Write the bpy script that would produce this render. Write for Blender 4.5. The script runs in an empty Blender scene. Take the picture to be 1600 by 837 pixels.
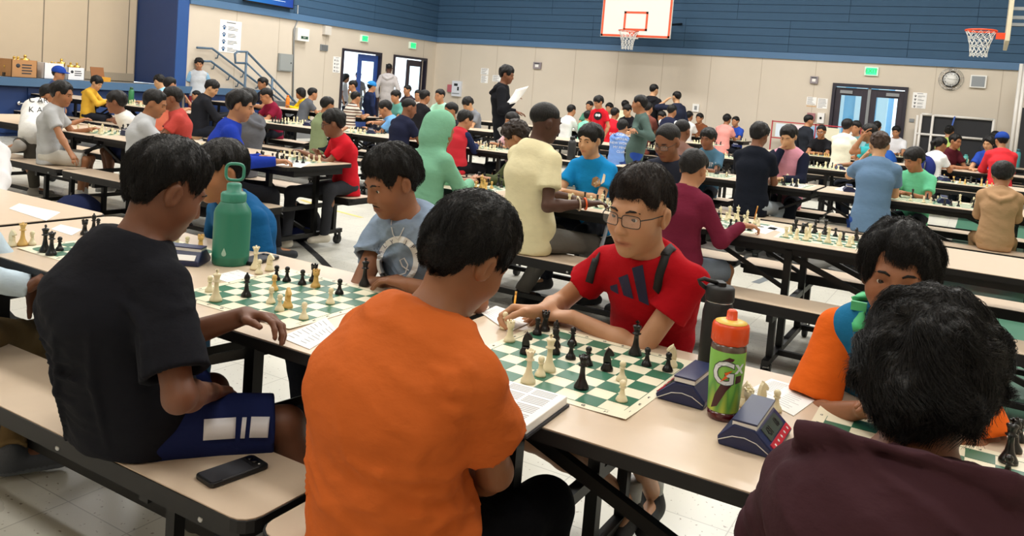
import bpy, bmesh, math, random, os
import numpy as np
from mathutils import Vector, Matrix
PI = math.pi
rnd = random.Random(11)
SC = bpy.context.scene
COL = SC.collection

# ------------------------------------------------------------------ camera, world, lights, exposure
F_PX, CY_PX, YAW, PIT, ROL, EYE = 1265.0, 234.0, -0.5236, 0.0733, 0.0798, 1.448
def _axes():
    f = np.array([math.sin(YAW)*math.cos(PIT), math.cos(YAW)*math.cos(PIT), -math.sin(PIT)])
    r = np.array([math.cos(YAW), -math.sin(YAW), 0.0]); d = np.cross(f, r)
    c, s = math.cos(ROL), math.sin(ROL)
    return np.array([c*r - s*d, s*r + c*d, f])
CAM_M = _axes()
cam = bpy.data.cameras.new('camera'); cam_o = bpy.data.objects.new('camera', cam); COL.objects.link(cam_o)
cam.sensor_fit = 'HORIZONTAL'; cam.sensor_width = 36.0
cam.lens = F_PX/1600*36.0
cam.shift_y = (CY_PX-418.5)/1600
cam.clip_start = 0.05
r_, d_, f_ = CAM_M
cam_o.matrix_world = Matrix(((r_[0], -d_[0], -f_[0], 0), (r_[1], -d_[1], -f_[1], 0), (r_[2], -d_[2], -f_[2], EYE), (0, 0, 0, 1)))
SC.camera = cam_o

world = bpy.data.worlds.new('daylight'); SC.world = world; world.use_nodes = True
bg = world.node_tree.nodes['Background']
bg.inputs[0].default_value = (0.80, 0.92, 1.0, 1); bg.inputs[1].default_value = 2.5
def area(name, loc, size, power, col=(1, 0.995, 0.98), rot=(0, 0, 0)):
    l = bpy.data.lights.new(name, 'AREA'); l.shape = 'RECTANGLE'; l.size, l.size_y = size
    l.energy = power; l.color = col
    o = bpy.data.objects.new(name, l); o.location = loc; o.rotation_euler = rot; COL.objects.link(o)
    return o
ROOM = dict(x0=-14.1, x1=4.2, y0=-3.4, y1=19.5, h=6.4)
LAMP_POS = [(x, y) for x in (-11.8, -7.6, -3.4, 0.8) for y in (-1.0, 4.0, 9.0, 14.0)]
for lx, ly in LAMP_POS:
    area('ceiling_lamp_light', (lx, ly, ROOM['h']-0.16), (2.2, 0.9), {-1.0: 50.0, 4.0: 88.0, 9.0: 140.0, 14.0: 205.0}[ly])
SC.view_settings.view_transform = 'Standard'
SC.view_settings.look = 'None'
SC.view_settings.gamma = 1.0
SC.view_settings.use_curve_mapping = False
SC.view_settings.exposure = 0.0
try:
    SC.cycles.max_bounces = 7; SC.cycles.diffuse_bounces = 4; SC.cycles.glossy_bounces = 3
    SC.cycles.transmission_bounces = 6; SC.cycles.transparent_max_bounces = 8
    SC.cycles.caustics_reflective = False; SC.cycles.caustics_refractive = False
    SC.cycles.sample_clamp_indirect = 6.0
except Exception:
    pass

# pixel (1600x837 frame) to world, used only to read positions off the photograph while laying things out
def ray(x, y): return CAM_M.T @ np.array([(x-800)/F_PX, (y-CY_PX)/F_PX, 1.0])
def onz(x, y, z):
    d = ray(x, y); return np.array([0, 0, EYE]) + d*((z-EYE)/d[2])
def ony(x, y, Y):
    d = ray(x, y); return np.array([0, 0, EYE]) + d*(Y/d[1])
def onx(x, y, X):
    d = ray(x, y); return np.array([0, 0, EYE]) + d*(X/d[0])

# ------------------------------------------------------------------ materials
def lin(h):
    h = h.lstrip('#'); v = [int(h[i:i+2], 16)/255 for i in (0, 2, 4)]
    return tuple(c/12.92 if c <= 0.04045 else ((c+0.055)/1.055)**2.4 for c in v)
_M = {}
def mat(key, col, rough=0.6, metal=0.0, bump=0.0, bscale=60.0, vary=0.0, vscale=8.0, coat=0.0, emit=0.0, stretch=None, sss=0.0, spec=0.5, sheen=0.0, tint=False, trans=0.0, alpha=1.0):
    """One procedural principled material: colour with noise variation, noise bump, optional coat, emission or vertex tint."""
    if key in _M: return _M[key]
    m = bpy.data.materials.new(key); m.use_nodes = True
    nt = m.node_tree; N = nt.nodes; L = nt.links
    b = N['Principled BSDF']
    c = lin(col) if isinstance(col, str) else col
    b.inputs['Base Color'].default_value = (*c, 1)
    b.inputs['Roughness'].default_value = rough; b.inputs['Metallic'].default_value = metal
    b.inputs['Specular IOR Level'].default_value = spec
    if coat: b.inputs['Coat Weight'].default_value = coat; b.inputs['Coat Roughness'].default_value = 0.15
    if sss:
        b.inputs['Subsurface Weight'].default_value = sss; b.inputs['Subsurface Radius'].default_value = (0.9, 0.35, 0.2)
        b.inputs['Subsurface Scale'].default_value = 0.012
    if sheen: b.inputs['Sheen Weight'].default_value = sheen; b.inputs['Sheen Roughness'].default_value = 0.6
    if trans: b.inputs['Transmission Weight'].default_value = trans
    if alpha < 1: b.inputs['Alpha'].default_value = alpha
    tc = N.new('ShaderNodeTexCoord'); mp = N.new('ShaderNodeMapping'); L.new(tc.outputs['Object'], mp.inputs[0])
    if stretch: mp.inputs['Scale'].default_value = stretch
    src = None
    if vary:
        n = N.new('ShaderNodeTexNoise'); n.inputs['Scale'].default_value = vscale; n.inputs['Detail'].default_value = 4
        L.new(mp.outputs[0], n.inputs['Vector'])
        mx = N.new('ShaderNodeMix'); mx.data_type = 'RGBA'
        mx.inputs['A'].default_value = (*[v*(1-vary) for v in c], 1); mx.inputs['B'].default_value = (*[min(1, v*(1+vary)) for v in c], 1)
        L.new(n.outputs['Fac'], mx.inputs['Factor']); src = mx.outputs['Result']
    if tint:
        a = N.new('ShaderNodeAttribute'); a.attribute_name = 'tint'
        mu = N.new('ShaderNodeMix'); mu.data_type = 'RGBA'; mu.blend_type = 'MULTIPLY'; mu.inputs['Factor'].default_value = 1
        if src is None: mu.inputs['A'].default_value = (*c, 1)
        else: L.new(src, mu.inputs['A'])
        L.new(a.outputs['Color'], mu.inputs['B']); src = mu.outputs['Result']
    if src is not None: L.new(src, b.inputs['Base Color'])
    if bump:
        n2 = N.new('ShaderNodeTexNoise'); n2.inputs['Scale'].default_value = bscale; n2.inputs['Detail'].default_value = 3
        L.new(mp.outputs[0], n2.inputs['Vector'])
        bp = N.new('ShaderNodeBump'); bp.inputs['Strength'].default_value = bump; bp.inputs['Distance'].default_value = 0.01
        L.new(n2.outputs['Fac'], bp.inputs['Height']); L.new(bp.outputs['Normal'], b.inputs['Normal'])
    if emit:
        b.inputs['Emission Color'].default_value = (*c, 1); b.inputs['Emission Strength'].default_value = emit
    _M[key] = m
    return m
def cloth(col, key=None, amt=0.10):
    return mat('cloth_'+(key or col), col, rough=0.9, bump=0.25, bscale=34, vary=amt, vscale=14, spec=0.12, stretch=(1, 1, 1.7))
def skin(col):
    return mat('skin_'+col, col, rough=0.5, vary=0.07, vscale=22, bump=0.05, bscale=420, tint=True, spec=0.35, sss=0.08)
def hairmat(col='#0a0808'):
    return mat('hair_'+col, col, rough=0.5, bump=0.5, bscale=170, vary=0.3, vscale=60, stretch=(1, 1, 0.22), spec=0.28)

# ------------------------------------------------------------------ mesh helpers
class MB:
    """Collects boxes, tubes, lathes and prisms into one mesh."""
    def __init__(s): s.v = []; s.f = []; s.sm = []
    def add(s, vs, fs, smooth=False):
        o = len(s.v); s.v += [tuple(map(float, v)) for v in vs]; s.f += [tuple(i+o for i in f) for f in fs]; s.sm += [smooth]*len(fs); return s
    def box(s, c, d, rz=0.0, rx=0.0, ry=0.0):
        hx, hy, hz = [k/2 for k in d]; R = Matrix.Rotation(rz, 3, 'Z') @ Matrix.Rotation(ry, 3, 'Y') @ Matrix.Rotation(rx, 3, 'X')
        P = [Vector(c) + R @ Vector((x*hx, y*hy, z*hz)) for x in (-1, 1) for y in (-1, 1) for z in (-1, 1)]
        return s.add(P, [(0, 1, 3, 2), (4, 6, 7, 5), (0, 4, 5, 1), (2, 3, 7, 6), (0, 2, 6, 4), (1, 5, 7, 3)])
    def span(s, lo, hi): return s.box([(a+b)/2 for a, b in zip(lo, hi)], [abs(b-a) for a, b in zip(lo, hi)])
    def tube(s, pts, r, n=8, caps=True, sq=None):
        P = [Vector(p) for p in pts]; rings = []; up = None
        rr = r if isinstance(r, (list, tuple)) else [r]*len(P)
        for i, p in enumerate(P):
            t = (P[min(i+1, len(P)-1)] - P[max(i-1, 0)]).normalized()
            if up is None: up = Vector((0, 0, 1)) if abs(t.z) < 0.9 else Vector((0, 1, 0))
            a = t.cross(up).normalized(); b = a.cross(t).normalized(); up = b
            off = PI/4 if n == 4 else 0
            rings.append([p + (a*math.cos(2*PI*k/n+off) + b*math.sin(2*PI*k/n+off))*rr[i] for k in range(n)])
        vs = [v for q in rings for v in q]; m = len(P)
        fs = [(i*n+k, i*n+(k+1) % n, (i+1)*n+(k+1) % n, (i+1)*n+k) for i in range(m-1) for k in range(n)]
        if caps: fs += [tuple(range(n-1, -1, -1)), tuple(range((m-1)*n, m*n))]
        return s.add(vs, fs, n > 4)
    def bar(s, a, b, w, h=None):
        """A rectangular bar from a to b, w wide, h high."""
        a, b = Vector(a), Vector(b); t = (b-a).normalized(); up = Vector((0, 0, 1)) if abs(t.z) < 0.95 else Vector((0, 1, 0))
        x = t.cross(up).normalized()*(w/2); y = x.cross(t).normalized()*((h or w)/2)
        P = [e+p*x+q*y for e in (a, b) for p, q in ((-1, -1), (1, -1), (1, 1), (-1, 1))]
        return s.add(P, [(3, 2, 1, 0), (4, 5, 6, 7)] + [(k, (k+1) % 4, 4+(k+1) % 4, 4+k) for k in range(4)])
    def lathe(s, prof, n=16, c=(0, 0, 0), axis=None):
        vs = []; fs = []; m = len(prof)
        for r, z in prof:
            vs += [(c[0]+r*math.cos(2*PI*k/n), c[1]+r*math.sin(2*PI*k/n), c[2]+z) for k in range(n)]
        for i in range(m-1):
            fs += [(i*n+k, i*n+(k+1) % n, (i+1)*n+(k+1) % n, (i+1)*n+k) for k in range(n)]
        fs += [tuple(range(n-1, -1, -1)), tuple(range((m-1)*n, m*n))]
        return s.add(vs, fs, True)
    def prism(s, poly, z0, z1):
        n = len(poly); vs = [(x, y, z0) for x, y in poly] + [(x, y, z1) for x, y in poly]
        return s.add(vs, [tuple(range(n-1, -1, -1)), tuple(range(n, 2*n))] + [(k, (k+1) % n, n+(k+1) % n, n+k) for k in range(n)])
    def sphere(s, c, r, n=12, m=8, sc=(1, 1, 1)):
        vs = [(c[0], c[1], c[2]-r*sc[2])]
        for i in range(1, m):
            t = PI*i/m - PI/2
            vs += [(c[0]+r*sc[0]*math.cos(t)*math.cos(2*PI*k/n), c[1]+r*sc[1]*math.cos(t)*math.sin(2*PI*k/n), c[2]+r*sc[2]*math.sin(t)) for k in range(n)]
        vs.append((c[0], c[1], c[2]+r*sc[2])); e = len(vs)-1
        fs = [(0, 1+(k+1) % n, 1+k) for k in range(n)]
        for i in range(m-2): fs += [(1+i*n+k, 1+i*n+(k+1) % n, 1+(i+1)*n+(k+1) % n, 1+(i+1)*n+k) for k in range(n)]
        fs += [(e, 1+(m-2)*n+k, 1+(m-2)*n+(k+1) % n) for k in range(n)]
        return s.add(vs, fs, True)
    def mesh(s, name, M=None):
        me = bpy.data.meshes.new(name); me.from_pydata(s.v, [], s.f)
        me.polygons.foreach_set('use_smooth', s.sm)
        if M: me.materials.append(M)
        me.update(); return me
    def build(s, name, M, parent=None, loc=None, bevel=0.0, rz=None):
        return put(name, s.mesh(name, M), parent, loc, bevel, rz)
def put(name, me, parent=None, loc=None, bevel=0.0, rz=None):
    o = bpy.data.objects.new(name, me); COL.objects.link(o)
    if parent: o.parent = parent
    if loc is not None: o.location = loc
    if rz is not None: o.rotation_euler = (0, 0, rz)
    if bevel:
        b = o.modifiers.new('bevel', 'BEVEL'); b.width = bevel; b.segments = 2; b.limit_method = 'ANGLE'; b.angle_limit = 0.6
    return o
def thing(name, loc=(0, 0, 0), label=None, cat=None, group=None, rz=0.0):
    o = bpy.data.objects.new(name, None); COL.objects.link(o); o.location = loc; o.rotation_euler = (0, 0, rz); o.empty_display_size = 0.1
    return tag(o, label, cat, group)
def tag(o, label=None, cat=None, group=None, kind=None):
    if label: o['label'] = label
    if cat: o['category'] = cat
    if group: o['group'] = group
    if kind: o['kind'] = kind
    return o
_kids = {}
def dup(root, loc, rz=0.0, label=None, group=None, kids=None):
    r = root.copy(); COL.objects.link(r); r.location = loc; r.rotation_euler = (0, 0, rz)
    if label: r['label'] = label
    if group: r['group'] = group
    for ch in (kids if kids is not None else list(root.children)):
        c = ch.copy(); COL.objects.link(c); c.parent = r
        for g in ch.children:
            d = g.copy(); COL.objects.link(d); d.parent = c
    return r
def text_mesh(txt, size, M, name='lettering', depth=0.0006, align='CENTER', sx=1.0, bold=0.0):
    """Lettering as a mesh in its own XY plane."""
    cu = bpy.data.curves.new(name, 'FONT'); cu.body = txt; cu.size = size; cu.align_x = align; cu.align_y = 'CENTER'; cu.extrude = depth; cu.offset = bold*size; cu.resolution_u = 3
    o = bpy.data.objects.new(name, cu); COL.objects.link(o)
    dg = bpy.context.evaluated_depsgraph_get(); me = bpy.data.meshes.new_from_object(o.evaluated_get(dg))
    bpy.data.objects.remove(o); bpy.data.curves.remove(cu)
    me.materials.clear(); me.materials.append(M)
    if sx != 1.0:
        for v in me.vertices: v.co.x *= sx
    return me
def frame_matrix(origin, xdir, ydir):
    """Matrix whose local X, Y lie along the two directions (Z is their cross)."""
    x = Vector(xdir).normalized(); y = Vector(ydir); y = (y - x*x.dot(y)).normalized(); z = x.cross(y)
    return Matrix(((x.x, y.x, z.x, origin[0]), (x.y, y.y, z.y, origin[1]), (x.z, y.z, z.z, origin[2]), (0, 0, 0, 1)))
def letters(txt, size, M, parent, mtx, name='lettering', **k):
    o = put(name, text_mesh(txt, size, M, name, **k), parent); o.matrix_local = mtx; return o
BLACK = mat('black_metal', '#070708', rough=0.45, spec=0.35)
BLACKP = mat('black_plastic', '#101112', rough=0.38)
WHITE = mat('white_paint', '#e9e8e4', rough=0.5)
PAPER = mat('paper', '#f1f0ee', rough=0.75)
INK = mat('ink', '#33363c', rough=0.8)
GREY = mat('grey_metal', '#8d9194', rough=0.4, metal=0.3)
CHROME = mat('chrome', '#c9cbcd', rough=0.22, metal=0.9)
# ------------------------------------------------------------------ the room
def floor_mat():
    m = bpy.data.materials.new('vinyl_tile'); m.use_nodes = True; N = m.node_tree.nodes; L = m.node_tree.links; b = N['Principled BSDF']
    tc = N.new('ShaderNodeTexCoord')
    br = N.new('ShaderNodeTexBrick'); br.offset = 0; br.inputs['Scale'].default_value = 1.0; br.inputs['Mortar Size'].default_value = 0.0022
    br.inputs['Brick Width'].default_value = 0.305; br.inputs['Row Height'].default_value = 0.305; br.inputs['Mortar Smooth'].default_value = 0.1
    br.inputs['Color1'].default_value = (*lin('#d6d4c9'), 1); br.inputs['Color2'].default_value = (*lin('#cfcdc2'), 1); br.inputs['Mortar'].default_value = (*lin('#aaa89e'), 1)
    L.new(tc.outputs['Object'], br.inputs['Vector'])
    n = N.new('ShaderNodeTexNoise'); n.inputs['Scale'].default_value = 55; n.inputs['Detail'].default_value = 2; L.new(tc.outputs['Object'], n.inputs['Vector'])
    r = N.new('ShaderNodeValToRGB'); r.color_ramp.elements[0].position = 0.665; r.color_ramp.elements[1].position = 0.70; L.new(n.outputs['Fac'], r.inputs[0])
    mx = N.new('ShaderNodeMix'); mx.data_type = 'RGBA'; L.new(r.outputs['Color'], mx.inputs['Factor']); L.new(br.outputs['Color'], mx.inputs['A']); mx.inputs['B'].default_value = (*lin('#8f8577'), 1)
    n2 = N.new('ShaderNodeTexNoise'); n2.inputs['Scale'].default_value = 0.9; n2.inputs['Detail'].default_value = 6; L.new(tc.outputs['Object'], n2.inputs['Vector'])
    mr = N.new('ShaderNodeMapRange'); mr.inputs['To Min'].default_value = 0.86; mr.inputs['To Max'].default_value = 1.06; L.new(n2.outputs['Fac'], mr.inputs['Value'])
    mu = N.new('ShaderNodeVectorMath'); mu.operation = 'SCALE'; L.new(mx.outputs['Result'], mu.inputs[0]); L.new(mr.outputs['Result'], mu.inputs['Scale'])
    L.new(mu.outputs[0], b.inputs['Base Color'])
    mr2 = N.new('ShaderNodeMapRange'); mr2.inputs['To Min'].default_value = 0.16; mr2.inputs['To Max'].default_value = 0.42; L.new(n2.outputs['Fac'], mr2.inputs['Value']); L.new(mr2.outputs['Result'], b.inputs['Roughness'])
    return m
def struct(o): o['kind'] = 'structure'; return o
X0, X1, Y0, Y1, RH = ROOM['x0'], ROOM['x1'], ROOM['y0'], ROOM['y1'], ROOM['h']
TRIM = 2.69
BEIGE = mat('beige_wall', '#cfc4b4', rough=0.85, vary=0.03, vscale=3, bump=0.05, bscale=200)
BLUEW = mat('blue_board', '#30506d', rough=0.75, vary=0.09, vscale=7, bump=0.12, bscale=180)
BLUEB = mat('blue_backing', '#1d3850', rough=0.85)
TRIMM = mat('blue_trim', '#4c6f93', rough=0.6)
NAVY = mat('navy_paint', '#1f3a6e', rough=0.5, vary=0.05, vscale=5)
CEIL = mat('ceiling_paint', '#d8d6d0', rough=0.9)
struct(MB().span((X0-3, Y0, -0.1), (X1, Y1+0.2, 0.0)).build('floor', floor_mat()))
struct(MB().span((X0-0.2, Y0, RH), (X1, Y1+0.2, RH+0.1)).span((X0-3, Y0, RH), (X0-0.2, 10.95, RH+0.1)).build('ceiling', CEIL))
struct(MB().span((X0-3, Y0-0.2, 0), (X1, Y0, RH)).build('wall_front', BEIGE))
struct(MB().span((X1, Y0, 0), (X1+0.2, Y1+0.2, RH)).build('wall_right', BEIGE))
# back wall with a double-door opening
BD = (ony(1302, 131, Y1)[0], ony(1420, 137, Y1)[0], 2.19)
# left wall with two door openings
LD1 = (onx(534.5, 77, X0)[1], onx(595.8, 84, X0)[1]); LD2 = (onx(615.0, 85.5, X0)[1], onx(666.8, 91.2, X0)[1]); LDH = 2.16
PIER = 10.93                      # where the beige left wall starts, beside the blue stage pier
wb = MB().span((X0-0.2, Y1, 0), (BD[0], Y1+0.2, TRIM)).span((BD[1], Y1, 0), (X1+0.2, Y1+0.2, TRIM)).span((BD[0], Y1, BD[2]), (BD[1], Y1+0.2, TRIM))
wall_back = struct(wb.build('wall_back', BEIGE))
wl = MB()
for a, b in ((PIER, LD1[0]), (LD1[1], LD2[0]), (LD2[1], Y1)): wl.span((X0-0.2, a, 0), (X0, b, TRIM))
for a, b in (LD1, LD2): wl.span((X0-0.2, a, LDH), (X0, b, TRIM))
wall_left = struct(wl.build('wall_left', BEIGE))
struct(MB().span((X0-0.2, Y1+0.005, TRIM), (X1+0.2, Y1+0.2, RH)).build('wall_back_upper', BLUEB))
struct(MB().span((X0-0.2, PIER, TRIM), (X0-0.005, Y1, RH)).build('wall_left_upper', BLUEB))
struct(MB().span((X0-0.2, Y0, 4.6), (X0, PIER, RH)).build('wall_left_header', NAVY))
struct(MB().span((X0, Y1-0.05, TRIM-0.02), (X1, Y1+0.01, TRIM+0.13)).build('trim_1', TRIMM))
struct(MB().span((X0-0.01, PIER, TRIM-0.02), (X0+0.05, Y1-0.05, TRIM+0.13)).build('trim_2', TRIMM))
# faint joints of the beige panels: thin battens on the wall
pm = mat('panel_joint', '#b8ab9b', rough=0.85)
for i in range(12):
    x = X0+0.9+i*1.22
    if x > X1-0.2 or BD[0]-0.1 < x < BD[1]+0.1: continue
    MB().span((x-0.006, Y1-0.004, 0.1), (x+0.006, Y1+0.01, TRIM-0.02)).build('panel_joint', pm, wall_back)
for y in (12.15, 13.37, 14.9, 18.9):
    MB().span((X0-0.01, y-0.006, 0.1), (X0+0.004, y+0.006, TRIM-0.02)).build('panel_joint', pm, wall_left)
struct(MB().span((X0, Y1-0.015, 0), (BD[0]-0.05, Y1+0.0, 0.1)).span((BD[1]+0.05, Y1-0.015, 0), (X1, Y1, 0.1)).build('baseboard_back', mat('rubber_base', '#3a3d42', rough=0.7)))
# blue acoustic boards, each its own piece
ub = bpy.data.objects['wall_back_upper']; ul = bpy.data.objects['wall_left_upper']
PH = 0.182; brow = 0
z = TRIM+0.135; k = 0
pmesh = {}
def plank(parent, along, a, b, z0, z1, face):
    L_ = round(b-a, 3); key = (along, L_, round(z1-z0, 3))
    if key not in pmesh:
        t = 0.022
        q = MB()
        if along == 'x': q.box((0, 0, 0), (L_-0.008, t, z1-z0-0.010))
        else: q.box((0, 0, 0), (t, L_-0.008, z1-z0-0.010))
        pmesh[key] = q.mesh('plank', BLUEW)
    d = rnd.uniform(0, 0.006)
    put('plank', pmesh[key], parent, ((a+b)/2, face-d, (z0+z1)/2) if along == 'x' else (face+d, (a+b)/2, (z0+z1)/2))
while z < 5.35:
    st = [0.0, 1.25][(k//4) % 2]
    x = X0
    while x < X1-0.02:
        e = min(X1, X0 + (math.floor((x-X0-st+1e-6)/2.5)+1)*2.5 + st)
        plank(ub, 'x', x, e, z, z+PH, Y1-0.006); x = e
    y = PIER
    while y < Y1-0.03 and z < 4.0:
        e = min(Y1-0.02, y+2.85 if y > PIER else y+2.85-st); plank(ul, 'y', y, e, z, z+PH, X0+0.006); y = e
    z += PH; k += 1
# ceiling lamps
lampm = mat('lamp_panel', '#fff6e8', emit=6.0); lfr = mat('lamp_frame', '#e8e8e6', rough=0.5)
for lx, ly in LAMP_POS:
    t = thing('ceiling_lamp', (lx, ly, RH), 'flat rectangular panel lamp fixed under the gym ceiling', 'lamp', 'ceiling panel lamps')
    MB().box((0, 0, -0.05), (2.4, 1.1, 0.1)).build('housing', lfr, t)
    MB().box((0, 0, -0.106), (2.2, 0.9, 0.012)).build('diffuser', lampm, t)

# ------------------------------------------------------------------ stage on the left
SZ = 1.0; PX = X0-1.25
stg_top = mat('stage_top', '#8f8b82', rough=0.35); edge_m = mat('stage_edge', '#47688a', rough=0.5)
st = thing('stage', (X0, 7.0, 0), 'low blue-fronted stage with grey top along the side wall', 'stage')
MB().span((-1.30, Y0-7.0+0.02, 0.0), (-0.06, PIER-7.0-0.01, SZ-0.08)).build('platform', NAVY, st)
MB().span((-1.30, Y0-7.0+0.02, SZ-0.08), (-0.03, PIER-7.0-0.01, SZ-0.015)).build('stage_top', stg_top, st)
MB().span((-0.06, Y0-7.0+0.02, SZ-0.14), (0.10, PIER-7.0-0.005, SZ)).span((0.002, PIER-7.0-0.005, SZ-0.14), (0.10, 13.1-7.0, SZ)).build('edge_band', edge_m, st)
MB().span((0.002, PIER-7.0, 0), (0.05, 13.1-7.0, SZ-0.14)).build('front_board', NAVY, st)
yy = 1.6
while yy < PIER-0.3:                                      # doors in the stage front
    p = MB().span((-0.06, yy+0.02-7.0, 0.06), (-0.035, yy+1.5-7.0, SZ-0.17)).build('front_door', NAVY, st)
    if 6.4 < yy < 9: pass
    yy += 1.55
lev = thing('door_lever', tuple(onx(30, 161, X0+0.0)), 'silver lever handle on the blue stage front behind kneeling boy', 'door handle')
MB().lathe([(0.0, 0), (0.035, 0), (0.035, 0.012), (0.0, 0.012)], 14).build('rose', CHROME, lev).rotation_euler = (0, PI/2, 0)
MB().tube([(0.0, 0, 0), (0.05, 0, 0), (0.055, 0.12, -0.005)], 0.011, 8).build('lever', CHROME, lev)
pier = MB().span((PX-0.05, 10.66, SZ), (X0-0.0, PIER, RH)).build('wall_stage_pier', NAVY); struct(pier)
struct(MB().span((X0-0.0, 10.66, SZ), (X0+0.02, PIER-0.005, RH)).build('trim_3', mat('pier_face', '#27508f', rough=0.5)))
PAN = mat('partition_vinyl', '#cbb99f', rough=0.8, bump=0.12, bscale=220, vary=0.03, vscale=4)
par = thing('folding_partition', (PX, 0, SZ), 'tall beige folding partition closing the stage opening', 'partition')
# panel joints read at px 67, 136, 200
js = [ony(x, 60, 10.0) for x in (67, 136, 200)]
ys = sorted([onx(x, 60, PX)[1] for x in (67, 136, 200)])
edges = [Y0, ys[0]-2*(ys[1]-ys[0]), ys[0]-(ys[1]-ys[0]), *ys, 10.64]
for a, b in zip(edges[:-1], edges[1:]):
    MB().span((-0.05, a+0.012, 0.0), (0.0, b-0.012, 4.2)).build('panel', PAN, par)
    MB().span((-0.052, b-0.02, 0.0), (-0.004, b+0.012, 4.2)).build('joint_strip', mat('joint_strip', '#7d7263', rough=0.7), par)
MB().span((-0.01, Y0+0.01, 0.0), (0.012, 10.63, 0.16)).build('kick_band', mat('kick_band', '#a79b88', rough=0.8), par)
struct(MB().span((PX-0.3, Y0, 0), (PX-0.08, 10.7, RH)).build('wall_behind_partition', BEIGE))

# ------------------------------------------------------------------ doors
DKF = mat('door_dark', '#2b2430', rough=0.45); DKB = mat('door_frame_dark', '#231f2c', rough=0.45)
GLASS = mat('door_glass', '#e8f4f8', rough=0.02, trans=0.96, spec=0.3)
def leaf(t, w, h, M=DKF):
    """A glazed door leaf in local coordinates: hinge at x=0, leaf along +x, face toward -y."""
    p = MB(); st_ = 0.125
    p.span((0, -0.022, 0.02), (st_, 0.022, h)).span((w-st_, -0.022, 0.02), (w, 0.022, h)).span((st_, -0.022, h-0.17), (w-st_, 0.022, h)).span((st_, -0.022, 0.02), (w-st_, 0.022, 0.62))
    d = p.build('door', M, t, bevel=0.003)
    MB().span((st_, -0.004, 0.62), (w-st_, 0.004, h-0.17)).build('pane', GLASS, d)
    MB().span((0.10, -0.06, h-0.13), (0.36, -0.022, h-0.06)).build('door_closer', GREY, d)
    MB().span((0.10, -0.075, 0.93), (w-0.08, -0.035, 0.99)).build('push_bar', CHROME, d)
    return d
door3 = struct(thing('door_3', (BD[0], Y1, 0)))
W = BD[1]-BD[0]
MB().span((0, -0.06, 0), (0.065, 0.14, BD[2])).span((W-0.065, -0.06, 0), (W, 0.14, BD[2])).span((0.065, -0.06, BD[2]-0.07), (W-0.065, 0.14, BD[2])).build('door_frame', DKB, door3)
lw = (W-0.13-0.06)/2
a = leaf(door3, lw, BD[2]-0.09); a.location = (0.067, 0.03, 0)
b = leaf(door3, lw, BD[2]-0.09); b.location = (W-0.067, 0.03, 0); b.rotation_euler = (0, 0, PI); 
for c in b.children:
    if 'closer' in c.name or 'bar' in c.name: c.location = (0, 0.09, 0) if 'closer' in c.name else (0, 0.11, 0)
MB().span((W/2-0.03, -0.01, 0), (W/2+0.03, 0.09, BD[2]-0.07)).build('mullion', GREY, door3)
for n, (ya, yb) in enumerate((LD1, LD2)):
    dn = struct(thing(f'door_{n+1}', (X0, ya, 0), rz=0))
    w = yb-ya
    MB().span((-0.14, 0, 0), (0.04, 0.06, LDH)).span((-0.14, w-0.06, 0), (0.04, w, LDH)).span((-0.14, 0.06, LDH-0.06), (0.04, w-0.06, LDH)).build('door_frame', DKB, dn)
    # left half stands open outward, right half closed behind it
    o1 = leaf(dn, w*0.50, LDH-0.09, mat('door_blue', '#2a4a92', rough=0.45) if n == 0 else DKF); o1.location = (-0.06, w-0.07, 0); o1.rotation_euler = (0, 0, -PI/2 + (0.0 if n == 0 else 0.0))
    o2 = leaf(dn, w*0.42, LDH-0.09); o2.location = (-0.12, 0.08, 0); o2.rotation_euler = (0, 0, PI*0.92)
# outside: paving, a pale blue building, a few posts
struct(MB().span((X0-14, 8.0, -0.12), (X0-3.0, 30, -0.02)).span((X0-3.0, Y1+0.2, -0.12), (X1+6, 34, -0.02)).span((X0-3.0, 10.95, -0.12), (X0-0.2, Y1+0.2, 0.001)).build('ground_outside', mat('concrete_pale', '#d9d5cc', rough=0.9, vary=0.05)))
ob = thing('classroom_block', (0, 0, 0), 'pale blue school building seen through the glazed doors', 'building')
PB = mat('pale_blue_render', '#6fb4d8', rough=0.8, vary=0.06); 
MB().span((-7, 27, 0), (-2.6, 29, 3.4)).build('wall_panel', PB, ob)
for i in range(7): MB().span((-6.6+i*0.62, 26.94, 0.9), (-6.3+i*0.62, 27.0, 2.6)).build('window_pane', mat('pane_far', '#c7e3ee', rough=0.2), ob)
MB().span((-7.2, 26.3, 3.4), (-2.4, 29, 3.6)).build('roof', WHITE, ob)
MB().span((-1.2, 28, 0), (3.0, 30, 3.0)).build('wall_panel', mat('pale_blue_2', '#4fa0d0', rough=0.8), ob)
ob2 = thing('outdoor_canopy', (0, 0, 0), 'blue walkway canopy on posts outside the side doors', 'canopy')
for y in (16, 18.5, 21): MB().span((X0-6.1, y-0.1, 0), (X0-5.9, y+0.1, 2.9)).build('post', mat('canopy_blue', '#3f6fb5', rough=0.6), ob2)
MB().span((X0-9, 12, 2.9), (X0-5.6, 24, 3.05)).build('roof', mat('canopy_roof', '#9fc6df', rough=0.6), ob2)
MB().span((X0-9, 17, 0), (X0-8.8, 23, 2.6)).build('screen_wall', PB, ob2)
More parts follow.
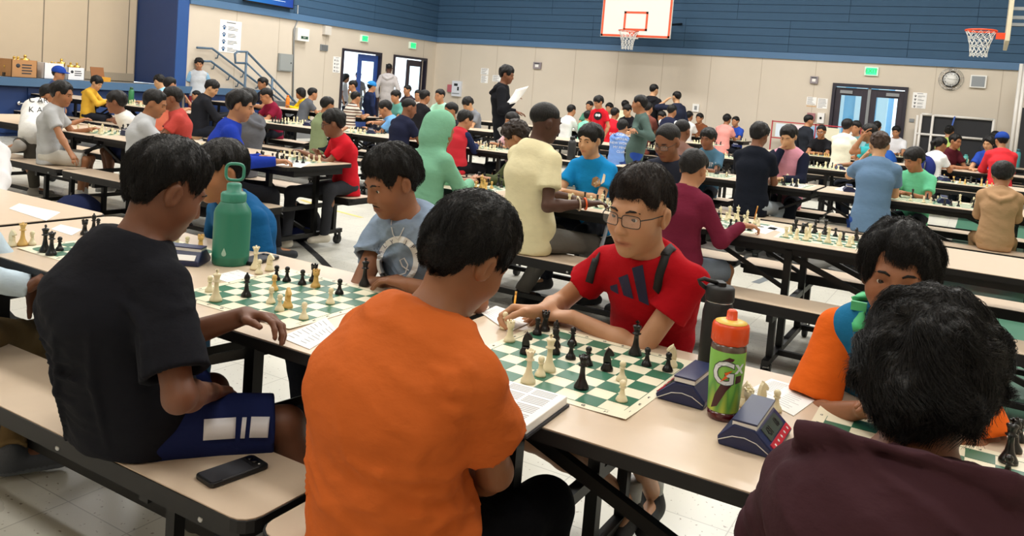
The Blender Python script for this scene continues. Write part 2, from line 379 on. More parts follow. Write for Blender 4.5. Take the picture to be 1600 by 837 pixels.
# ------------------------------------------------------------------ folding bench tables
LAM = mat('laminate_beige', '#d0bca5', rough=0.33, vary=0.035, vscale=26, bump=0.02, bscale=300)
LAMG = mat('laminate_edge', '#0b0a0c', rough=0.5, spec=0.35)
TH, BH = 0.74, 0.445
def rrect(x0, x1, y0, y1, r=0.05, n=4):
    P = []
    for cx, cy, a in ((x1-r, y1-r, 0), (x0+r, y1-r, 90), (x0+r, y0+r, 180), (x1-r, y0+r, 270)):
        P += [(cx+r*math.cos(math.radians(a+90*i/n)), cy+r*math.sin(math.radians(a+90*i/n))) for i in range(n+1)]
    return P
def top(name, x0, x1, y0, y1, z, par, apron, ins=0.012):
    """Laminate top with its black edge moulding and steel apron."""
    o = MB().prism(rrect(x0+0.004, x1-0.004, y0+0.004, y1-0.004), z-0.02, z).build(name, LAM, par)
    q = MB().prism(rrect(x0, x1, y0, y1), z-0.032, z-0.003)
    q.span((x0+0.03, y0+ins, z-apron), (x1-0.03, y0+ins+0.025, z-0.030)).span((x0+0.03, y1-ins-0.025, z-apron), (x1-0.03, y1-ins, z-0.030))
    q.span((x0+0.03, y0+ins+0.025, z-apron), (x0+0.055, y1-ins-0.025, z-0.030)).span((x1-0.055, y0+ins+0.025, z-apron), (x1-0.03, y1-ins-0.025, z-0.030))
    q.build('edge_band', LAMG, o)
    return o
BOLT = mat('bolt_zinc', '#b9bbbc', rough=0.3, metal=0.8)
CAST = mat('caster_rubber', '#17181a', rough=0.6)
def half_table(t, x0, x1, hinge):
    """One half: top, two benches and the tube frame. hinge is the x side that meets the other half."""
    top('tabletop', x0, x1, -0.375, 0.375, TH, t, 0.085, 0.105)
    s = 1 if hinge == x1 else -1                      # toward the hinge
    xo, xh = (x0+0.30, x1-0.42) if s == 1 else (x1-0.30, x0+0.42)
    for sg in (-1, 1):
        b = top('bench', x0, x1, min(sg*0.36, sg*0.65), max(sg*0.36, sg*0.65), BH, t, 0.062)
        for k in range(4):
            xx = x0+0.16+k*(x1-x0-0.32)/3
            MB().sphere((xx, sg*0.636, BH-0.046), 0.0085, 8, 5).build('bolt', BOLT, b)
    for xx in (xo, xh):
        for sg in (-1, 1):
            MB().bar((xx, sg*0.26, TH-0.06), (xx, sg*0.26, 0.10), 0.038).build('leg', BLACK, t)
            MB().bar((xx, sg*0.50, BH-0.06), (xx, sg*0.50, 0.10), 0.034).build('bench_leg', BLACK, t)
        MB().bar((xx, -0.60, 0.115), (xx, 0.60, 0.115), 0.034).build('foot_bar', BLACK, t)
        MB().bar((xx, -0.60, BH-0.09), (xx, 0.60, BH-0.09), 0.034).build('bench_arm', BLACK, t)
        for sg in (-1, 1):
            c = MB().tube([(xx-0.014, sg*0.56, 0.04), (xx+0.014, sg*0.56, 0.04)], 0.04, 14).build('caster', CAST, t)
            MB().bar((xx-0.022, sg*0.56, 0.04), (xx-0.022, sg*0.56, 0.10), 0.006, 0.03).bar((xx+0.022, sg*0.56, 0.04), (xx+0.022, sg*0.56, 0.10), 0.006, 0.03).box((xx, sg*0.56, 0.10), (0.05, 0.03, 0.008)).build('fork', BLACK, c)
    for sg in (-1, 1):
        MB().bar((xh, sg*0.20, TH-0.10), (xo+0.05*s, sg*0.20, 0.16), 0.024, 0.03).build('diagonal_brace', BLACK, t)
        MB().bar((xo, sg*0.33, 0.115), (xh, sg*0.33, 0.115), 0.026, 0.03).build('floor_rail', BLACK, t)
        MB().bar((xh, sg*0.26, 0.46), (x1-0.03 if s == 1 else x0+0.03, sg*0.26, TH-0.09), 0.022).build('hinge_strut', BLACK, t)
_TB = {}
def bench_table(hx, cy, half, label, halves='both'):
    key = (half, halves)
    if key not in _TB:
        t = thing('bench_table', (hx, cy, 0), label, 'table')
        half_table(t, -half, -0.012, -0.012); half_table(t, 0.012, half, 0.012)
        _TB[key] = (t, list(t.children))
        return t
    return dup(_TB[key][0], (hx, cy, 0), label=label, kids=_TB[key][1])
ROWS = {1: 1.88, 2: 4.95, 3: 8.3, 4: 11.6, 5: 14.9, 6: 18.05}
ROWL = {1: 1.88, 2: 4.75, 3: 8.2, 4: 11.6, 5: 14.9, 6: 18.05}
TAB = [(-1.3, ROWS[1], 2.05, 'nearest beige folding bench table, under the boys in orange and red shirts'),
       (-5.44, ROWS[1], 2.05, 'beige bench table at far left of the nearest row, mostly outside the frame'),
       (-1.3, ROWS[2], 2.05, 'beige bench table in front of the man in the cream tee'),
       (-6.9, ROWL[2], 2.45, 'beige bench table with boys in royal blue and red at its end'),
       (-1.3, ROWS[3], 2.05, 'beige bench table between the black-tee boy and the girl in pink'),
       (-6.9, ROWL[3], 2.45, 'beige bench table between the red-and-navy jersey boy and maroon polo boy'),
       (-12.0, ROWL[3], 2.1, 'beige bench table beside the boy in the yellow hoodie'),
       (-1.3, ROWS[4], 2.05, 'beige bench table behind the boy in mint green tee'),
       (-6.9, ROWL[4], 2.45, 'beige bench table in front of the standing boy in black hoodie'),
       (-11.8, ROWL[4], 2.05, 'beige bench table beside the girl in bright yellow'),
       (-1.3, ROWS[5], 2.05, 'beige bench table second from the back wall, near the double doors'),
       (-6.9, ROWL[5], 2.45, 'beige bench table second from the back wall, behind periwinkle hoodie'),
       (-1.3, ROWS[6], 2.05, 'beige bench table closest to the double doors'),
       (-6.9, ROWL[6], 2.45, 'beige bench table along the back wall under the basketball backboard')]
for hx, cy, hf, lb in TAB: bench_table(hx, cy, hf, lb)
# ------------------------------------------------------------------ chess sets
PCREAM = mat('piece_cream', '#e8ddb9', rough=0.38, sss=0.0)
PTAN = mat('piece_tan', '#d9b165', rough=0.4)
PBLK = mat('piece_black', '#08080a', rough=0.28)
BVINYL = mat('board_vinyl', '#e9e2c8', rough=0.45, vary=0.03)
BGREEN = mat('board_green', '#2f6b52', rough=0.42, vary=0.06, vscale=30)
FELT = mat('felt', '#2a5040', rough=0.95)
PROF = {
 'pawn': [(0.0145, 0), (0.0145, 0.004), (0.013, 0.007), (0.012, 0.010), (0.009, 0.013), (0.0065, 0.019), (0.0052, 0.026), (0.0050, 0.030), (0.0085, 0.032), (0.0085, 0.0335), (0.005, 0.035), (0.0075, 0.038), (0.0085, 0.0425), (0.0075, 0.047), (0.004, 0.0502), (0.0005, 0.051)],
 'rook': [(0.0165, 0), (0.0165, 0.005), (0.0145, 0.009), (0.0125, 0.012), (0.0095, 0.017), (0.008, 0.028), (0.0075, 0.038), (0.0105, 0.0405), (0.0108, 0.043), (0.0118, 0.055), (0.0085, 0.055), (0.008, 0.050), (0.0005, 0.050)],
 'bishop': [(0.0165, 0), (0.0165, 0.005), (0.0145, 0.009), (0.012, 0.013), (0.008, 0.020), (0.006, 0.034), (0.0055, 0.043), (0.0100, 0.045), (0.0100, 0.047), (0.006, 0.049), (0.0085, 0.055), (0.0092, 0.060), (0.007, 0.067), (0.0035, 0.071), (0.0028, 0.073), (0.0032, 0.075), (0.0005, 0.077)],
 'queen': [(0.0185, 0), (0.0185, 0.006), (0.016, 0.010), (0.0135, 0.015), (0.009, 0.024), (0.0065, 0.040), (0.006, 0.054), (0.0115, 0.056), (0.0115, 0.058), (0.007, 0.060), (0.0085, 0.068), (0.0125, 0.078), (0.0100, 0.078), (0.008, 0.079), (0.0035, 0.081), (0.0032, 0.085), (0.0005, 0.086)],
 'king': [(0.019, 0), (0.019, 0.006), (0.0165, 0.011), (0.014, 0.016), (0.0095, 0.026), (0.0070, 0.042), (0.0065, 0.058), (0.0125, 0.060), (0.0125, 0.062), (0.0078, 0.064), (0.0095, 0.074), (0.0125, 0.081), (0.0120, 0.083), (0.005, 0.086), (0.0005, 0.0865)],
 'knight': [(0.0165, 0), (0.0165, 0.005), (0.0150, 0.009), (0.0125, 0.013), (0.0110, 0.017), (0.0100, 0.020), (0.0005, 0.0205)]}
_PM = {}
def piece_mesh(kind, M):
    k = (kind, M.name)
    if k in _PM: return _PM[k]
    b = MB().lathe(PROF[kind], 16)
    if kind == 'rook':
        for i in range(6):
            a = 2*PI*i/6; b.box((0.0101*math.cos(a), 0.0101*math.sin(a), 0.0572), (0.0034, 0.0064, 0.006), a)
    if kind == 'queen':
        for i in range(8):
            a = 2*PI*i/8; b.sphere((0.0112*math.cos(a), 0.0112*math.sin(a), 0.0788), 0.0024, 6, 4)
    if kind == 'king':
        b.box((0, 0, 0.0915), (0.004, 0.0035, 0.013)).box((0, 0, 0.0925), (0.0115, 0.0035, 0.004))
    if kind == 'bishop': b.box((0.005, 0, 0.0655), (0.009, 0.0012, 0.0012), 0, 0, -0.7)
    if kind == 'knight':                                      # horse head: a shaped outline, thick in the middle
        out = [(-0.0105, 0.018), (-0.0115, 0.030), (-0.0095, 0.042), (-0.0060, 0.052), (-0.0015, 0.0575), (-0.0005, 0.0615), (0.0025, 0.0580), (0.0065, 0.0560), (0.0125, 0.0500), (0.0165, 0.0440), (0.0150, 0.0395), (0.0110, 0.0385), (0.0065, 0.0400), (0.0050, 0.0385), (0.0085, 0.0310), (0.0100, 0.0240), (0.0100, 0.018)]
        cx = sum(p[0] for p in out)/len(out); cz = sum(p[1] for p in out)/len(out)
        n = len(out); vs = []
        for yy, sc in ((-0.0068, 0.72), (-0.0045, 1.0), (0.0045, 1.0), (0.0068, 0.72)):
            vs += [(cx+(x-cx)*sc, yy, cz+(z-cz)*sc) for x, z in out]
        fs = [(i*n+k2, i*n+(k2+1) % n, (i+1)*n+(k2+1) % n, (i+1)*n+k2) for i in range(3) for k2 in range(n)]
        fs += [tuple(range(n-1, -1, -1)), tuple(range(3*n, 4*n))]
        b.add(vs, fs, False)
    me = b.mesh('chess_'+kind, M); _PM[k] = me
    return me
def put_piece(kind, colr, x, y, z, where, rz=0.0, note=None):
    M = {'cream': PCREAM, 'tan': PTAN, 'black': PBLK}[colr]
    o = put('chess_'+kind, piece_mesh(kind, M), None, (x, y, z), rz=rz)
    o['_where'] = where
    tag(o, note or f'{colr} plastic chess {kind} on {where}', kind, f'{colr} {kind}s on {where}')
    return o
SQ = 0.0571
_BM = {}
def board(cx, cy, rz, label, detail=False, z=TH, sq=SQ):
    """Roll-up vinyl board: cream sheet, green squares, file letters and rank numbers."""
    S = sq*8; e = 0.026 if sq > 0.05 else 0.02
    t = thing('chess_board', (cx, cy, z), label, 'chess board', None, rz)
    key = (detail, sq)
    if key not in _BM:
        a = MB(); h = S/2+e
        n = 12
        vs = []; fs = []
        for j in range(n+1):
            for i in range(n+1):
                x = -h+2*h*i/n; y = -h+2*h*j/n
                d = max(0, (abs(x)+abs(y))-1.62*h)
                zz = 0.0012 + (0.035*d if detail else 0)
                vs.append((x, y, zz))
        fs = [(j*(n+1)+i, j*(n+1)+i+1, (j+1)*(n+1)+i+1, (j+1)*(n+1)+i) for j in range(n) for i in range(n)]
        sheet = a.add(vs, fs).mesh('sheet', BVINYL)
        g = MB()
        for i in range(8):
            for j in range(8):
                if (i+j) % 2 == 0:
                    x0, y0 = -S/2+i*sq, -S/2+j*sq
                    g.box((x0+sq/2, y0+sq/2, 0.0016), (sq, sq, 0.0008))
        w = 0.0012
        for s in (-1, 1):
            g.box((0, s*S/2, 0.0016), (S+w, w, 0.0006)).box((s*S/2, 0, 0.0016), (w, S+w, 0.0006))
        squares = g.mesh('green_squares', BGREEN)
        lt = None
        if detail:
            bmx = bmesh.new()
            for i in range(8):
                for (txt, x, y, r) in (('ABCDEFGH'[i], -S/2+(i+.5)*sq, -S/2-0.013, 0), ('ABCDEFGH'[i], -S/2+(i+.5)*sq, S/2+0.013, PI), (str(i+1), -S/2-0.013, -S/2+(i+.5)*sq, 0), (str(i+1), S/2+0.013, -S/2+(i+.5)*sq, PI)):
                    me = text_mesh(txt, 0.014, INK, depth=0.0002); me.transform(Matrix.Translation((x, y, 0.0022)) @ Matrix.Rotation(r, 4, 'Z')); bmx.from_mesh(me); bpy.data.meshes.remove(me)
            lt = bpy.data.meshes.new('lettering'); bmx.to_mesh(lt); bmx.free(); lt.materials.append(INK)
        _BM[key] = (sheet, squares, lt)
    sh, sqm, lt = _BM[key]
    put('sheet', sh, t); o = put('green_squares', sqm, t)
    if lt: put('lettering', lt, t)
    return t
START = ['rook', 'knight', 'bishop', 'queen', 'king', 'bishop', 'knight', 'rook']
def setup(cx, cy, rz, where, seed, keep=0.8, tan=False, z=TH+0.002, white_near=True):
    """Pieces near their starting squares, as games a few moves old."""
    r = random.Random(seed); c, s = math.cos(rz), math.sin(rz)
    used = set()
    for colr, home, pawn, dr in (('cream', 0, 1, 1), ('black', 7, 6, -1)):
        if not white_near: home, pawn, dr = 7-home, 7-pawn, -dr
        for i in range(8):
            for kind, row in ((START[i], home), ('pawn', pawn)):
                if r.random() > keep: continue
                ii, jj = i, row
                if r.random() < 0.28: jj += dr*r.choice((1, 2)); ii = max(0, min(7, ii+(r.choice((-1, 0, 1)) if kind != 'pawn' else 0)))
                if (ii, jj) in used: continue
                used.add((ii, jj))
                x = (ii-3.5)*SQ+r.uniform(-.006, .006); y = (jj-3.5)*SQ+r.uniform(-.006, .006)
                put_piece(kind, 'tan' if (tan and colr == 'cream') else colr, cx+c*x-s*y, cy+s*x+c*y, z, where, rz+(PI/2 if dr > 0 else -PI/2)+r.uniform(-.5, .5))
# the four boards of the nearest table; pieces stand where the photograph shows them
TH1 = -0.022
def near_sq(i, j):                                        # squares counted from the corner nearest the camera (right), leftward and away
    c, s = math.cos(TH1), math.sin(TH1); bx, by = -0.6393, 1.6864
    return bx-(i+.5)*SQ*c-(j+.5)*SQ*s, by-(i+.5)*SQ*s+(j+.5)*SQ*c
c0 = near_sq(3.5, 3.5)
board(c0[0], c0[1], TH1, 'green and cream roll-up chess board in front of boy in red shirt', True)
W1 = 'the board before the boy in red'
def at_px(kind, colr, px, py, where, rz=0.0, z=TH+0.002, note=None):
    p = onz(px, py, z); return put_piece(kind, colr, p[0], p[1], z, where, rz, note)
for kind, colr, px, py, rz in (
    ('pawn', 'black', 839, 522, 0), ('rook', 'black', 851, 516, 0), ('knight', 'black', 821, 552, 0.4), ('bishop', 'black', 867, 541, 0), ('pawn', 'black', 894, 538, 0),
    ('pawn', 'black', 867, 533-4, 0), ('pawn', 'black', 891.5, 560, 0), ('bishop', 'black', 866, 552, 0), ('king', 'black', 992, 554, 0), ('pawn', 'black', 1010, 571, 0), ('pawn', 'black', 1043, 579, 0),
    ('knight', 'black', 948, 578, 0.5), ('pawn', 'black', 918, 570, 0), ('queen', 'black', 908, 606, 0),
    ('queen', 'cream', 825, 597, 0), ('king', 'cream', 857, 579, 0), ('pawn', 'cream', 844, 587, 0), ('pawn', 'cream', 971, 594, 0), ('pawn', 'cream', 971, 626, 0),
    ('knight', 'cream', 1049, 572, -2.6), ('pawn', 'cream', 788, 513, 0), ('rook', 'cream', 796, 533, 0)):
    at_px(kind, colr, px, py, W1, rz)
board(-1.85, 1.86, 0.015, 'green and cream chess board between black-tee boy and orange-tee boy', True)
W2 = 'the board beside the teal bottle'
for kind, colr, px, py, rz in (
    ('king', 'cream', 337, 470, 0), ('pawn', 'cream', 327.5, 455, 0), ('bishop', 'black', 384.5, 463, 0), ('pawn', 'tan', 428, 453, 0), ('pawn', 'cream', 423, 473, 0), ('pawn', 'cream', 436.5, 485, 0),
    ('knight', 'tan', 449, 480, -0.4), ('pawn', 'cream', 474.5, 498, 0), ('pawn', 'black', 431.5, 437, 0), ('pawn', 'black', 448, 439, 0), ('pawn', 'black', 472, 444, 0), ('rook', 'black', 490, 439, 0),
    ('rook', 'tan', 493, 448, 0), ('pawn', 'black', 530, 459, 0), ('pawn', 'cream', 516, 474, 0), ('queen', 'cream', 398.5, 420, 0), ('pawn', 'cream', 404.5, 427, 0), ('knight', 'cream', 421, 422, 0.2), ('king', 'black', 569, 446, 0)):
    at_px(kind, colr, px, py, W2, rz)
board(-2.70, 1.87, 0.03, 'green and cream chess board mostly hidden behind the black-tee boy', True)
W3 = 'the board behind the black-tee boy'
for kind, colr, px, py, rz in (
    ('king', 'black', 70, 393, 0), ('queen', 'black', 80, 398, 0), ('pawn', 'black', 93, 391, 0), ('knight', 'cream', 18.5, 384, 0.3), ('queen', 'tan', 35, 383, 0), ('pawn', 'cream', 50, 382, 0), ('rook', 'black', 132, 366, 0), ('bishop', 'black', 146, 362, 0), ('pawn', 'black', 153, 360, 0),
    ('queen', 'tan', 247, 380, 0), ('pawn', 'cream', 276, 391, 0), ('pawn', 'cream', 292, 389, 0), ('rook', 'tan', 313, 390, 0)):
    at_px(kind, colr, px, py, W3, rz)
board(-0.02, 1.81, -0.01, 'green and cream chess board beside the hooded person nearest the camera', True)
W4 = 'the board beside the brown hoodie'
for kind, colr, px, py, rz in (('king', 'black', 1575, 722, 0), ('bishop', 'black', 1584, 704, 0), ('pawn', 'black', 1573, 748, 0), ('pawn', 'black', 1592, 688, 0)):
    at_px(kind, colr, px, py, W4, rz)
W5 = 'the table behind the sports bottle'
for kind, colr, px, py, rz in (('knight', 'cream', 1163, 634, 0), ('rook', 'cream', 1167, 646, 0), ('knight', 'cream', 1189, 634, 1.0), ('pawn', 'cream', 1212, 641, 0)):
    at_px(kind, colr, px, py, W5, rz)
# farther boards: photograph pixel of the board's middle, the row's depth, how full the set is, and words that place it
FARB = [
 (1292, 372, None, 0.95, False, 'the empty-seated table behind the boy in maroon', True), (1130, 348, None, 0.75, False, 'the board by the arm in maroon', True),
 (947, 313, None, 0.6, False, 'the board between cream tee and blue tee', True), (748, 292, None, 0.85, True, 'the board behind the mint hood', True),
 (452, 240, None, 0.7, False, 'the board between royal blue and red tee', True), (322, 222, None, 0.45, False, 'the board beside the grey hoodie', True),
 (175, 198, None, 0.75, False, 'the board of the boy in white tee', True),
 (1228, 282, None, 0.45, False, 'the board between black tee and pink top', True), (1108, 268, None, 0.4, False, 'the board before the teal tee', True),
 (1420, 303, None, 0.5, False, 'the board before the mint tee boy', True), (1505, 310, None, 0.5, False, 'the board left of the tan hoodie', True),
 (765, 230, None, 0.6, False, 'the board beside the navy and red jersey', True), (568, 202, None, 0.65, False, 'the board under the reaching arm', True), (446, 182, None, 0.8, False, 'the board of the maroon polo boy', True),
 (228, 158, None, 0.5, False, 'the board beside the yellow hoodie', True),
 (1288, 254, None, 0.8, False, 'the board behind the navy cardigan', True), (1462, 274, None, 0.55, True, 'the board behind the mint tee boy', True), (1530, 278, None, 0.6, True, 'the board above the tan hood', True), (1150, 243, None, 0.4, False, 'the board left of the black tee', True),
 (1015, 228, None, 0.6, False, 'the board beside the periwinkle hoodie', True), (902, 210, None, 0.5, False, 'the board before the white long sleeve', True),
 (1285, 241, None, 0.7, True, 'the board by the cream shirt', True), (1505, 259, None, 0.8, False, 'the board in front of white cap-sleeve girl', True), (1408, 247, None, 0.4, False, 'the board near the blue bag', True), (1105, 230, None, 0.7, False, 'the board behind the shaved head', True),
 (1300, 229, None, 0.5, False, 'the board of the boy in glasses and black', True), (1490, 246, None, 0.4, False, 'the board of the dark maroon boy', True), (1150, 212, None, 0.3, False, 'the board of the salmon shirt', True), (1050, 210, None, 0.3, False, 'the board of the varsity jacket', True)]
for n, (px, py, _, keep, tan, where, wn) in enumerate(FARB):
    p = onz(px, py, TH)
    rows = ROWL if p[0] < -4.2 else ROWS
    k = min(rows, key=lambda q: abs(rows[q]-p[1])); Y = rows[k]
    X = ony(px, py, Y)[0]
    r = random.Random(n).uniform(-.06, .06)
    board(X, Y-0.01, r, 'green and cream chess board: '+where)
    setup(X, Y-0.01, r, where, n+5, keep, tan, white_near=(n % 3 != 1))
# ------------------------------------------------------------------ figures: smooth-blended solids, meshed by surface nets
f32 = np.float32
def V3(*a): return np.array(a, float)
def nrm(v): v = np.asarray(v, float); return v/max(1e-9, np.linalg.norm(v))
def vnoise(p, seed=0):
    """Value noise in [-1, 1] on an (n, 3) array."""
    i = np.floor(p).astype(np.int64); f = (p-i).astype(f32); f = f*f*(3-2*f)
    def h(dx, dy, dz):
        n = (i[:, 0]+dx)*374761393+(i[:, 1]+dy)*668265263+(i[:, 2]+dz)*2147483647+seed*974634777
        n = (n ^ (n >> 13))*1274126177; n = n ^ (n >> 16)
        return ((n & 0xffff).astype(f32)/32767.5-1)
    x, y, z = f[:, 0], f[:, 1], f[:, 2]
    a = h(0, 0, 0)*(1-x)+h(1, 0, 0)*x; b = h(0, 1, 0)*(1-x)+h(1, 1, 0)*x
    c = h(0, 0, 1)*(1-x)+h(1, 0, 1)*x; d = h(0, 1, 1)*(1-x)+h(1, 1, 1)*x
    return (a*(1-y)+b*y)*(1-z)+(c*(1-y)+d*y)*z
def smin(a, b, k):
    if k <= 0: return np.minimum(a, b)
    h = np.maximum(k-np.abs(a-b), 0)/k
    return np.minimum(a, b)-h*h*k*0.25
class Solid:
    """A list of primitives blended one after the other."""
    def __init__(s): s.p = []
    def cap(s, a, b, ra, rb=None, k=0.02, op='+'):
        a = np.asarray(a, float); b = np.asarray(b, float); rb = ra if rb is None else rb
        s.p.append((op, 'c', (a, b, ra, rb), k, (a+b)/2, np.linalg.norm(b-a)/2+max(ra, rb))); return s
    def ell(s, c, r, R=None, k=0.02, op='+'):
        c = np.asarray(c, float); s.p.append((op, 'e', (c, np.asarray(r, float), R), k, c, max(r))); return s
    def sweep(s, pts, A, B, right, k=0.03, op='+'):
        pts = [np.asarray(q, float) for q in pts]; m = sum(pts)/len(pts)
        s.p.append((op, 's', (pts, A, B, right), k, m, max(np.linalg.norm(q-m) for q in pts)+max(max(A), max(B)))); return s
    def nest(s, T, k=0.02, op='+'):
        lo, hi = T.bounds(); s.p.append((op, 'n', T, k, (lo+hi)/2, float(np.linalg.norm(hi-lo))/2)); return s
    def half(s, o, n, k=0.0):            # keep the side opposite to n
        s.p.append(('&', 'h', (np.asarray(o, float), nrm(n)), k, None, None)); return s
    def fn(s, f): s.p.append(('f', f, None, 0, None, None)); return s
    def bounds(s):
        lo = np.full(3, 1e9); hi = -lo
        for op, t, a, k, c, r in s.p:
            if op == '+': lo = np.minimum(lo, c-r); hi = np.maximum(hi, c+r)
        return lo-0.03, hi+0.03
    def ev(s, P, margin=0.09):
        d = np.full(len(P), 0.5, f32)
        for op, t, a, k, c, r in s.p:
            if op == 'f': d = t(P, d); continue
            if t == 'h':
                q = ((P-a[0].astype(f32)) @ a[1].astype(f32)); d = -smin(-d, -q, k); continue
            R = r+margin
            q = P-c.astype(f32)
            m = np.flatnonzero((np.abs(q[:, 0]) < R) & (np.abs(q[:, 1]) < R) & (np.abs(q[:, 2]) < R))
            if not len(m): continue
            p = P[m]
            if t == 'n': e = a.ev(p, margin)
            elif t == 'c':
                A, B, ra, rb = a; ab = (B-A).astype(f32); L2 = float(ab @ ab) or 1e-9
                u = p-A.astype(f32); h = np.clip((u @ ab)/L2, 0, 1)
                v = u-h[:, None]*ab; e = np.sqrt((v*v).sum(1))-(ra+(rb-ra)*h)
            elif t == 'e':
                C, rr, M = a; u = p-C.astype(f32)
                if M is not None: u = u @ M.astype(f32)
                rr = rr.astype(f32); w = u/rr; k0 = np.sqrt((w*w).sum(1)); w = w/rr; k1 = np.sqrt((w*w).sum(1))+1e-6
                e = k0*(k0-1)/k1
            else:
                pts, AA, BB, right = a; e = None
                for i in range(len(pts)-1):
                    A = pts[i]; B = pts[i+1]; ab = B-A; L2 = float(ab @ ab); al = ab/math.sqrt(L2)
                    rt = nrm(right-al*(right @ al)); fw = np.cross(al, rt)
                    u = p-A.astype(f32); h = np.clip((u @ ab.astype(f32))/L2, 0, 1); v = u-h[:, None]*ab.astype(f32)
                    aa = AA[i]+(AA[i+1]-AA[i])*h; bb = BB[i]+(BB[i+1]-BB[i])*h
                    x = (v @ rt.astype(f32))/aa; y = (v @ fw.astype(f32))/bb; z = (v @ al.astype(f32))/bb
                    k0 = np.sqrt(x*x+y*y+z*z); k1 = np.sqrt((x/aa)**2+(y/bb)**2+(z/bb)**2)+1e-6
                    g = k0*(k0-1)/k1
                    e = g if e is None else smin(e, g, 0.03)
            e = e.astype(f32)
            if op == '+': d[m] = smin(d[m], e, k)
            else: d[m] = -smin(-d[m], e, k)
        return d
def mesh_solid(S, h, lo=None, hi=None):
    """Surface nets on a sparse lattice. Returns vertices and quads."""
    a, b = S.bounds()
    lo = a if lo is None else np.maximum(a, lo); hi = b if hi is None else np.minimum(b, hi)
    B = 6
    nb = np.maximum(1, np.ceil((hi-lo)/(h*B)).astype(int)); n = nb*B+1
    gx, gy, gz = [lo[i]+(np.arange(nb[i])+0.5)*h*B for i in range(3)]
    cc = np.stack(np.meshgrid(gx, gy, gz, indexing='ij'), -1).reshape(-1, 3).astype(f32)
    dc = S.ev(cc, h*B*1.2+0.06).reshape(nb)
    kb = np.abs(dc) < h*B*1.05+0.012
    D = np.ones(n, f32); big = np.repeat(np.repeat(np.repeat(dc, B, 0), B, 1), B, 2); D[:-1, :-1, :-1] = big
    m = np.zeros(n, bool); mk = np.repeat(np.repeat(np.repeat(kb, B, 0), B, 1), B, 2)
    for sx in (0, 1):
        for sy in (0, 1):
            for sz in (0, 1): m[sx:n[0]-1+sx, sy:n[1]-1+sy, sz:n[2]-1+sz] |= mk
    idx = np.flatnonzero(m); ii = np.stack(np.unravel_index(idx, n), 1)
    P = (lo+ii*h).astype(f32)
    D.reshape(-1)[idx] = S.ev(P)
    I = D < 0
    s = np.zeros(n-1, np.int8)
    sl = lambda k, nn: slice(k, nn-1+k)
    for x in (0, 1):
        for y in (0, 1):
            for z in (0, 1): s += I[sl(x, n[0]), sl(y, n[1]), sl(z, n[2])]
    act = (s > 0) & (s < 8); cells = np.argwhere(act)
    if not len(cells): return np.zeros((0, 3)), np.zeros((0, 4), int)
    vid = np.full(n-1, -1, np.int64); vid[act] = np.arange(len(cells))
    cv = {}
    for x in (0, 1):
        for y in (0, 1):
            for z in (0, 1): cv[x, y, z] = D[cells[:, 0]+x, cells[:, 1]+y, cells[:, 2]+z]
    acc = np.zeros((len(cells), 3)); cnt = np.zeros(len(cells))
    keys = list(cv)
    for p in keys:
        for ax in range(3):
            if p[ax]: continue
            q = list(p); q[ax] = 1; q = tuple(q)
            u, w = cv[p], cv[q]; cr = (u < 0) != (w < 0)
            t = np.where(cr, u/np.where(u-w == 0, 1, u-w), 0)
            pt = np.array(p, float)[None].repeat(len(cells), 0); pt[:, ax] = t
            acc += np.where(cr[:, None], pt, 0); cnt += cr
    V = lo+(cells+acc/cnt[:, None])*h
    quads = []
    for ax in range(3):
        o = [(1, 2), (2, 0), (0, 1)][ax]
        sa = [slice(None)]*3; sb = [slice(None)]*3; sa[ax] = slice(0, -1); sb[ax] = slice(1, None)
        for q in o: sa[q] = slice(1, -1); sb[q] = slice(1, -1)
        u = I[tuple(sa)]; w = I[tuple(sb)]; e = np.argwhere(u != w)
        if not len(e): continue
        base = e.copy()
        for q in o: base[:, q] += 1
        fl = u[tuple(e.T)]
        c = []
        for du, dv in ((-1, -1), (0, -1), (0, 0), (-1, 0)):
            k = base.copy(); k[:, o[0]] += du; k[:, o[1]] += dv; c.append(vid[tuple(k.T)])
        Q = np.stack(c, 1); Q[~fl] = Q[~fl][:, ::-1]; quads.append(Q)
    Q = np.concatenate(quads); Q = Q[(Q >= 0).all(1)]
    return V, Q
def np_mesh(name, V, Q, M, tint=None, off=(0, 0, 0)):
    me = bpy.data.meshes.new(name); V = np.asarray(V)-np.asarray(off)
    k = Q.shape[1]
    me.vertices.add(len(V)); me.vertices.foreach_set('co', V.astype(f32).ravel())
    me.loops.add(Q.size); me.loops.foreach_set('vertex_index', Q.astype(np.int32).ravel())
    me.polygons.add(len(Q)); me.polygons.foreach_set('loop_start', np.arange(0, Q.size, k, dtype=np.int32))
    try: me.polygons.foreach_set('loop_total', np.full(len(Q), k, np.int32))
    except Exception: pass
    me.update(calc_edges=True)
    me.polygons.foreach_set('use_smooth', np.ones(len(Q), bool))
    if tint is not None:
        at = me.color_attributes.new('tint', 'FLOAT_COLOR', 'POINT')
        at.data.foreach_set('color', np.concatenate([tint, np.ones((len(V), 1))], 1).astype(f32).ravel())
    me.materials.append(M); me.validate(); return me
def rot(yaw, pitch=0.0, roll=0.0):
    """Columns right, forward, up. yaw in degrees from +Y toward +X, pitch down positive, roll to the right positive."""
    y, p, r = [math.radians(a) for a in (yaw, pitch, roll)]
    fw = V3(math.sin(y), math.cos(y), 0); rt = V3(math.cos(y), -math.sin(y), 0); up = V3(0, 0, 1)
    fw, up = fw*math.cos(p)-up*math.sin(p), up*math.cos(p)+fw*math.sin(p)
    rt, up = rt*math.cos(r)-up*math.sin(r), up*math.cos(r)+rt*math.sin(r)
    return np.stack([rt, fw, up], 1)
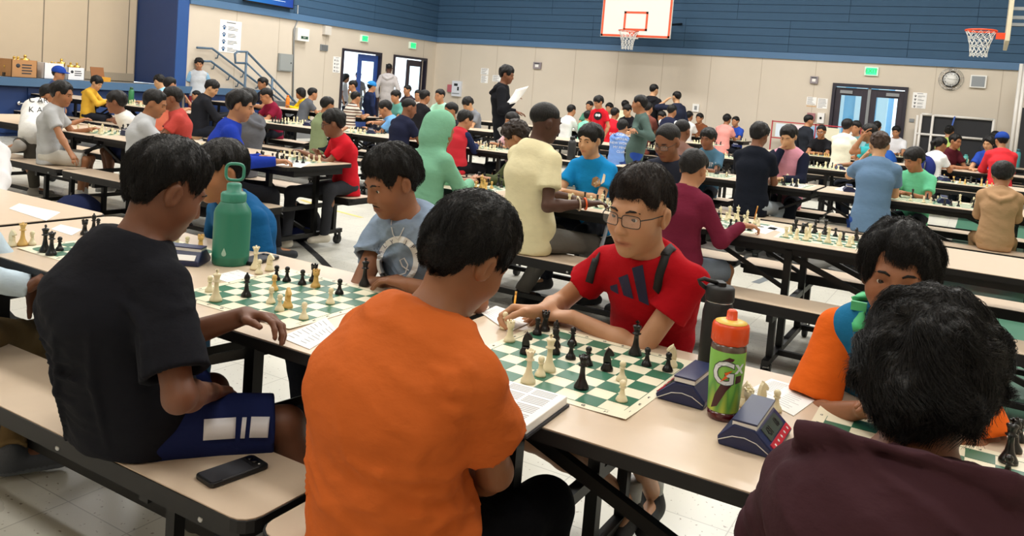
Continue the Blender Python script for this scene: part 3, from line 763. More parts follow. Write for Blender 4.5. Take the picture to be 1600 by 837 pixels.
def ik(S, W, l1, l2, hint):
    """Elbow for shoulder S, wrist W."""
    S, W = np.asarray(S, float), np.asarray(W, float); d = W-S; L = np.linalg.norm(d)
    if L > (l1+l2)*0.995: W = S+d/L*(l1+l2)*0.995; d = W-S; L = np.linalg.norm(d)
    if L < abs(l1-l2)*1.1+0.02: L = abs(l1-l2)*1.1+0.02; W = S+nrm(d)*L; d = W-S
    a = (l1*l1-l2*l2+L*L)/(2*L); h = math.sqrt(max(0, l1*l1-a*a)); u = d/L
    hv = np.asarray(hint, float); hv = hv-u*(hv @ u); return S+u*a+nrm(hv)*h, W
def head_solid(B, Hc, R, hs, lod, face):
    """Cranium, jaw, nose, lips, brows, ears blended in; units are metres at hs = 1."""
    g = lambda x, y, z: Hc+R @ (V3(x, y, z)*hs)
    E = lambda c, r, k=0.02, op='+', RR=R: B.ell(g(*c), np.array(r)*hs, RR, k*hs, op)
    C = lambda a, b, ra, rb=None, k=0.012, op='+': B.cap(g(*a), g(*b), ra*hs, (rb if rb is not None else ra)*hs, k*hs, op)
    E((0, -0.012, 0.038), (0.074, 0.094, 0.082)); E((0, 0.022, -0.020), (0.062, 0.070, 0.080), 0.03)
    E((0, 0.036, -0.066), (0.045, 0.050, 0.048), 0.03)
    E((0, 0.066, -0.097), (0.020, 0.018, 0.016), 0.025)
    for s in (-1, 1):
        E((s*0.040, 0.052, -0.028), (0.024, 0.028, 0.026), 0.03)
        RE = R @ rot(s*18, 0, s*8)
        E((s*0.077, -0.006, -0.006), (0.010, 0.020, 0.032), 0.008, '+', RE)
        E((s*0.080, -0.016, -0.004), (0.008, 0.011, 0.024), 0.005, '+', RE)
        if lod >= 2: E((s*0.086, 0.000, -0.004), (0.006, 0.009, 0.018), 0.006, '-', RE)
    if lod >= 1:
        C((0, 0.089, 0.008), (0, 0.103, -0.030), 0.0085, 0.0115, 0.014)
        C((-0.033, 0.080, 0.021), (0.033, 0.080, 0.021), 0.010, None, 0.018)
        for s in (-1, 1):
            E((s*0.011, 0.095, -0.035), (0.0075, 0.010, 0.0075), 0.008)
            E((s*0.031, 0.098, 0.003), (0.016, 0.014, 0.011), 0.014, '-')
        if lod >= 2:
            for s in (-1, 1):
                C((s*0.046, 0.071, 0.003), (s*0.031, 0.085, 0.0125), 0.0045, None, 0.005); C((s*0.031, 0.085, 0.0125), (s*0.017, 0.082, 0.004), 0.0045, None, 0.005)
                C((s*0.045, 0.071, -0.001), (s*0.030, 0.082, -0.0075), 0.0040, None, 0.005); C((s*0.030, 0.082, -0.0075), (s*0.017, 0.081, 0.000), 0.0040, None, 0.005)
                E((s*0.0065, 0.1035, -0.043), (0.003, 0.005, 0.003), 0.004, '-')
            C((-0.024, 0.080, -0.0665), (0, 0.0925, -0.0625), 0.0046, 0.0066, 0.005); C((0.024, 0.080, -0.0665), (0, 0.0925, -0.0625), 0.0046, 0.0066, 0.005)
            C((-0.017, 0.0835, -0.0752), (0.017, 0.0835, -0.0752), 0.0080, None, 0.006)
            C((-0.025, 0.0885, -0.0685), (0, 0.0985, -0.0685), 0.0032, None, 0.003, '-'); C((0.025, 0.0885, -0.0685), (0, 0.0985, -0.0685), 0.0032, None, 0.003, '-')
        else:
            C((-0.018, 0.086, -0.066), (0.018, 0.086, -0.066), 0.005, None, 0.008); C((-0.014, 0.085, -0.075), (0.014, 0.085, -0.075), 0.006, None, 0.008)
    return g
def hair_fn(Hc, R, hs, st, seed, lod):
    """Hair mass round the cranium cut along a hairline that runs forehead, temple, ear, nape."""
    t = st.get('t', 0.016); fr = st.get('front', 0.062); sd = st.get('side', -0.012); ear = st.get('ear', 0.012); np_ = st.get('nape', -0.062); amp = st.get('amp', 0.006); fl = st.get('fringe', 0.0)
    ys = [-0.12, -0.085, -0.045, -0.012, 0.012, 0.030, 0.042, 0.064, 0.085, 0.13]
    zs = [np_, np_, np_*0.75, ear-0.005, ear+0.010, sd, sd+0.004, fr-0.012 if fl == 0 else fr-0.004, fr, fr]
    top = st.get('top', 0.0)
    freq = st.get('freq', 55.0)
    S = Solid()
    c = Hc+R @ (V3(0, -0.014, 0.040)*hs)
    S.ell(c, (V3(0.0745+t, 0.094+t, 0.081+t+top*0.5))*hs, R)
    if top: S.ell(Hc+R @ (V3(0, 0.01, 0.055)*hs), V3(0.066, 0.085, 0.075+top)*hs, R, 0.02)
    if np_ < -0.045: S.ell(Hc+R @ (V3(0, -0.042, -0.03)*hs), V3(0.058+t*0.6, 0.050+t, 0.060)*hs, R, 0.03)
    if st.get('long'):
        L = st['long']; S.ell(Hc+R @ (V3(0, -0.03, -0.03-L*0.4)*hs), V3(0.080+t*0.8, 0.070+t, 0.08+L*0.5)*hs, R, 0.04)
    Ri = R.astype(f32); o = Hc.astype(f32)
    def cut(P, d):
        q = (P-o) @ Ri/hs
        x, y, z = q[:, 0], q[:, 1], q[:, 2]
        near = np.abs(d) < 0.03
        if near.any():
            qn = q[near]; ang = np.arctan2(qn[:, 0], qn[:, 1]+0.02); rr = np.sqrt(qn[:, 0]**2+(qn[:, 1]+0.03)**2)
            w = np.stack([ang*freq*0.09, rr*freq*0.35, qn[:, 2]*freq*0.30], 1)
            if st.get('curly'): w = qn*freq
            nz = vnoise(w, seed)+0.5*vnoise(w*2.3+7, seed+1)
            d = d.copy(); d[near] += amp*hs*nz
        zl = np.interp(y, ys, zs).astype(f32)
        zl = zl+(0.010*vnoise(np.stack([x*45, y*20, z*0], 1), seed+3)).astype(f32)*(1.0 if lod else 0.5)
        ax = np.abs(x)
        zl = np.where((y > 0.035), zl-np.clip((ax-0.035)/0.035, 0, 1)*(fr-sd)*0.55*(y > 0.05), zl)
        tp = np.clip((z-zl)/st.get('taper', 0.055), 0, 1); tp = tp*tp*(3-2*tp)
        d = d+(t+0.006)*hs*(1-tp)*np.where(y > 0.05, 0.55, 0.92)
        cutd = (zl-z)*hs*0.8
        inner = -(np.sqrt((x/0.070)**2+((y+0.012)/0.088)**2+((z-0.038)/0.078)**2)-1)*0.07*hs
        return np.maximum(np.maximum(d, cutd), inner*0.9 if st.get('shell') else -9)
    S.fn(cut)
    return S
HAIRDIR = {}
def strands(parent, V, Qc, Hc, R, hs, M, n, L, seed, lift=0.010, curl=0.0, name='hair_strands', r0=0.00055, whorl=(0, -0.05, 0.10), HS=None, tol=0.005, wave=0.35):
    """Fine strands lying along the hair mass, combed away from the crown."""
    rg = np.random.RandomState(seed)
    a, b, c = V[Qc[:, 0]], V[Qc[:, 1]], V[Qc[:, 2]]; nr = np.cross(b-a, c-a); ar = np.linalg.norm(nr, axis=1)
    cen = (a+c)/2; N = nr/(ar[:, None]+1e-12)
    q = (cen-Hc) @ R/hs; ok = (q[:, 2] > -0.075) & ((N*(cen-(Hc+R @ V3(0, -0.01, 0.02)*hs))).sum(1) > 0)
    ar = ar*ok; pick = rg.choice(len(cen), n, p=ar/ar.sum())
    P = cen[pick]+rg.normal(0, 0.0012, (n, 3)); Nn = N[pick]
    W = Hc+R @ (np.array(whorl)*hs); up = R[:, 2]; fw = R[:, 1]
    steps = 7; pts = np.zeros((n, steps, 3)); pts[:, 0] = P-Nn*0.0005
    d = P-W; d = d+rg.normal(0, 0.022, (n, 3))-up*0.01+fw*0.004
    alive = np.ones(n)
    for k in range(1, steps):
        pw = pts[:, k-1]*26
        d = d+wave*np.linalg.norm(d, axis=1)[:, None]*np.stack([vnoise(pw+9*j, seed+j) for j in range(3)], 1)
        d = d-Nn*(d*Nn).sum(1)[:, None]; d = d/(np.linalg.norm(d, axis=1)[:, None]+1e-9)
        d = d+rg.normal(0, 0.10+curl, (n, 3))
        Pn = pts[:, k-1]+d/np.linalg.norm(d, axis=1)[:, None]*(L/steps)*alive[:, None]
        cc = Hc+R @ V3(0, -0.012, 0.035)*hs
        Nn = Pn-cc; Nn = Nn/np.linalg.norm(Nn, axis=1)[:, None]
        pts[:, k] = Pn+Nn*(lift/steps)*rg.uniform(0.15, 1.0, (n, 1))*alive[:, None]-up*0.0012*k*(L/0.04)*alive[:, None]
        if HS is not None: alive = np.where(HS.ev(pts[:, k].astype(f32), 0.2) > tol, 0.06, alive)
    cv = bpy.data.hair_curves.new(name); cv.add_curves([steps]*n)
    loc = np.array(parent_loc(parent))
    cv.points.foreach_set('position', (pts-loc).astype(f32).ravel())
    rad = np.tile(np.linspace(1, 0.25, steps)*r0, n).astype(f32)
    try: cv.points.foreach_set('radius', rad)
    except Exception:
        at = cv.attributes.get('radius') or cv.attributes.new('radius', 'FLOAT', 'POINT'); at.data.foreach_set('value', rad)
    cv.materials.append(M)
    return put(name, cv, parent)
def parent_loc(o):
    l = np.zeros(3)
    while o is not None: l += np.array(o.location); o = o.parent
    return l
EYEW = mat('eye_white', '#e4ddd6', rough=0.25)
def eye_mesh(lod=2):
    nm = 'eye' if lod == 2 else 'eye_small'
    if nm in _M: return _M[nm]
    m = bpy.data.materials.new('eye'); m.use_nodes = True; N = m.node_tree.nodes; L = m.node_tree.links; b = N['Principled BSDF']; b.inputs['Roughness'].default_value = 0.12
    tc = N.new('ShaderNodeTexCoord'); sp = N.new('ShaderNodeSeparateXYZ'); L.new(tc.outputs['Object'], sp.inputs[0])
    r = N.new('ShaderNodeValToRGB'); cr = r.color_ramp; cr.interpolation = 'CONSTANT'
    cr.elements[0].position = 0; cr.elements[0].color = (*lin('#bdb2aa' if lod == 2 else '#8d7a6e'), 1); cr.elements[1].position = 0.80 if lod == 2 else 0.72; cr.elements[1].color = (*lin('#2c1a10'), 1)
    e = cr.elements.new(0.965); e.color = (0.004, 0.004, 0.004, 1)
    L.new(sp.outputs['Y'], r.inputs[0]); L.new(r.outputs[0], b.inputs['Base Color'])
    me = MB().sphere((0, 0, 0), 1.0, 16, 12).mesh('eye', m); _M[nm] = me; return me
def hand_solid(B, W, R, hs, side, curl, spread, thumb, lod):
    """Palm, four fingers of their own lengths and a thumb. R columns: across (toward thumb side is +x*side), along fingers, back of hand."""
    ac, al, bk = R[:, 0]*side, R[:, 1], R[:, 2]
    g = lambda x, y, z: W+(ac*x+al*y+bk*z)*hs
    if lod == 0:
        B.cap(g(0, 0.0, 0), g(0, 0.06, 0), 0.024*hs, 0.026*hs, 0.02); B.cap(g(0, 0.07, -0.005), g(0.0, 0.12, -0.03), 0.020*hs, 0.012*hs, 0.015); B.cap(g(0.02, 0.03, 0), g(0.048, 0.075, -0.012), 0.012*hs, 0.009*hs, 0.01); return
    xs = (0.028, 0.009, -0.010, -0.027); ln = ((.042, .024, .020), (.046, .028, .021), (.043, .026, .020), (.034, .020, .018)); ky = (0.088, 0.092, 0.088, 0.080)
    for i in range(4):
        B.cap(g(xs[i]*0.55, 0.008, 0.0), g(xs[i], ky[i]-0.012, 0.002), 0.0135*hs, 0.0115*hs, 0.014)
    B.cap(g(0.012, 0.02, -0.006), g(0.022, 0.05, -0.010), 0.017*hs, 0.014*hs, 0.012)
    cu = curl if isinstance(curl, (list, tuple)) else [curl]*4
    for i in range(4):
        p = g(xs[i], ky[i]-0.008, 0.002); ang = 0.0; sp = math.radians(spread*(1.0-i*0.68)); c = cu[i]
        for j in range(3):
            ang += math.radians((0.62, 0.95, 0.60)[j]*c)
            dr = (al*math.cos(ang)-bk*math.sin(ang)); dr = nrm(dr+ac*math.sin(sp)*math.cos(ang))
            q = p+dr*ln[i][j]*hs; r1 = (0.0092, 0.0083, 0.0076)[j]*hs; r2 = (0.0083, 0.0076, 0.0064)[j]*hs
            if i == 3: r1 *= .88; r2 *= .88
            B.cap(p, q, r1, r2, 0.0035 if j else 0.006); p = q
    ta, tb = thumb                                           # away from the palm, downward
    d0 = nrm(ac*0.75+al*0.75-bk*0.25); p = g(0.020, 0.020, -0.006); q = p+d0*0.040*hs; B.cap(p, q, 0.0145*hs, 0.0115*hs, 0.010)
    d1 = nrm(ac*math.sin(math.radians(ta))+al*math.cos(math.radians(ta))-bk*math.sin(math.radians(tb))); p = q; q = p+d1*0.031*hs; B.cap(p, q, 0.0108*hs, 0.0095*hs, 0.004)
    d2 = nrm(d1-bk*0.25+al*0.2); p = q; q = p+d2*0.024*hs; B.cap(p, q, 0.0098*hs, 0.0078*hs, 0.004)
VOX = {0: (0.020, 0.021, 0.015), 1: (0.0105, 0.0125, 0.0085), 2: (0.0052, 0.0075, 0.0055)}
SEAT = BH
def surf(S, P, d, n=24, step=0.6):
    """March points along d until they meet the solid."""
    P = np.array(P, float); d = np.asarray(d, float)
    D = np.broadcast_to(d/np.linalg.norm(d, axis=-1, keepdims=True), P.shape)
    for _ in range(n):
        e = S.ev(P.astype(f32), 0.3); P = P+D*(e*step)[:, None]
    return P
def person(label, head, yaw, hip=None, hyaw=None, hp=8.0, hr=0.0, s=0.85, hs=0.92, girth=1.0, lod=0, skin_c='#8a5a3c', pose='sit', row=None, side='n', lean=None,
           armL=None, armR=None, shirt='#888888', sleeve='short', hood=None, pants='#22252e', plen='long', shoes='#2a2a2c', hair=None, hair_c='#0d0b0b', face=True,
           legs=None, fold=0.004, seed=None, loose=0.016, group=None, slouch=0.035, nstr=0, neck_r=0.047, collar=0.014, hem=0.05, shirt_m=None, vox=None, hood_drop=1.0, sleeve_c=None, twist=0.0, nobot=False, sock=None, cufflen=0.62, gaze=(0, 8), creases=()):
    seed = seed if seed is not None else (abs(hash(label)) if False else sum(map(ord, label)))
    rg = random.Random(seed)
    Hc = np.array(head, float); hyaw = yaw if hyaw is None else hyaw
    R = rot(hyaw, hp, hr); T = rot(yaw); rt, fw, up = T[:, 0], T[:, 1], V3(0, 0, 1)
    if hip is None:
        if pose == 'sit' and row is not None:
            rows = ROWL if Hc[0] < -4.2 else ROWS
            hy = rows[row]+(-0.505 if side == 'n' else 0.505)
            hip = V3(Hc[0]-rt[0]*0.0-fw[0]*(0.12 if lean is None else lean), hy, SEAT+0.085*s+0.012)
        else:
            hip = Hc-fw*(0.0 if lean is None else lean); hip[2] = Hc[2]-0.72*s if pose == 'stand' else SEAT+0.09
    hip = np.array(hip, float)
    vb, vc, vh = VOX[lod]
    NR = neck_r*hs/0.92
    top_n = Hc+R @ (V3(0, -0.026, -0.072)*hs)
    spd = nrm(hip-top_n)
    nb = top_n+nrm(spd*0.75+V3(0, 0, -0.6)-fw*0.12)*0.075*s
    L = np.linalg.norm(nb-hip); sp = nrm(nb-hip)
    back = -nrm(fw-sp*(fw @ sp))
    TW = rot(yaw+twist); rts = TW[:, 0]; fws = TW[:, 1]
    pts = [hip-sp*0.05*s, hip+sp*0.07*s, hip+sp*L*0.36+back*slouch*0.6, hip+sp*L*0.68+back*slouch, nb-sp*0.055*s+back*slouch*0.45, nb]
    A = np.array([.150, .152, .135, .152, .108, .045])*s*girth; Bd = np.array([.105, .112, .098, .108, .078, .045])*s*girth
    sh_c = nb-sp*0.082*s+back*slouch*0.3
    sh = {'L': sh_c-rts*0.160*s, 'R': sh_c+rts*0.160*s}
    # ---- arms
    arms = {}
    for k, sg, spec in (('L', -1, armL), ('R', 1, armR)):
        spec = dict(spec) if spec else {}
        if 'to' in spec: W = np.array(spec['to'], float)
        elif pose == 'stand': W = sh[k]+rts*sg*0.07*s-up*0.50*s+fws*0.06
        else:
            mode = spec.get('mode', 'table')
            if mode == 'table': W = sh[k]*V3(1, 1, 0)+fws*(0.30+0.04*rg.random())*s/0.85-rts*sg*(0.06+0.05*rg.random())+V3(0, 0, TH+0.035)
            elif mode == 'lap': W = hip+fws*0.26*s+rts*sg*0.09+up*0.11
            else: W = sh[k]+fws*0.12-up*0.4
        hint = np.array(spec['hint'], float) if 'hint' in spec else rts*sg*0.55-up*0.8-fws*0.25
        el, W = ik(sh[k], W, 0.285*s, 0.250*s, hint)
        if 'el' in spec: el = sh[k]+nrm(np.array(spec['el'])-sh[k])*0.285*s; W = el+nrm(np.array(spec['to'])-el)*min(0.27*s, max(0.2*s, np.linalg.norm(np.array(spec['to'])-el)))
        al = nrm(spec['al']) if 'al' in spec else nrm(W-el)
        bk = np.array(spec.get('bk', V3(0, 0, 1)), float); bk = nrm(bk-al*(bk @ al)+1e-6)
        ac = np.cross(al, bk)                       # right-hand side of a palm-down hand
        arms[k] = dict(W=W, el=el, sh=sh[k], R=np.stack([ac, al, bk], 1), side=(-sg if True else 1), curl=spec.get('curl', 28), spread=spec.get('spread', 9), thumb=spec.get('thumb', (35, 25)))
    # ---- legs
    lg = {}
    legs = legs or {}
    for k, sg in (('L', -1), ('R', 1)):
        hj = hip+rt*sg*0.085*s
        sp_ = legs.get(k, {})
        if pose == 'stand':
            an = V3(*(hip[:2]+rt[:2]*sg*0.10*s), 0.085); an = an+fw*sp_.get('fwd', 0.0)
            kn = (hj+an)/2+fw*0.03; toe = nrm(fw+rt*sg*0.2)
        elif pose == 'kneel':
            kn = hj+fw*0.30*s-up*0.28*s; kn[2] = SEAT+0.07; an = kn-fw*0.40*s+up*0.0; an[2] = SEAT+0.06; toe = nrm(-fw*0.6-up*0.4)
        else:
            kd = nrm(fw+rt*sg*sp_.get('out', 0.22)); kn = hj+kd*0.40*s*sp_.get('tl', 1.0); kn[2] = max(SEAT+0.05, sp_.get('kz', 0.50))
            an = kn+fw*sp_.get('fwd', -0.05)*s+rt*sp_.get('dx', 0.0); an[2] = max(0.085, kn[2]-0.42*s); toe = nrm(fw+rt*sg*0.15)
        if 'knee' in sp_: kn = np.array(sp_['knee'], float)
        if 'ankle' in sp_: an = np.array(sp_['ankle'], float)
        if 'toe' in sp_: toe = nrm(sp_['toe'])
        lg[k] = (hj, kn, an, toe)
    # ---- body: one continuous skin
    S = Solid()
    S.sweep(pts, A-0.008, Bd-0.008, rt)
    S.cap(top_n+R @ (V3(0, 0.006, 0.05)*hs), nb-sp*0.02, NR*0.94, NR*1.08, 0.03)
    for k in 'LR':
        a = arms[k]
        S.cap(nb+sp*0.010, sh[k], 0.030*s, 0.038*s, 0.04); S.cap(a['sh'], a['el'], 0.043*s*girth, 0.036*s, 0.03)
        m = a['el']+(a['W']-a['el'])*0.3
        S.cap(a['el'], m, 0.035*s, 0.037*s, 0.02); S.cap(m, a['W'], 0.037*s, 0.0245*s, 0.02)
        hand_solid(S, a['W'], a['R'], hs*0.97*min(1, s/0.85*0.98), a['side'], a['curl'], a['spread'], a['thumb'], lod)
        hj, kn, an, toe = lg[k]
        if not nobot:
            S.cap(hj, kn, 0.072*s*girth, 0.050*s, 0.04); cm = kn+(an-kn)*0.3+(-fw)*0.012
            S.cap(kn, cm, 0.047*s, 0.050*s, 0.02); S.cap(cm, an, 0.049*s, 0.032*s, 0.02); S.cap(an-up*0.03, an+toe*0.12*s-up*0.04, 0.034*s, 0.024*s, 0.02)
    g = head_solid(S, Hc, R, hs, lod, face)
    V, Q = mesh_solid(S, vox or vb)
    # skin tint: lips, cheeks
    q = (V-Hc) @ R/hs; tint = np.ones((len(V), 3))
    if lod >= 1:
        w = 0.95*np.exp(-((q[:, 0]/0.026)**2)**2-((q[:, 2]+0.0685)/0.0085)**4)*(q[:, 1] > 0.07)
        tint = tint*(1-w[:, None])+w[:, None]*np.array([0.80, 0.50, 0.50])
        w = 0.8*np.exp(-((q[:, 0]/0.025)**2)**2-((q[:, 2]+0.0685)/0.0026)**2)*(q[:, 1] > 0.07)
        tint = tint*(1-w[:, None])+w[:, None]*np.array([0.42, 0.22, 0.22])
        w = np.exp(-((np.abs(q[:, 0])-0.042)/0.02)**2-((q[:, 2]+0.03)/0.022)**2)*(q[:, 1] > 0.04)*0.5
        tint = tint*(1-w[:, None])+w[:, None]*np.array([1.06, 0.90, 0.86])
        w = np.exp(-((np.abs(q[:, 0])-0.030)/0.014)**2-((q[:, 2]-0.004)/0.011)**2)*(q[:, 1] > 0.06)*0.5
        tint = tint*(1-w[:, None])+w[:, None]*np.array([0.80, 0.74, 0.74])
    base = V3(hip[0], hip[1], 0)
    root = thing('person', tuple(base), label, 'person', group)
    sk = put('body', np_mesh('body', V, Q, skin(skin_c), tint, base), root)
    out = dict(root=root, base=base, g=g, R=R, Hc=Hc, hs=hs, S=S, T=T, nb=nb, sp=sp, sh=sh, arms=arms, legs=lg, hip=hip, pts=pts, A=A, B=Bd, rt=rt, fw=fw, s=s, rts=rts, fws=fws, body=sk, head_v=V)
    # ---- shirt
    C = Solid(); lo = loose*s/0.85
    cp = list(pts); cp[0] = hip-sp*(0.05+hem)*s
    C.sweep(cp, A+lo, Bd+lo, rt)
    for k in 'LR':
        a = arms[k]
        C.cap(nb-sp*0.004, sh[k], 0.034*s, 0.046*s+lo*0.5, 0.05)
        T1 = Solid(); de = nrm(a['el']-a['sh'])
        if sleeve == 'short':
            cu = a['sh']+(a['el']-a['sh'])*cufflen
            T1.cap(a['sh'], cu+de*0.06, 0.046*s*girth+lo*0.6, 0.049*s*girth+lo*1.1, 0); T1.half(cu, de)
            if lod == 2: T1.cap(cu-de*0.02, cu+de*0.1, 0.046*s*girth+lo*0.35, 0.046*s*girth+lo*0.45, 0.004, '-')
        elif sleeve == 'long':
            df = nrm(a['W']-a['el']); cu = a['el']+(a['W']-a['el'])*0.97
            T1.cap(a['sh'], a['el'], 0.047*s*girth+lo*0.8, 0.040*s+lo*0.8, 0.02).cap(a['el'], cu+df*0.05, 0.040*s+lo*0.75, 0.031*s+lo*0.35, 0.03).half(cu, df)
        else: continue
        C.nest(T1, 0.016 if lod == 2 else 0.03) if sleeve_c is None else out.setdefault('sleeves', []).append(T1)
    if hood == 'down':
        H = Solid(); bk_ = -fws
        hb = (lo+slouch*0.4)*0.8; U = [nb+rts*0.085*s+fws*0.035*s-up*0.010, nb+rts*0.130*s+bk_*(0.055*s+hb*0.5)-up*0.02*hood_drop, nb+rts*0.095*s+bk_*(0.120*s+hb)*(0.6+0.4*hood_drop)-up*0.070*s*hood_drop, nb+bk_*(0.135*s+hb)*(0.6+0.4*hood_drop)-up*0.115*s*hood_drop]
        U = U+[u-rts*2*((u-nb) @ rts) for u in U[-2::-1]]
        U = np.array(U)
        for _ in range(4):
            e_ = C.ev(U.astype(f32), 0.3); gr = np.stack([C.ev((U+np.eye(3)[k]*0.006).astype(f32), 0.3)-e_ for k in range(3)], 1); gr /= np.linalg.norm(gr, axis=1)[:, None]+1e-9
            U = U-gr*(e_-np.array([-0.030, -0.004, 0.022, 0.032, 0.022, -0.004, -0.030])*(1.0 if lod == 2 else 0.6))[:, None]*0.8
        for i in range(len(U)-1): H.cap(U[i], U[i+1], 0.027*s, 0.027*s, 0.004)
        if lod < 2: um = (U[2]+U[4])/2; H.ell(um*0.5+U[3]*0.2+nb*0.3, V3(0.080, 0.045, 0.060)*s, rot(yaw), 0.02)
        C.nest(H, 0.0 if lod == 2 else 0.02)
        if lod == 2: C.ell(U[3]*0.55+nb*0.45+up*0.030+bk_*0.012, V3(0.100, 0.042, 0.046)*s, rot(yaw, -12), 0.010, '-')
        C.cap(nb-rts*0.07*s+fw*0.01, nb-rts*0.03*s+fw*0.055*s-up*0.03, 0.022*s, 0.018*s, 0.02); C.cap(nb+rts*0.07*s+fw*0.01, nb+rts*0.03*s+fw*0.055*s-up*0.03, 0.022*s, 0.018*s, 0.02)
    if hood == 'up':
        H = Solid(); hc = g(0, -0.020, 0.020); H.ell(hc, V3(0.106, 0.128, 0.140)*hs, R, 0).ell(g(0, -0.07, -0.06), V3(0.095, 0.085, 0.10)*hs, R, 0.04).cap(g(0, -0.03, -0.06), nb, 0.085*hs, 0.09*s, 0.05).ell(g(0, -0.115, 0.05), V3(0.030, 0.035, 0.05)*hs, R, 0.05)
        H.half(g(0, 0.082, 0), R[:, 1], 0.02)
        H.ell(g(0, 0.02, 0.0), V3(0.086, 0.105, 0.118)*hs, R, 0.01, '-')
        C.nest(H, 0.03)
    if hood != 'up':
        ax = nrm(top_n-nb)
        C.half(nb+ax*(collar+0.006)+fws*0.0, nrm(ax*0.9+fws*0.22), 0.006)
        C.cap(nb-sp*0.035, nb+ax*0.05, NR+0.015, NR+0.013, 0.012); C.half(nb+ax*(collar+0.006), nrm(ax*0.9+fws*0.22), 0.004)
        C.cap(nb+ax*0.0, top_n+ax*0.1, NR+0.002, NR+0.006, 0.003, '-')
    if pose == 'sit': C.half(V3(hip[0], hip[1], SEAT+0.004), V3(0, 0, -1), 0.01)
    if lod >= 1 and fold:
        b32 = hip.astype(f32); Tm = T.astype(f32); sd = seed
        def folds(P, d):
            near = np.abs(d) < 0.03
            if near.any():
                p = (P[near]-b32) @ Tm
                dz = p[:, 2]
                q1 = np.stack([p[:, 0]*8+dz*5, p[:, 1]*8, dz*20+p[:, 0]*7], 1); w0 = vnoise(p*4.5, sd+9)
                n = 1-np.abs(vnoise(q1+w0[:, None]*1.2, sd))*2.6
                n2 = 1-np.abs(vnoise(np.stack([p[:, 0]*15+dz*12, p[:, 1]*15, dz*30-p[:, 0]*14], 1)+w0[:, None]*1.5, sd+5))*2.4
                wgt = np.clip(1.15-dz/0.55, 0.45, 1.0)*np.clip(0.75+0.8*w0, 0.25, 1.3)
                d = d.copy(); d[near] -= fold*wgt*(np.clip(n, -0.3, 1)*1.0+0.40*np.clip(n2, -0.2, 1))
            return d
        C.fn(folds)
    for cr in creases:                               # folds drawn where the photograph shows them
        dd = np.array([nrm(ray(*p)) for p in cr]); P = np.array([[0, 0, EYE]]+0*dd)+dd*(np.linalg.norm(hip-np.array([0, 0, EYE]))*0.6)
        for _ in range(50): P = P+dd*(C.ev(P.astype(f32), 0.3)*0.6)[:, None]
        if np.linalg.norm(P-hip, axis=1).max() > 0.9: continue
        m = len(P)
        for i in range(m-1):
            ra = 0.010 if i else 0.004; rb = 0.010 if i < m-2 else 0.003
            if m == 2: ra, rb = 0.005, 0.011
            C.cap(P[i]+dd[i]*0.001, P[i+1]+dd[i+1]*0.001, ra, rb, 0.014)
    out['C'] = C
    V2, Q2 = mesh_solid(C, vc)
    sm = shirt_m or cloth(shirt)
    if lod == 2 and hood is None:
        cn = nrm(ax*0.9+fws*0.22); cx_ = nrm(rts-cn*(cn @ rts)); cy_ = np.cross(cn, cx_); co = nb+ax*collar
        MB().tube([tuple(co+(cx_*math.cos(t)+cy_*math.sin(t))*(NR+0.0085)-base) for t in [2*PI*i/40 for i in range(41)]], 0.0065, 8, False).build('collar', sm, root)
    shn = {'long': 'sweatshirt', 'short': 'shirt', 'none': 'vest'}[sleeve] if hood is None else 'hoodie'
    out['shirt'] = put(shn, np_mesh(shn, V2, Q2, sm, None, base), root)
    if sleeve_c is not None:
        for T1 in out.get('sleeves', []):
            Va, Qa = mesh_solid(T1, vc); put('sleeve', np_mesh('sleeve', Va, Qa, cloth(sleeve_c), None, base), root)
    # ---- trousers or shorts
    if not nobot:
        Pn = Solid()
        Pn.ell(hip+fw*0.005-up*0.0, V3(0.160, 0.118, 0.105)*s*girth, T, 0)
        if pose == 'sit': Pn.half(V3(hip[0], hip[1], SEAT+0.002), V3(0, 0, -1), 0.012)
        for k in 'LR':
            hj, kn, an, toe = lg[k]; t1 = nrm(kn-hj)
            U = Solid()
            if plen == 'long':
                U.cap(hj, kn, 0.085*s*girth, 0.064*s, 0).cap(kn, an, 0.064*s, 0.050*s, 0.03).half(an-nrm(an-kn)*0.0, nrm(an-kn))
                (U.cap(an-nrm(an-kn)*0.03, an+nrm(an-kn)*0.1, 0.034*s, 0.034*s, 0.004, '-') if lod == 2 else None)
            else:
                cu = hj+(kn-hj)*0.90
                U.cap(hj, cu+t1*0.06, 0.088*s*girth, 0.082*s, 0).half(cu, t1)
                if lod == 2: U.cap(cu-t1*0.03, cu+t1*0.1, 0.064*s, 0.066*s, 0.004, '-')
            Pn.nest(U, 0.04)
        if lod >= 1:
            b3 = hip.astype(f32)
            def pf(P, d):
                near = np.abs(d) < 0.03
                if near.any():
                    p = P[near]-b3; d = d.copy(); d[near] -= 0.005*np.clip(1-np.abs(vnoise(p*np.array([9, 9, 9], f32)+3, seed))*2.4, 0, 1)
                return d
            Pn.fn(pf)
        if pose == 'sit':                            # keep only what is above the seat, or in front of it
            pass
        out['Pn'] = Pn
        V3_, Q3 = mesh_solid(Pn, vc)
        nm = 'trousers' if plen == 'long' else 'shorts'
        out['pants'] = put(nm, np_mesh(nm, V3_, Q3, cloth(pants), None, base), root)
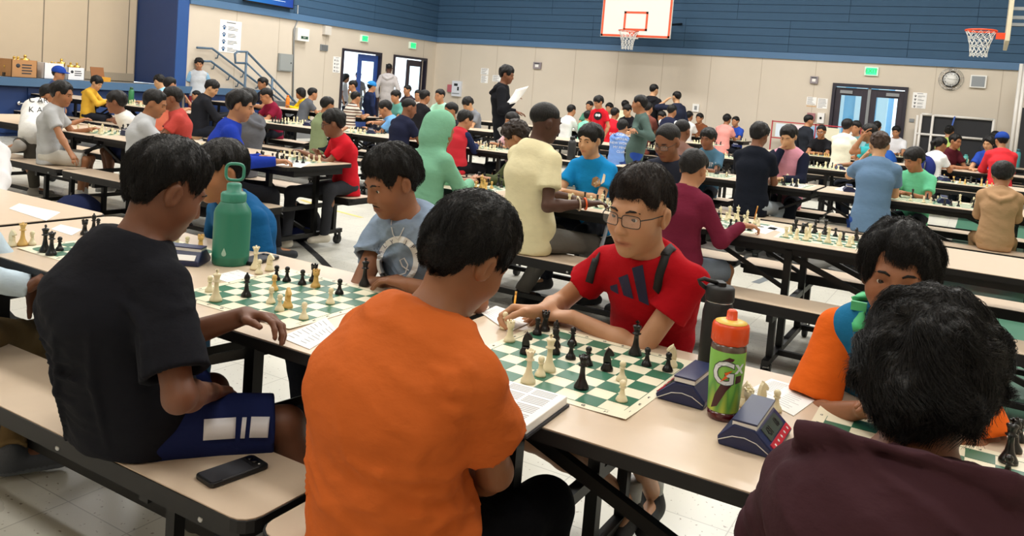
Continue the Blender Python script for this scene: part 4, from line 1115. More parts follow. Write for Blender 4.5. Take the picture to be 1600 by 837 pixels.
        for k in 'LR':
            hj, kn, an, toe = lg[k]
            F = Solid(); a0 = an-up*0.012*s; dn = -up if abs(toe[2]) < 0.3 else nrm(np.cross(toe, rt)); dn = dn if dn[2] < 0 else -dn
            F.cap(a0, a0+dn*0.035*s, 0.043*s, 0.046*s, 0.02).cap(a0+dn*0.045*s-toe*0.02, a0+dn*0.055*s+toe*0.155*s, 0.046*s, 0.040*s, 0.03).half(a0+dn*0.085*s, dn, 0.006)
            V4, Q4 = mesh_solid(F, vc)
            if len(V4):
                sc_ = np.ones((len(V4), 3)); hgt = (V4-(a0+dn*0.085*s)) @ (-dn); sc_[hgt < 0.022*s] = (2.2, 2.2, 2.1) if shoes < '#777777' else (1.0, 1.0, 1.0)
                put('shoe', np_mesh('shoe', V4, Q4, mat('shoe_'+shoes, shoes, rough=0.7, bump=0.1, bscale=120, tint=True), sc_, base), root)
                if plen == 'short' and lod >= 1: MB().tube([tuple(an+up*0.085*s-base), tuple(an-up*0.0-base)], [0.040*s, 0.039*s], 14).build('sock', cloth(sock or '#d8d8d4'), root)
    # ---- hair
    hst = dict(hair or {}); hm = hairmat(hair_c)
    if not hst.get('none') and hood != 'up':
        HS = hair_fn(Hc, R, hs, hst, seed, lod)
        V5, Q5 = mesh_solid(HS, vh)
        if len(V5):
            ho = put('hair', np_mesh('hair', V5, Q5, hm, None, base), root); out['hair'] = ho; out['hair_v'] = (V5, Q5)
            if nstr: strands(ho, V5, Q5, Hc, R, hs, hm, nstr, hst.get('len', 0.045), seed, hst.get('lift', 0.010), hst.get('curl', 0.0), whorl=hst.get('whorl', (0, -0.05, 0.10)), r0=hst.get('r0', 0.00042), HS=HS, tol=hst.get('tol', 0.004), wave=hst.get('wave', 0.4))
        if hst.get('bun'):
            bb = g(0, -0.10, 0.06); Hb = Solid(); Hb.ell(bb, V3(0.045, 0.042, 0.04)*hs, R, 0); Vb, Qb = mesh_solid(Hb, vh); put('hair_bun', np_mesh('hair_bun', Vb, Qb, hm, None, base), root)
        if hst.get('tail'):
            Hb = Solid(); Hb.cap(g(0, -0.10, 0.05), g(0, -0.15, 0.00), 0.025*hs, 0.035*hs, 0).cap(g(0, -0.15, 0.0), g(0, -0.13, -0.12), 0.035*hs, 0.014*hs, 0.02); Vb, Qb = mesh_solid(Hb, vh); put('ponytail', np_mesh('ponytail', Vb, Qb, hm, None, base), root)
    # ---- eyes and brows
    if face:
        em = eye_mesh(lod); RE_ = rot(hyaw+gaze[0], hp+gaze[1], hr)
        for sg in (-1, 1):
            e = put('eye', em, root); e.matrix_local = Matrix.Translation(Vector(g(sg*0.031, 0.0735 if lod == 2 else 0.0725, 0.003)-base)) @ Matrix([[*(RE_[i]*(0.0128 if lod == 2 else 0.0118)*hs), 0] for i in range(3)] + [[0, 0, 0, 1]])
            bx = [(0.013, 0.021), (0.024, 0.0265), (0.036, 0.0265), (0.047, 0.020)]
            P = np.array([g(sg*x, 0.14, z) for x, z in bx]); P = surf(S, P, -R[:, 1])
            MB().tube([tuple(p-base) for p in P], [0.0022*hs, 0.0036*hs, 0.0034*hs, 0.0014*hs], 6).build('eyebrow', hm, root)
    return out
def glasses(o, M=None, w=0.027, h=0.0175):
    g, base = o['g'], o['base']; M = M or BLACKP
    fr = MB()
    for sg in (-1, 1):
        P = []
        for k in range(17):
            a = 2*PI*k/16; c, s_ = math.cos(a), math.sin(a)
            x = w*abs(c)**0.45*(1 if c > 0 else -1); z = h*abs(s_)**0.55*(1 if s_ > 0 else -1)
            P.append(tuple(g(sg*0.033+x, 0.1045-abs(sg*0.033+x)*0.16, 0.000+z)-base))
        fr.tube(P, 0.0013, 6, False)
        fr.tube([tuple(g(sg*0.060, 0.095, 0.008)-base), tuple(g(sg*0.075, 0.06, 0.008)-base), tuple(g(sg*0.080, -0.005, 0.006)-base)], 0.0017, 6)
    fr.tube([tuple(g(-0.007, 0.104, 0.006)-base), tuple(g(0, 0.107, 0.008)-base), tuple(g(0.007, 0.104, 0.006)-base)], 0.0016, 6)
    go = fr.build('glasses', M, o['root'])
    for sg in (-1, 1):
        P = []
        for k in range(16):
            a = 2*PI*k/16; c, s_ = math.cos(a), math.sin(a); x = w*abs(c)**0.45*(1 if c > 0 else -1); z = h*abs(s_)**0.55*(1 if s_ > 0 else -1)
            P.append(tuple(g(sg*0.033+x, 0.1045-abs(sg*0.033+x)*0.16, z)-base))
        lo = MB().add(P, [tuple(range(16))]).build('lens', mat('spectacle_lens', '#ffffff', rough=0.0, alpha=0.10, spec=0.5), go)
def cap_hat(o, col, col2=None, back=False):
    g, base, hs = o['g'], o['base'], o['hs']
    H = Solid(); H.ell(g(0, -0.012, 0.052), V3(0.099, 0.117, 0.096)*hs, o['R'], 0).half(g(0, 0, 0.032), -o['R'][:, 2], 0.004)
    V, Q = mesh_solid(H, 0.010); put('cap', np_mesh('cap', V, Q, cloth(col), None, base), o['root'])
    sg = -1 if back else 1
    B = Solid(); B.ell(g(0, sg*0.115-0.01, 0.052), V3(0.075, 0.075, 0.010)*hs, o['R'], 0); V, Q = mesh_solid(B, 0.009); put('cap_brim', np_mesh('cap_brim', V, Q, cloth(col2 or col), None, base), o['root'])
def mask(o, col='#cfd6da'):
    g, base, hs = o['g'], o['base'], o['hs']
    H = Solid(); H.ell(g(0, 0.062, -0.060), V3(0.050, 0.050, 0.048)*hs, o['R'], 0); V, Q = mesh_solid(H, 0.009); put('face_mask', np_mesh('face_mask', V, Q, mat('mask_'+col, col, rough=0.8), None, base), o['root'])
def on_cloth(o, me, mtx, d, name, off=0.002):
    """Lay a flat print (a mesh in its own plane) on the shirt along direction d."""
    V = np.array([tuple(mtx @ v.co) for v in me.vertices]); V = surf(o['C'], V, d, 30, 0.7)-nrm(d)*off
    for i, v in enumerate(me.vertices): v.co = V[i]-o['base']
    ob = put(name, me, o['root']); return ob
def subdiv(me, cuts):
    b = bmesh.new(); b.from_mesh(me); bmesh.ops.triangulate(b, faces=b.faces)
    bmesh.ops.subdivide_edges(b, edges=b.edges, cuts=cuts, use_grid_fill=True); b.to_mesh(me); b.free(); return me
def P3(px, py, Y): return ony(px, py, Y)
# ------------------------------------------------------------------ the people
def hd(px, py, Y): return ony(px, py, Y)
def banded(name, ramp, axis='Z', scale=1.0, fract=True):
    m = bpy.data.materials.new(name); m.use_nodes = True; N = m.node_tree.nodes; L = m.node_tree.links; b = N['Principled BSDF']; b.inputs['Roughness'].default_value = 0.9
    tc = N.new('ShaderNodeTexCoord'); sp = N.new('ShaderNodeSeparateXYZ'); L.new(tc.outputs['Object'], sp.inputs[0]); mu = N.new('ShaderNodeMath'); mu.operation = 'MULTIPLY'; mu.inputs[1].default_value = scale; L.new(sp.outputs[axis], mu.inputs[0]); src = mu.outputs[0]
    if fract:
        fr = N.new('ShaderNodeMath'); fr.operation = 'FRACT'; L.new(src, fr.inputs[0]); src = fr.outputs[0]
    r = N.new('ShaderNodeValToRGB'); r.color_ramp.interpolation = 'CONSTANT'; e = r.color_ramp.elements
    e[0].position = ramp[0][0]; e[0].color = (*lin(ramp[0][1]), 1); e[1].position = ramp[1][0]; e[1].color = (*lin(ramp[1][1]), 1)
    for p, c in ramp[2:]: k = e.new(p); k.color = (*lin(c), 1)
    L.new(src, r.inputs[0]); L.new(r.outputs[0], b.inputs['Base Color']); return m
H_SHORT = dict(t=0.014, front=0.066, side=-0.005, nape=-0.05, amp=0.005)
H_MED = dict(t=0.019, front=0.056, side=-0.022, nape=-0.062, amp=0.007)
H_FRINGE = dict(t=0.022, front=0.040, side=-0.03, nape=-0.066, amp=0.008)
H_BUZZ = dict(t=0.006, front=0.070, side=0.002, nape=-0.045, amp=0.001)
H_LONG = dict(t=0.02, front=0.05, side=-0.05, ear=-0.06, nape=-0.15, long=0.12, amp=0.008)
S1, S2, S3, S4, S5 = '#7f533b', '#9b6a49', '#b07d5b', '#c0946f', '#4b2f23'
BENCHY = 0.505
def kid(label, px, py, row, side, yaw=None, lean=0.12, **k):
    X0_ = ony(px, py, 5.0)[0]/5.0
    rows = ROWL if X0_*ROWS[row] < -4.2 else ROWS
    by = rows[row]+(-BENCHY if side == 'n' else BENCHY)
    yaw = (0 if side == 'n' else 180) if yaw is None else yaw
    fwy = math.cos(math.radians(yaw))
    Y = by+lean*fwy
    h = hd(px, py, Y)
    dz = h[2]-(SEAT+0.09)
    s = min(1.0, max(0.72, math.sqrt(dz*dz+lean*lean)/0.70))
    fw = V3(math.sin(math.radians(yaw)), fwy, 0)
    hip = V3(h[0]-fw[0]*lean+k.pop('hx', 0.0), by, SEAT+0.085*s+0.01)
    k.setdefault('s', s); k.setdefault('hs', 0.88+0.10*(s-0.72)/0.28)
    k.setdefault('hair', H_MED if sum(map(ord, label)) % 2 else H_SHORT)
    return person(label, h, yaw, hip=hip, **k)
def stand(label, px, py, Y, yaw, **k):
    h = hd(px, py, Y); s = min(1.05, max(0.7, h[2]/1.58)); k.setdefault('s', s); k.setdefault('hs', 0.88+0.10*(s-0.72)/0.28); k.setdefault('hair', H_SHORT)
    return person(label, h, yaw, pose='stand', **k)
QUICK = os.environ.get('QUICKSCENE', '')
if 'far' not in QUICK:
    # ---- row two
    m1 = kid('boy in plain grey tee and light shorts sitting sideways on bench, left of frame', 97, 147, 2, 'n', 42, lean=0.08, lod=1, hyaw=58, hp=12, skin_c=S2, shirt='#a9abad', pants='#b9b6ae', plen='short', shoes='#b8ae9c', armR=dict(to=tuple(onz(112, 246, 0.55)+V3(0, 0, 0.02)), hint=(0.4, 0.1, -1)), legs={'R': dict(out=0.1), 'L': dict(out=0.1)}, hair=dict(H_MED, amp=0.009))
    m2 = person('boy kneeling on the bench in white tee with black lettering', hd(77, 150, 4.82), 38, hip=ony(52, 205, 4.42), lod=1, hyaw=40, hp=25, s=0.92, skin_c=S2, shirt='#d9d9d6', pants='#4a4741', shoes='#8e8a84', pose='sit', legs={'L': dict(knee=ony(60, 232, 4.62), ankle=ony(28, 222, 4.2), toe=(-0.6, -0.7, -0.3)), 'R': dict(knee=ony(50, 250, 4.35), ankle=ony(54, 292, 4.4)), 'below': True}, hair=H_SHORT)
    kid('boy in white tee leaning on folded arms across the table, left', 181, 160, 2, 'f', 205, lean=0.22, lod=1, hyaw=225, hp=10, skin_c=S1, shirt='#dcdad4', pants='#1d2340', plen='short', shoes='#d8d8d6', hair=H_FRINGE, armL=dict(to=tuple(onz(163, 188, 0.79))), armR=dict(to=tuple(onz(190, 192, 0.79))))
    kid('boy in pale grey tee seen from behind, just above the black-tee boy', 242, 162, 2, 'n', 35, lean=0.10, lod=1, hyaw=55, hp=18, skin_c=S2, shirt='#b4b7bb', pants='#3d4149', hair=H_SHORT)
    kid('boy in coral red tee half hidden behind pale grey tee boy', 268, 154, 2, 'f', 215, lean=0.10, lod=1, skin_c=S1, shirt='#b2453f', hair=H_SHORT)
    kid('boy in royal blue sweatshirt writing with a pencil', 375, 166, 2, 'n', 38, lean=0.10, lod=1, hyaw=52, hp=12, skin_c=S3, shirt='#1f389f', sleeve='long', pants='#1c1d22', shoes='#22262c', hair=H_MED, armR=dict(to=tuple(onz(432, 252, 0.775)), hint=(0.3, -0.4, -1), curl=55), armL=dict(to=tuple(onz(408, 246, 0.77))), legs={'R': dict(ankle=tuple(onz(430, 385, 0.10)))})
    kid('child in dark grey hoodie hidden behind royal blue sweatshirt', 384, 158, 2, 'f', 262, lean=0.02, lod=1, hyaw=230, skin_c=S3, shirt='#5d5f66', sleeve='long', hood='down', hair=H_SHORT)
    m17 = kid('boy in bright red polo and glasses with folded arms', 520, 193, 2, 'f', 206, lean=0.16, lod=1, hyaw=222, hp=14, skin_c=S1, shirt='#c01c29', pants='#34353b', shoes='#cfc8ba', hair=dict(H_FRINGE, t=0.024, nape=-0.08, amp=0.010), armR=dict(to=tuple(onz(497, 240, 0.785))), armL=dict(to=tuple(onz(478, 240, 0.79))), legs={'R': dict(knee=tuple(ony(455, 300, 4.9)), ankle=tuple(onz(448, 372, 0.1))), 'L': dict(knee=tuple(ony(515, 295, 5.0)), ankle=tuple(onz(507, 365, 0.12)), toe=(-0.4, -1, 0))})
    glasses(m17)
    kid('child in mint green hoodie with the hood up', 689, 205, 2, 'n', 12, lean=0.10, lod=1, hyaw=25, hp=15, skin_c=S2, shirt='#77ae92', sleeve='long', hood='up', hair=dict(none=1), face=False, pants='#3a3d44')
    kid('boy with curly dark hair in olive shirt leaning behind the cream tee', 806, 215, 2, 'f', 215, lean=0.16, lod=1, hyaw=245, hp=30, skin_c=S3, shirt='#4b5236', sleeve='long', hair=dict(t=0.03, front=0.045, side=-0.02, nape=-0.05, amp=0.014, curly=1, freq=70), hair_c='#2a201b')
    m36 = kid('tall man in cream tee and grey jeans sitting on bench, seen from behind', 852, 192, 2, 'n', 22, lean=0.06, lod=1, hyaw=38, hp=12, s=1.0, hs=1.02, girth=1.0, skin_c=S5, shirt='#dbd2ac', pants='#6c6a66', shoes='#151517', hair=dict(H_BUZZ), armR=dict(to=tuple(onz(918, 318, 0.80)), hint=(0.35, -0.2, -1), curl=40), loose=0.026, hem=-0.01, fold=0.003, legs={'L': dict(ankle=tuple(onz(815, 455, 0.1))), 'R': dict(ankle=tuple(onz(905, 455, 0.1)))})
    m37 = kid('boy in bright blue printed tee facing the cream tee man', 922, 220, 2, 'f', 188, lean=0.12, lod=1, hyaw=190, hp=8, skin_c=S4, shirt='#1784c4', hair=H_FRINGE, s=0.9)
    m55 = kid('young man in wire glasses and dark jacket looking down at the board', 1043, 222, 2, 'f', 185, lean=0.20, lod=1, hyaw=192, hp=24, skin_c=S1, shirt='#2b2f3d', sleeve='long', hair=H_BUZZ, hs=1.0, s=0.95)
    glasses(m55)
    m57 = kid('boy in long-sleeved maroon sweater writing, back turned', 1083, 265, 2, 'n', 16, lean=0.06, lod=1, hyaw=10, hp=20, skin_c=S3, shirt='#6a1f35', sleeve='long', pants='#7c8a9c', plen='short', hair=H_SHORT, armR=dict(to=tuple(onz(1160, 352, 0.79)), hint=(0.3, -0.2, -1), al=(0.95, 0.35, 0.05), curl=60))
    # ---- row three
    m31 = kid('boy in red, grey and navy jersey seen from behind', 727, 188, 3, 'n', 10, lean=0.10, lod=1, hyaw=40, hp=20, skin_c=S3, shirt='#c31f2c', shirt_m=banded('jersey', ((0, '#b81c2b'), (0.515, '#a3a3a8')), 'Z', 0.5, False), sleeve='long', sleeve_c='#222a4d', pants='#1a1a1f', hair=H_MED)
    kid('boy in navy tee seen from behind near the light blue tee boy', 639, 169, 3, 'n', 12, lean=0.12, lod=1, hyaw=42, hp=15, skin_c=S1, shirt='#1e2238', pants='#26283a', hair=H_BUZZ)
    kid('small boy in light blue tee reaching across to a chess piece', 602, 170, 3, 'f', 235, lean=0.16, lod=1, hyaw=235, hp=28, skin_c=S3, shirt='#6da2d8', hair=H_SHORT, armR=dict(to=tuple(onz(553, 193, 0.86)), hint=(0, 0, -1)))
    kid('boy in olive green tee half hidden behind red polo boy', 512, 165, 3, 'n', 20, lean=0.1, lod=0, skin_c=S2, shirt='#7f8c6a', hair=H_SHORT)
    m12 = kid('boy in maroon polo and glasses looking down at the board', 416, 150, 3, 'f', 195, lean=0.18, lod=1, hyaw=212, hp=22, skin_c=S3, shirt='#7c1a35', hair=H_SHORT)
    glasses(m12)
    kid('girl in pale pink top and glasses facing forward', 799, 190, 3, 'f', 200, lean=0.1, lod=0, skin_c=S3, shirt='#ddb8c0', hair=dict(H_LONG, long=0.02))
    kid('child with black hair behind the mint hood', 704, 174, 3, 'f', 205, lean=0.05, lod=0, skin_c=S2, shirt='#26232c', hair=H_SHORT)
    kid('young man in black jacket and white face mask', 331, 138, 3, 'n', 32, lean=0.16, lod=1, hyaw=60, hp=30, skin_c=S4, shirt='#1f2026', sleeve='long', hair=H_MED, s=0.98)
    kid('boy in yellow hoodie seen from the side, near the stage', 151, 130, 3, 'n', 48, lean=0.12, lod=1, hyaw=72, hp=25, skin_c=S4, shirt='#d8a93c', sleeve='long', hood='down', hair=H_FRINGE)
    kid('young man in light blue top with lowered face mask', 249, 128, 3, 'f', 225, lean=0.2, lod=1, hyaw=262, hp=30, skin_c=S4, shirt='#8ec1e0', hair=H_SHORT)
    kid('dark-haired child beside the young man in light blue', 266, 133, 3, 'n', 10, lean=0.1, lod=0, skin_c=S3, shirt='#d8745c', face=False)
    m58 = kid('boy in slate blue tee with white lettering, thick black hair', 1106, 217, 3, 'f', 182, lean=0.08, lod=1, hyaw=190, hp=10, skin_c=S1, shirt='#4a6f87', hair=H_FRINGE)
    kid('person with cropped hair and brown top behind the slate blue tee boy', 1066, 205, 3, 'n', 8, lean=0.12, lod=1, skin_c=S1, shirt='#7a5b52', sleeve='long', hair=H_BUZZ, face=False)
    kid('boy in black tee seen from behind, facing the girl in pink', 1186, 212, 3, 'n', 4, lean=0.05, lod=1, hyaw=8, hp=15, skin_c=S1, shirt='#161a24', pants='#9aa3ab', hair=dict(H_MED, amp=0.010), face=False, s=0.92)
    m62 = kid('girl in pink top and navy cardigan, hand at her cheek', 1232, 214, 3, 'f', 186, lean=0.12, lod=1, hyaw=190, hp=22, skin_c=S4, shirt='#d998ac', sleeve='long', sleeve_c='#161a2c', hair=dict(t=0.018, front=0.058, side=-0.03, nape=-0.07, amp=0.005), armR=dict(to=tuple(hd(1222, 232, 8.62)), hint=(-.4, -.2, -1), al=(0.3, 0.1, 0.8)))
    m70 = kid('boy in faded blue tee with brown hair, back turned', 1374, 228, 3, 'n', 358, lean=0.14, lod=1, hyaw=350, hp=20, skin_c=S4, shirt='#64809f', pants='#2c4f9a', hair=dict(H_SHORT, amp=0.010, curly=1, freq=60), hair_c='#3a2a20', face=False, s=0.92, armL=dict(to=tuple(hd(1352, 244, 8.05)), hint=(-.6, 0, -1)))
    kid('boy in mint green tee looking down to the side', 1428, 250, 3, 'f', 195, lean=0.14, lod=1, hyaw=222, hp=22, skin_c=S2, shirt='#6cc79c', hair=H_FRINGE)
    m78 = kid('girl in tan hoodie and matching trousers, back turned', 1566, 275, 3, 'n', 358, lean=0.06, lod=1, hyaw=0, hp=22, skin_c=S2, shirt='#b08d6b', sleeve='long', hood='down', pants='#a98762', hair=dict(H_MED, nape=-0.075, t=0.024), face=False, hem=-0.01)
    # ---- row four and farther
    F = dict(lod=0)
    kid('dark-haired boy peeking from behind maroon polo boy', 410, 131, 4, 'n', 190, skin_c=S2, shirt='#2a2a33', **F)
    kid('girl in bright yellow top facing left at a far table', 469, 146, 4, 'f', 205, skin_c=S2, shirt='#e6c01d', sleeve='long', hyaw=235, hair=dict(H_LONG, long=0.01), **F)
    kid('boy in charcoal tee leaning in, back turned, beside bright yellow girl', 489, 147, 4, 'n', 30, lean=0.2, skin_c=S3, shirt='#5c5f66', face=False, **F)
    kid('boy in brown and cream striped polo, back turned', 556, 153, 4, 'n', 15, skin_c=S3, shirt='#9c8676', shirt_m=banded('striped_knit', ((0, '#d8cfc2'), (0.35, '#6e4a3c'), (0.55, '#d8cfc2'), (0.75, '#4a3a34')), 'Z', 9.0), face=False, **F)
    stand('young man in beige tee wearing a black cap, facing forward', 551, 134, 12.9, 205, hyaw=220, skin_c=S3, shirt='#b3ae95', s=0.85, hair=dict(H_SHORT, front=0.03), **F)
    kid('boy in teal tee behind light blue tee boy', 618, 151, 4, 'f', 190, skin_c=S3, shirt='#5f9d93', hair=H_FRINGE, **F)
    kid('small child in dark top near the side doors', 636, 141, 5, 'f', 190, skin_c=S3, shirt='#3a3238', **F)
    kid('boy in black hoodie with pale piping, back turned', 664, 152, 4, 'n', 15, skin_c=S2, shirt='#1d1c20', sleeve='long', face=False, **F)
    kid('boy in pale mint tee facing forward by the back corner', 687, 150, 4, 'f', 185, skin_c=S3, shirt='#a5d9c0', **F)
    kid('small child in pale top beside the pale mint tee', 653, 149, 5, 'n', 160, skin_c=S3, shirt='#d9d3cb', **F)
    kid('young man in grey polo bending over a board', 731, 163, 4, 'f', 195, lean=0.22, hp=35, skin_c=S4, shirt='#777b82', hair=H_FRINGE, hs=1.0, **F)
    m38 = kid('child in periwinkle hoodie with white lettering on the back', 973, 199, 4, 'n', 8, skin_c=S3, shirt='#6f93d2', hood='down', lod=1, face=False, pants='#2b3f7a')
    kid('boy in white long-sleeved top, back turned, far row', 893, 173, 5, 'n', 22, skin_c=S3, shirt='#dcdcda', sleeve='long', face=False, **F)
    kid('boy in mint tee, back turned, in front of panda-print boy', 919, 182, 5, 'n', 8, skin_c=S3, shirt='#7cc9aa', face=False, **F)
    kid('child just above the mint tee boy', 921, 166, 6, 'n', 185, skin_c=S3, shirt='#4a7f6a', **F)
    m41 = stand('boy standing in red tee with round black print', 935, 160, 13.5, 195, hyaw=200, hp=20, skin_c=S3, shirt='#c81f2d', hair=H_FRINGE, lod=1)
    kid('boy in plain red tee, back turned, beside the round-print boy', 961, 178, 5, 'n', 12, skin_c=S2, shirt='#cf2230', face=False, **F)
    kid('child in pale top between the two red tees', 952, 169, 6, 'n', 180, skin_c=S3, shirt='#d9c9c0', **F)
    kid('boy in black top looking down beside plain red tee', 980, 173, 5, 'f', 190, hp=25, skin_c=S4, shirt='#1b1b20', **F)
    kid('child in pale green top at the farthest row', 977, 165, 6, 'n', 10, skin_c=S3, shirt='#c9cdb0', face=False, **F)
    stand('boy standing in grey-green long-sleeved top, turned left', 999, 163, 9.9, 235, hyaw=258, hp=5, skin_c=S2, shirt='#4c5f5a', sleeve='long', hair=H_SHORT, pants='#2b4a9a', lod=1, armR=dict(to=tuple(hd(990, 203, 9.6))), armL=dict(to=tuple(hd(992, 205, 9.7))))
    stand('teenager standing in black hoodie by the back wall', 1022, 141, 16.4, 12, skin_c=S4, shirt='#1a1a1e', sleeve='long', hood='down', face=False, hyaw=25, **F)
    stand('boy standing in navy top with a raised hand', 1057, 152, 16.4, 300, skin_c=S4, shirt='#262a3c', sleeve='long', armL=dict(to=tuple(hd(1042, 156, 16.2)), hint=(0, 0, -1)), **F)
    kid('dark-haired child in front of the black hoodie teenager', 1013, 170, 5, 'n', 8, skin_c=S3, shirt='#6f4038', face=False, **F)
    kid('child in black tee at the far table, looking down', 1034, 183, 5, 'f', 190, hp=25, skin_c=S3, shirt='#1a1a1d', **F)
    kid('boy in white and navy varsity jacket, back turned', 1050, 174, 5, 'n', 15, skin_c=S2, shirt='#20243a', sleeve='long', sleeve_c='#d8d8d6', face=False, **F)
    kid('child in white tee in the farthest row, back turned', 1077, 182, 6, 'n', 10, skin_c=S2, shirt='#dededc', face=False, **F)
    kid('child in brown fleece facing forward in the farthest row', 1093, 185, 6, 'f', 190, skin_c=S3, shirt='#7a4a30', sleeve='long', **F)
    kid('child in salmon tee, back turned, farthest row', 1136, 187, 6, 'n', 10, skin_c=S2, shirt='#e59a92', face=False, **F)
    kid('boy in blue tee facing the salmon tee child', 1149, 190, 6, 'f', 195, skin_c=S3, shirt='#2f4fae', **F)
    stand('boy standing in dark jacket by the soap dispenser', 1264, 189, 16.3, 40, skin_c=S3, shirt='#25282f', sleeve='long', hyaw=70, **F)
    m64 = kid('boy in black tee and glasses under the hand dispenser', 1283, 206, 5, 'f', 185, skin_c=S2, shirt='#1b1b1f', lod=1)
    glasses(m64)
    kid('person in cream shirt, back turned, before the double doors', 1324, 198, 5, 'n', 18, skin_c=S3, shirt='#ddd8c4', face=False, hs=1.0, **F)
    kid('child beside the cream shirt, before the double doors', 1337, 200, 5, 'f', 190, skin_c=S3, shirt='#6f9aa0', **F)
    kid('boy in turquoise tee with hand at his mouth', 1357, 208, 4, 'f', 250, skin_c=S2, shirt='#3fa9b0', lod=1, armL=dict(to=tuple(hd(1348, 213, 11.9)), hint=(-.3, 0, -1)))
    kid('dark-haired child in front of the right door leaf', 1370, 199, 6, 'n', 5, skin_c=S3, shirt='#3c4048', face=False, **F)
    kid('boy in white tee facing forward beside blue bag', 1400, 206, 6, 'f', 185, hp=18, skin_c=S3, shirt='#dcdde2', **F)
    m72 = kid('girl in white cap-sleeve top with pink rucksack', 1470, 226, 5, 'n', 40, skin_c=S2, shirt='#e4e2e4', hair=dict(H_MED, tail=1), face=False, lod=1, hyaw=55)
    kid('girl with hair in a bun and lime top by the rack', 1483, 206, 6, 'n', 10, skin_c=S3, shirt='#a9c46a', hair=dict(H_MED, bun=1), face=False, **F)
    kid('boy in dark maroon tee looking right, by the rack', 1493, 221, 5, 'f', 130, skin_c=S2, shirt='#4f1c26', lod=1)
    kid('girl in blue and white top facing the red shirt boy', 1545, 224, 5, 'f', 205, skin_c=S4, shirt='#2f4fb0', hair=dict(H_LONG, long=0.02), lod=1, hp=15)
    kid('dark-haired child behind the blue and white top', 1555, 215, 6, 'n', 5, skin_c=S3, shirt='#30313a', face=False, **F)
    m77 = kid('boy in red tee wearing a blue cap, back turned, far right', 1565, 220, 5, 'n', 345, skin_c=S3, shirt='#d2323a', sleeve='long', hair=dict(H_SHORT), face=False, lod=1)
    cap_hat(m77, '#23408f')
    # ---- others on their feet
    m33 = stand('tall teenager standing in black hoodie and grey trousers holding a sheet', 792, 117, 9.8, 62, hyaw=78, hp=12, skin_c=S1, shirt='#17181d', sleeve='long', hood='down', pants='#b5b3ae', hair=dict(H_FRINGE, amp=0.010), lod=1, armR=dict(to=tuple(hd(803, 158, 9.75)), hint=(0.2, -0.6, -1)), armL=dict(to=tuple(hd(806, 175, 9.95)), hint=(0.2, -0.6, -1)))
    m20 = stand('man in navy long sleeves and blue cap, back turned near doors', 581, 136, 13.4, 25, skin_c=S3, shirt='#1d2540', sleeve='long', face=False, **F)
    cap_hat(m20, '#2f7fc4', '#d8dce0', True)
    stand('man in light grey hoodie walking to the open side door', 608, 107, 16.2, 330, skin_c=S5, shirt='#b3aeae', sleeve='long', hood='down', face=False, hair=H_BUZZ, pants='#4a4a52', s=1.05, **F)
    stand('boy standing in grey tee with pale blue sleeves before the stage', 311, 100, 11.15, 118, hyaw=128, skin_c=S3, shirt='#b9bec4', sleeve='short', sleeve_c='#7fa8c6', pants='#a03a44', plen='short', hair=H_FRINGE, lod=1, s=0.95)
    m3 = stand('boy in royal blue cap standing before the stage', 92, 116, 7.1, 60, skin_c=S3, shirt='#3c4f7e', **F)
    cap_hat(m3, '#23439a')
    kid('child in red patterned shorts raising a hand beside the stage', 306, 150, 4, 'n', 200, skin_c=S3, shirt='#8c8f98', armR=dict(to=tuple(hd(292, 138, 11.0)), hint=(-0.5, 0, -1)), **F)
    kid('black-haired child in dark top left of black jacket', 318, 135, 4, 'f', 190, skin_c=S3, shirt='#3a3a40', **F)
    p_ = onx(541, 122, X0-1.0); stand('person with dark hair and white top just outside the blue side door', 541, 122, p_[1], 60, skin_c=S3, shirt='#d9d5d2', face=False, hair=H_LONG, **F)
    p_ = onx(560, 119, X0-1.3); stand('person in dark blue standing outside behind the blue side door', 560, 119, p_[1], 120, skin_c=S3, shirt='#2b3350', **F)
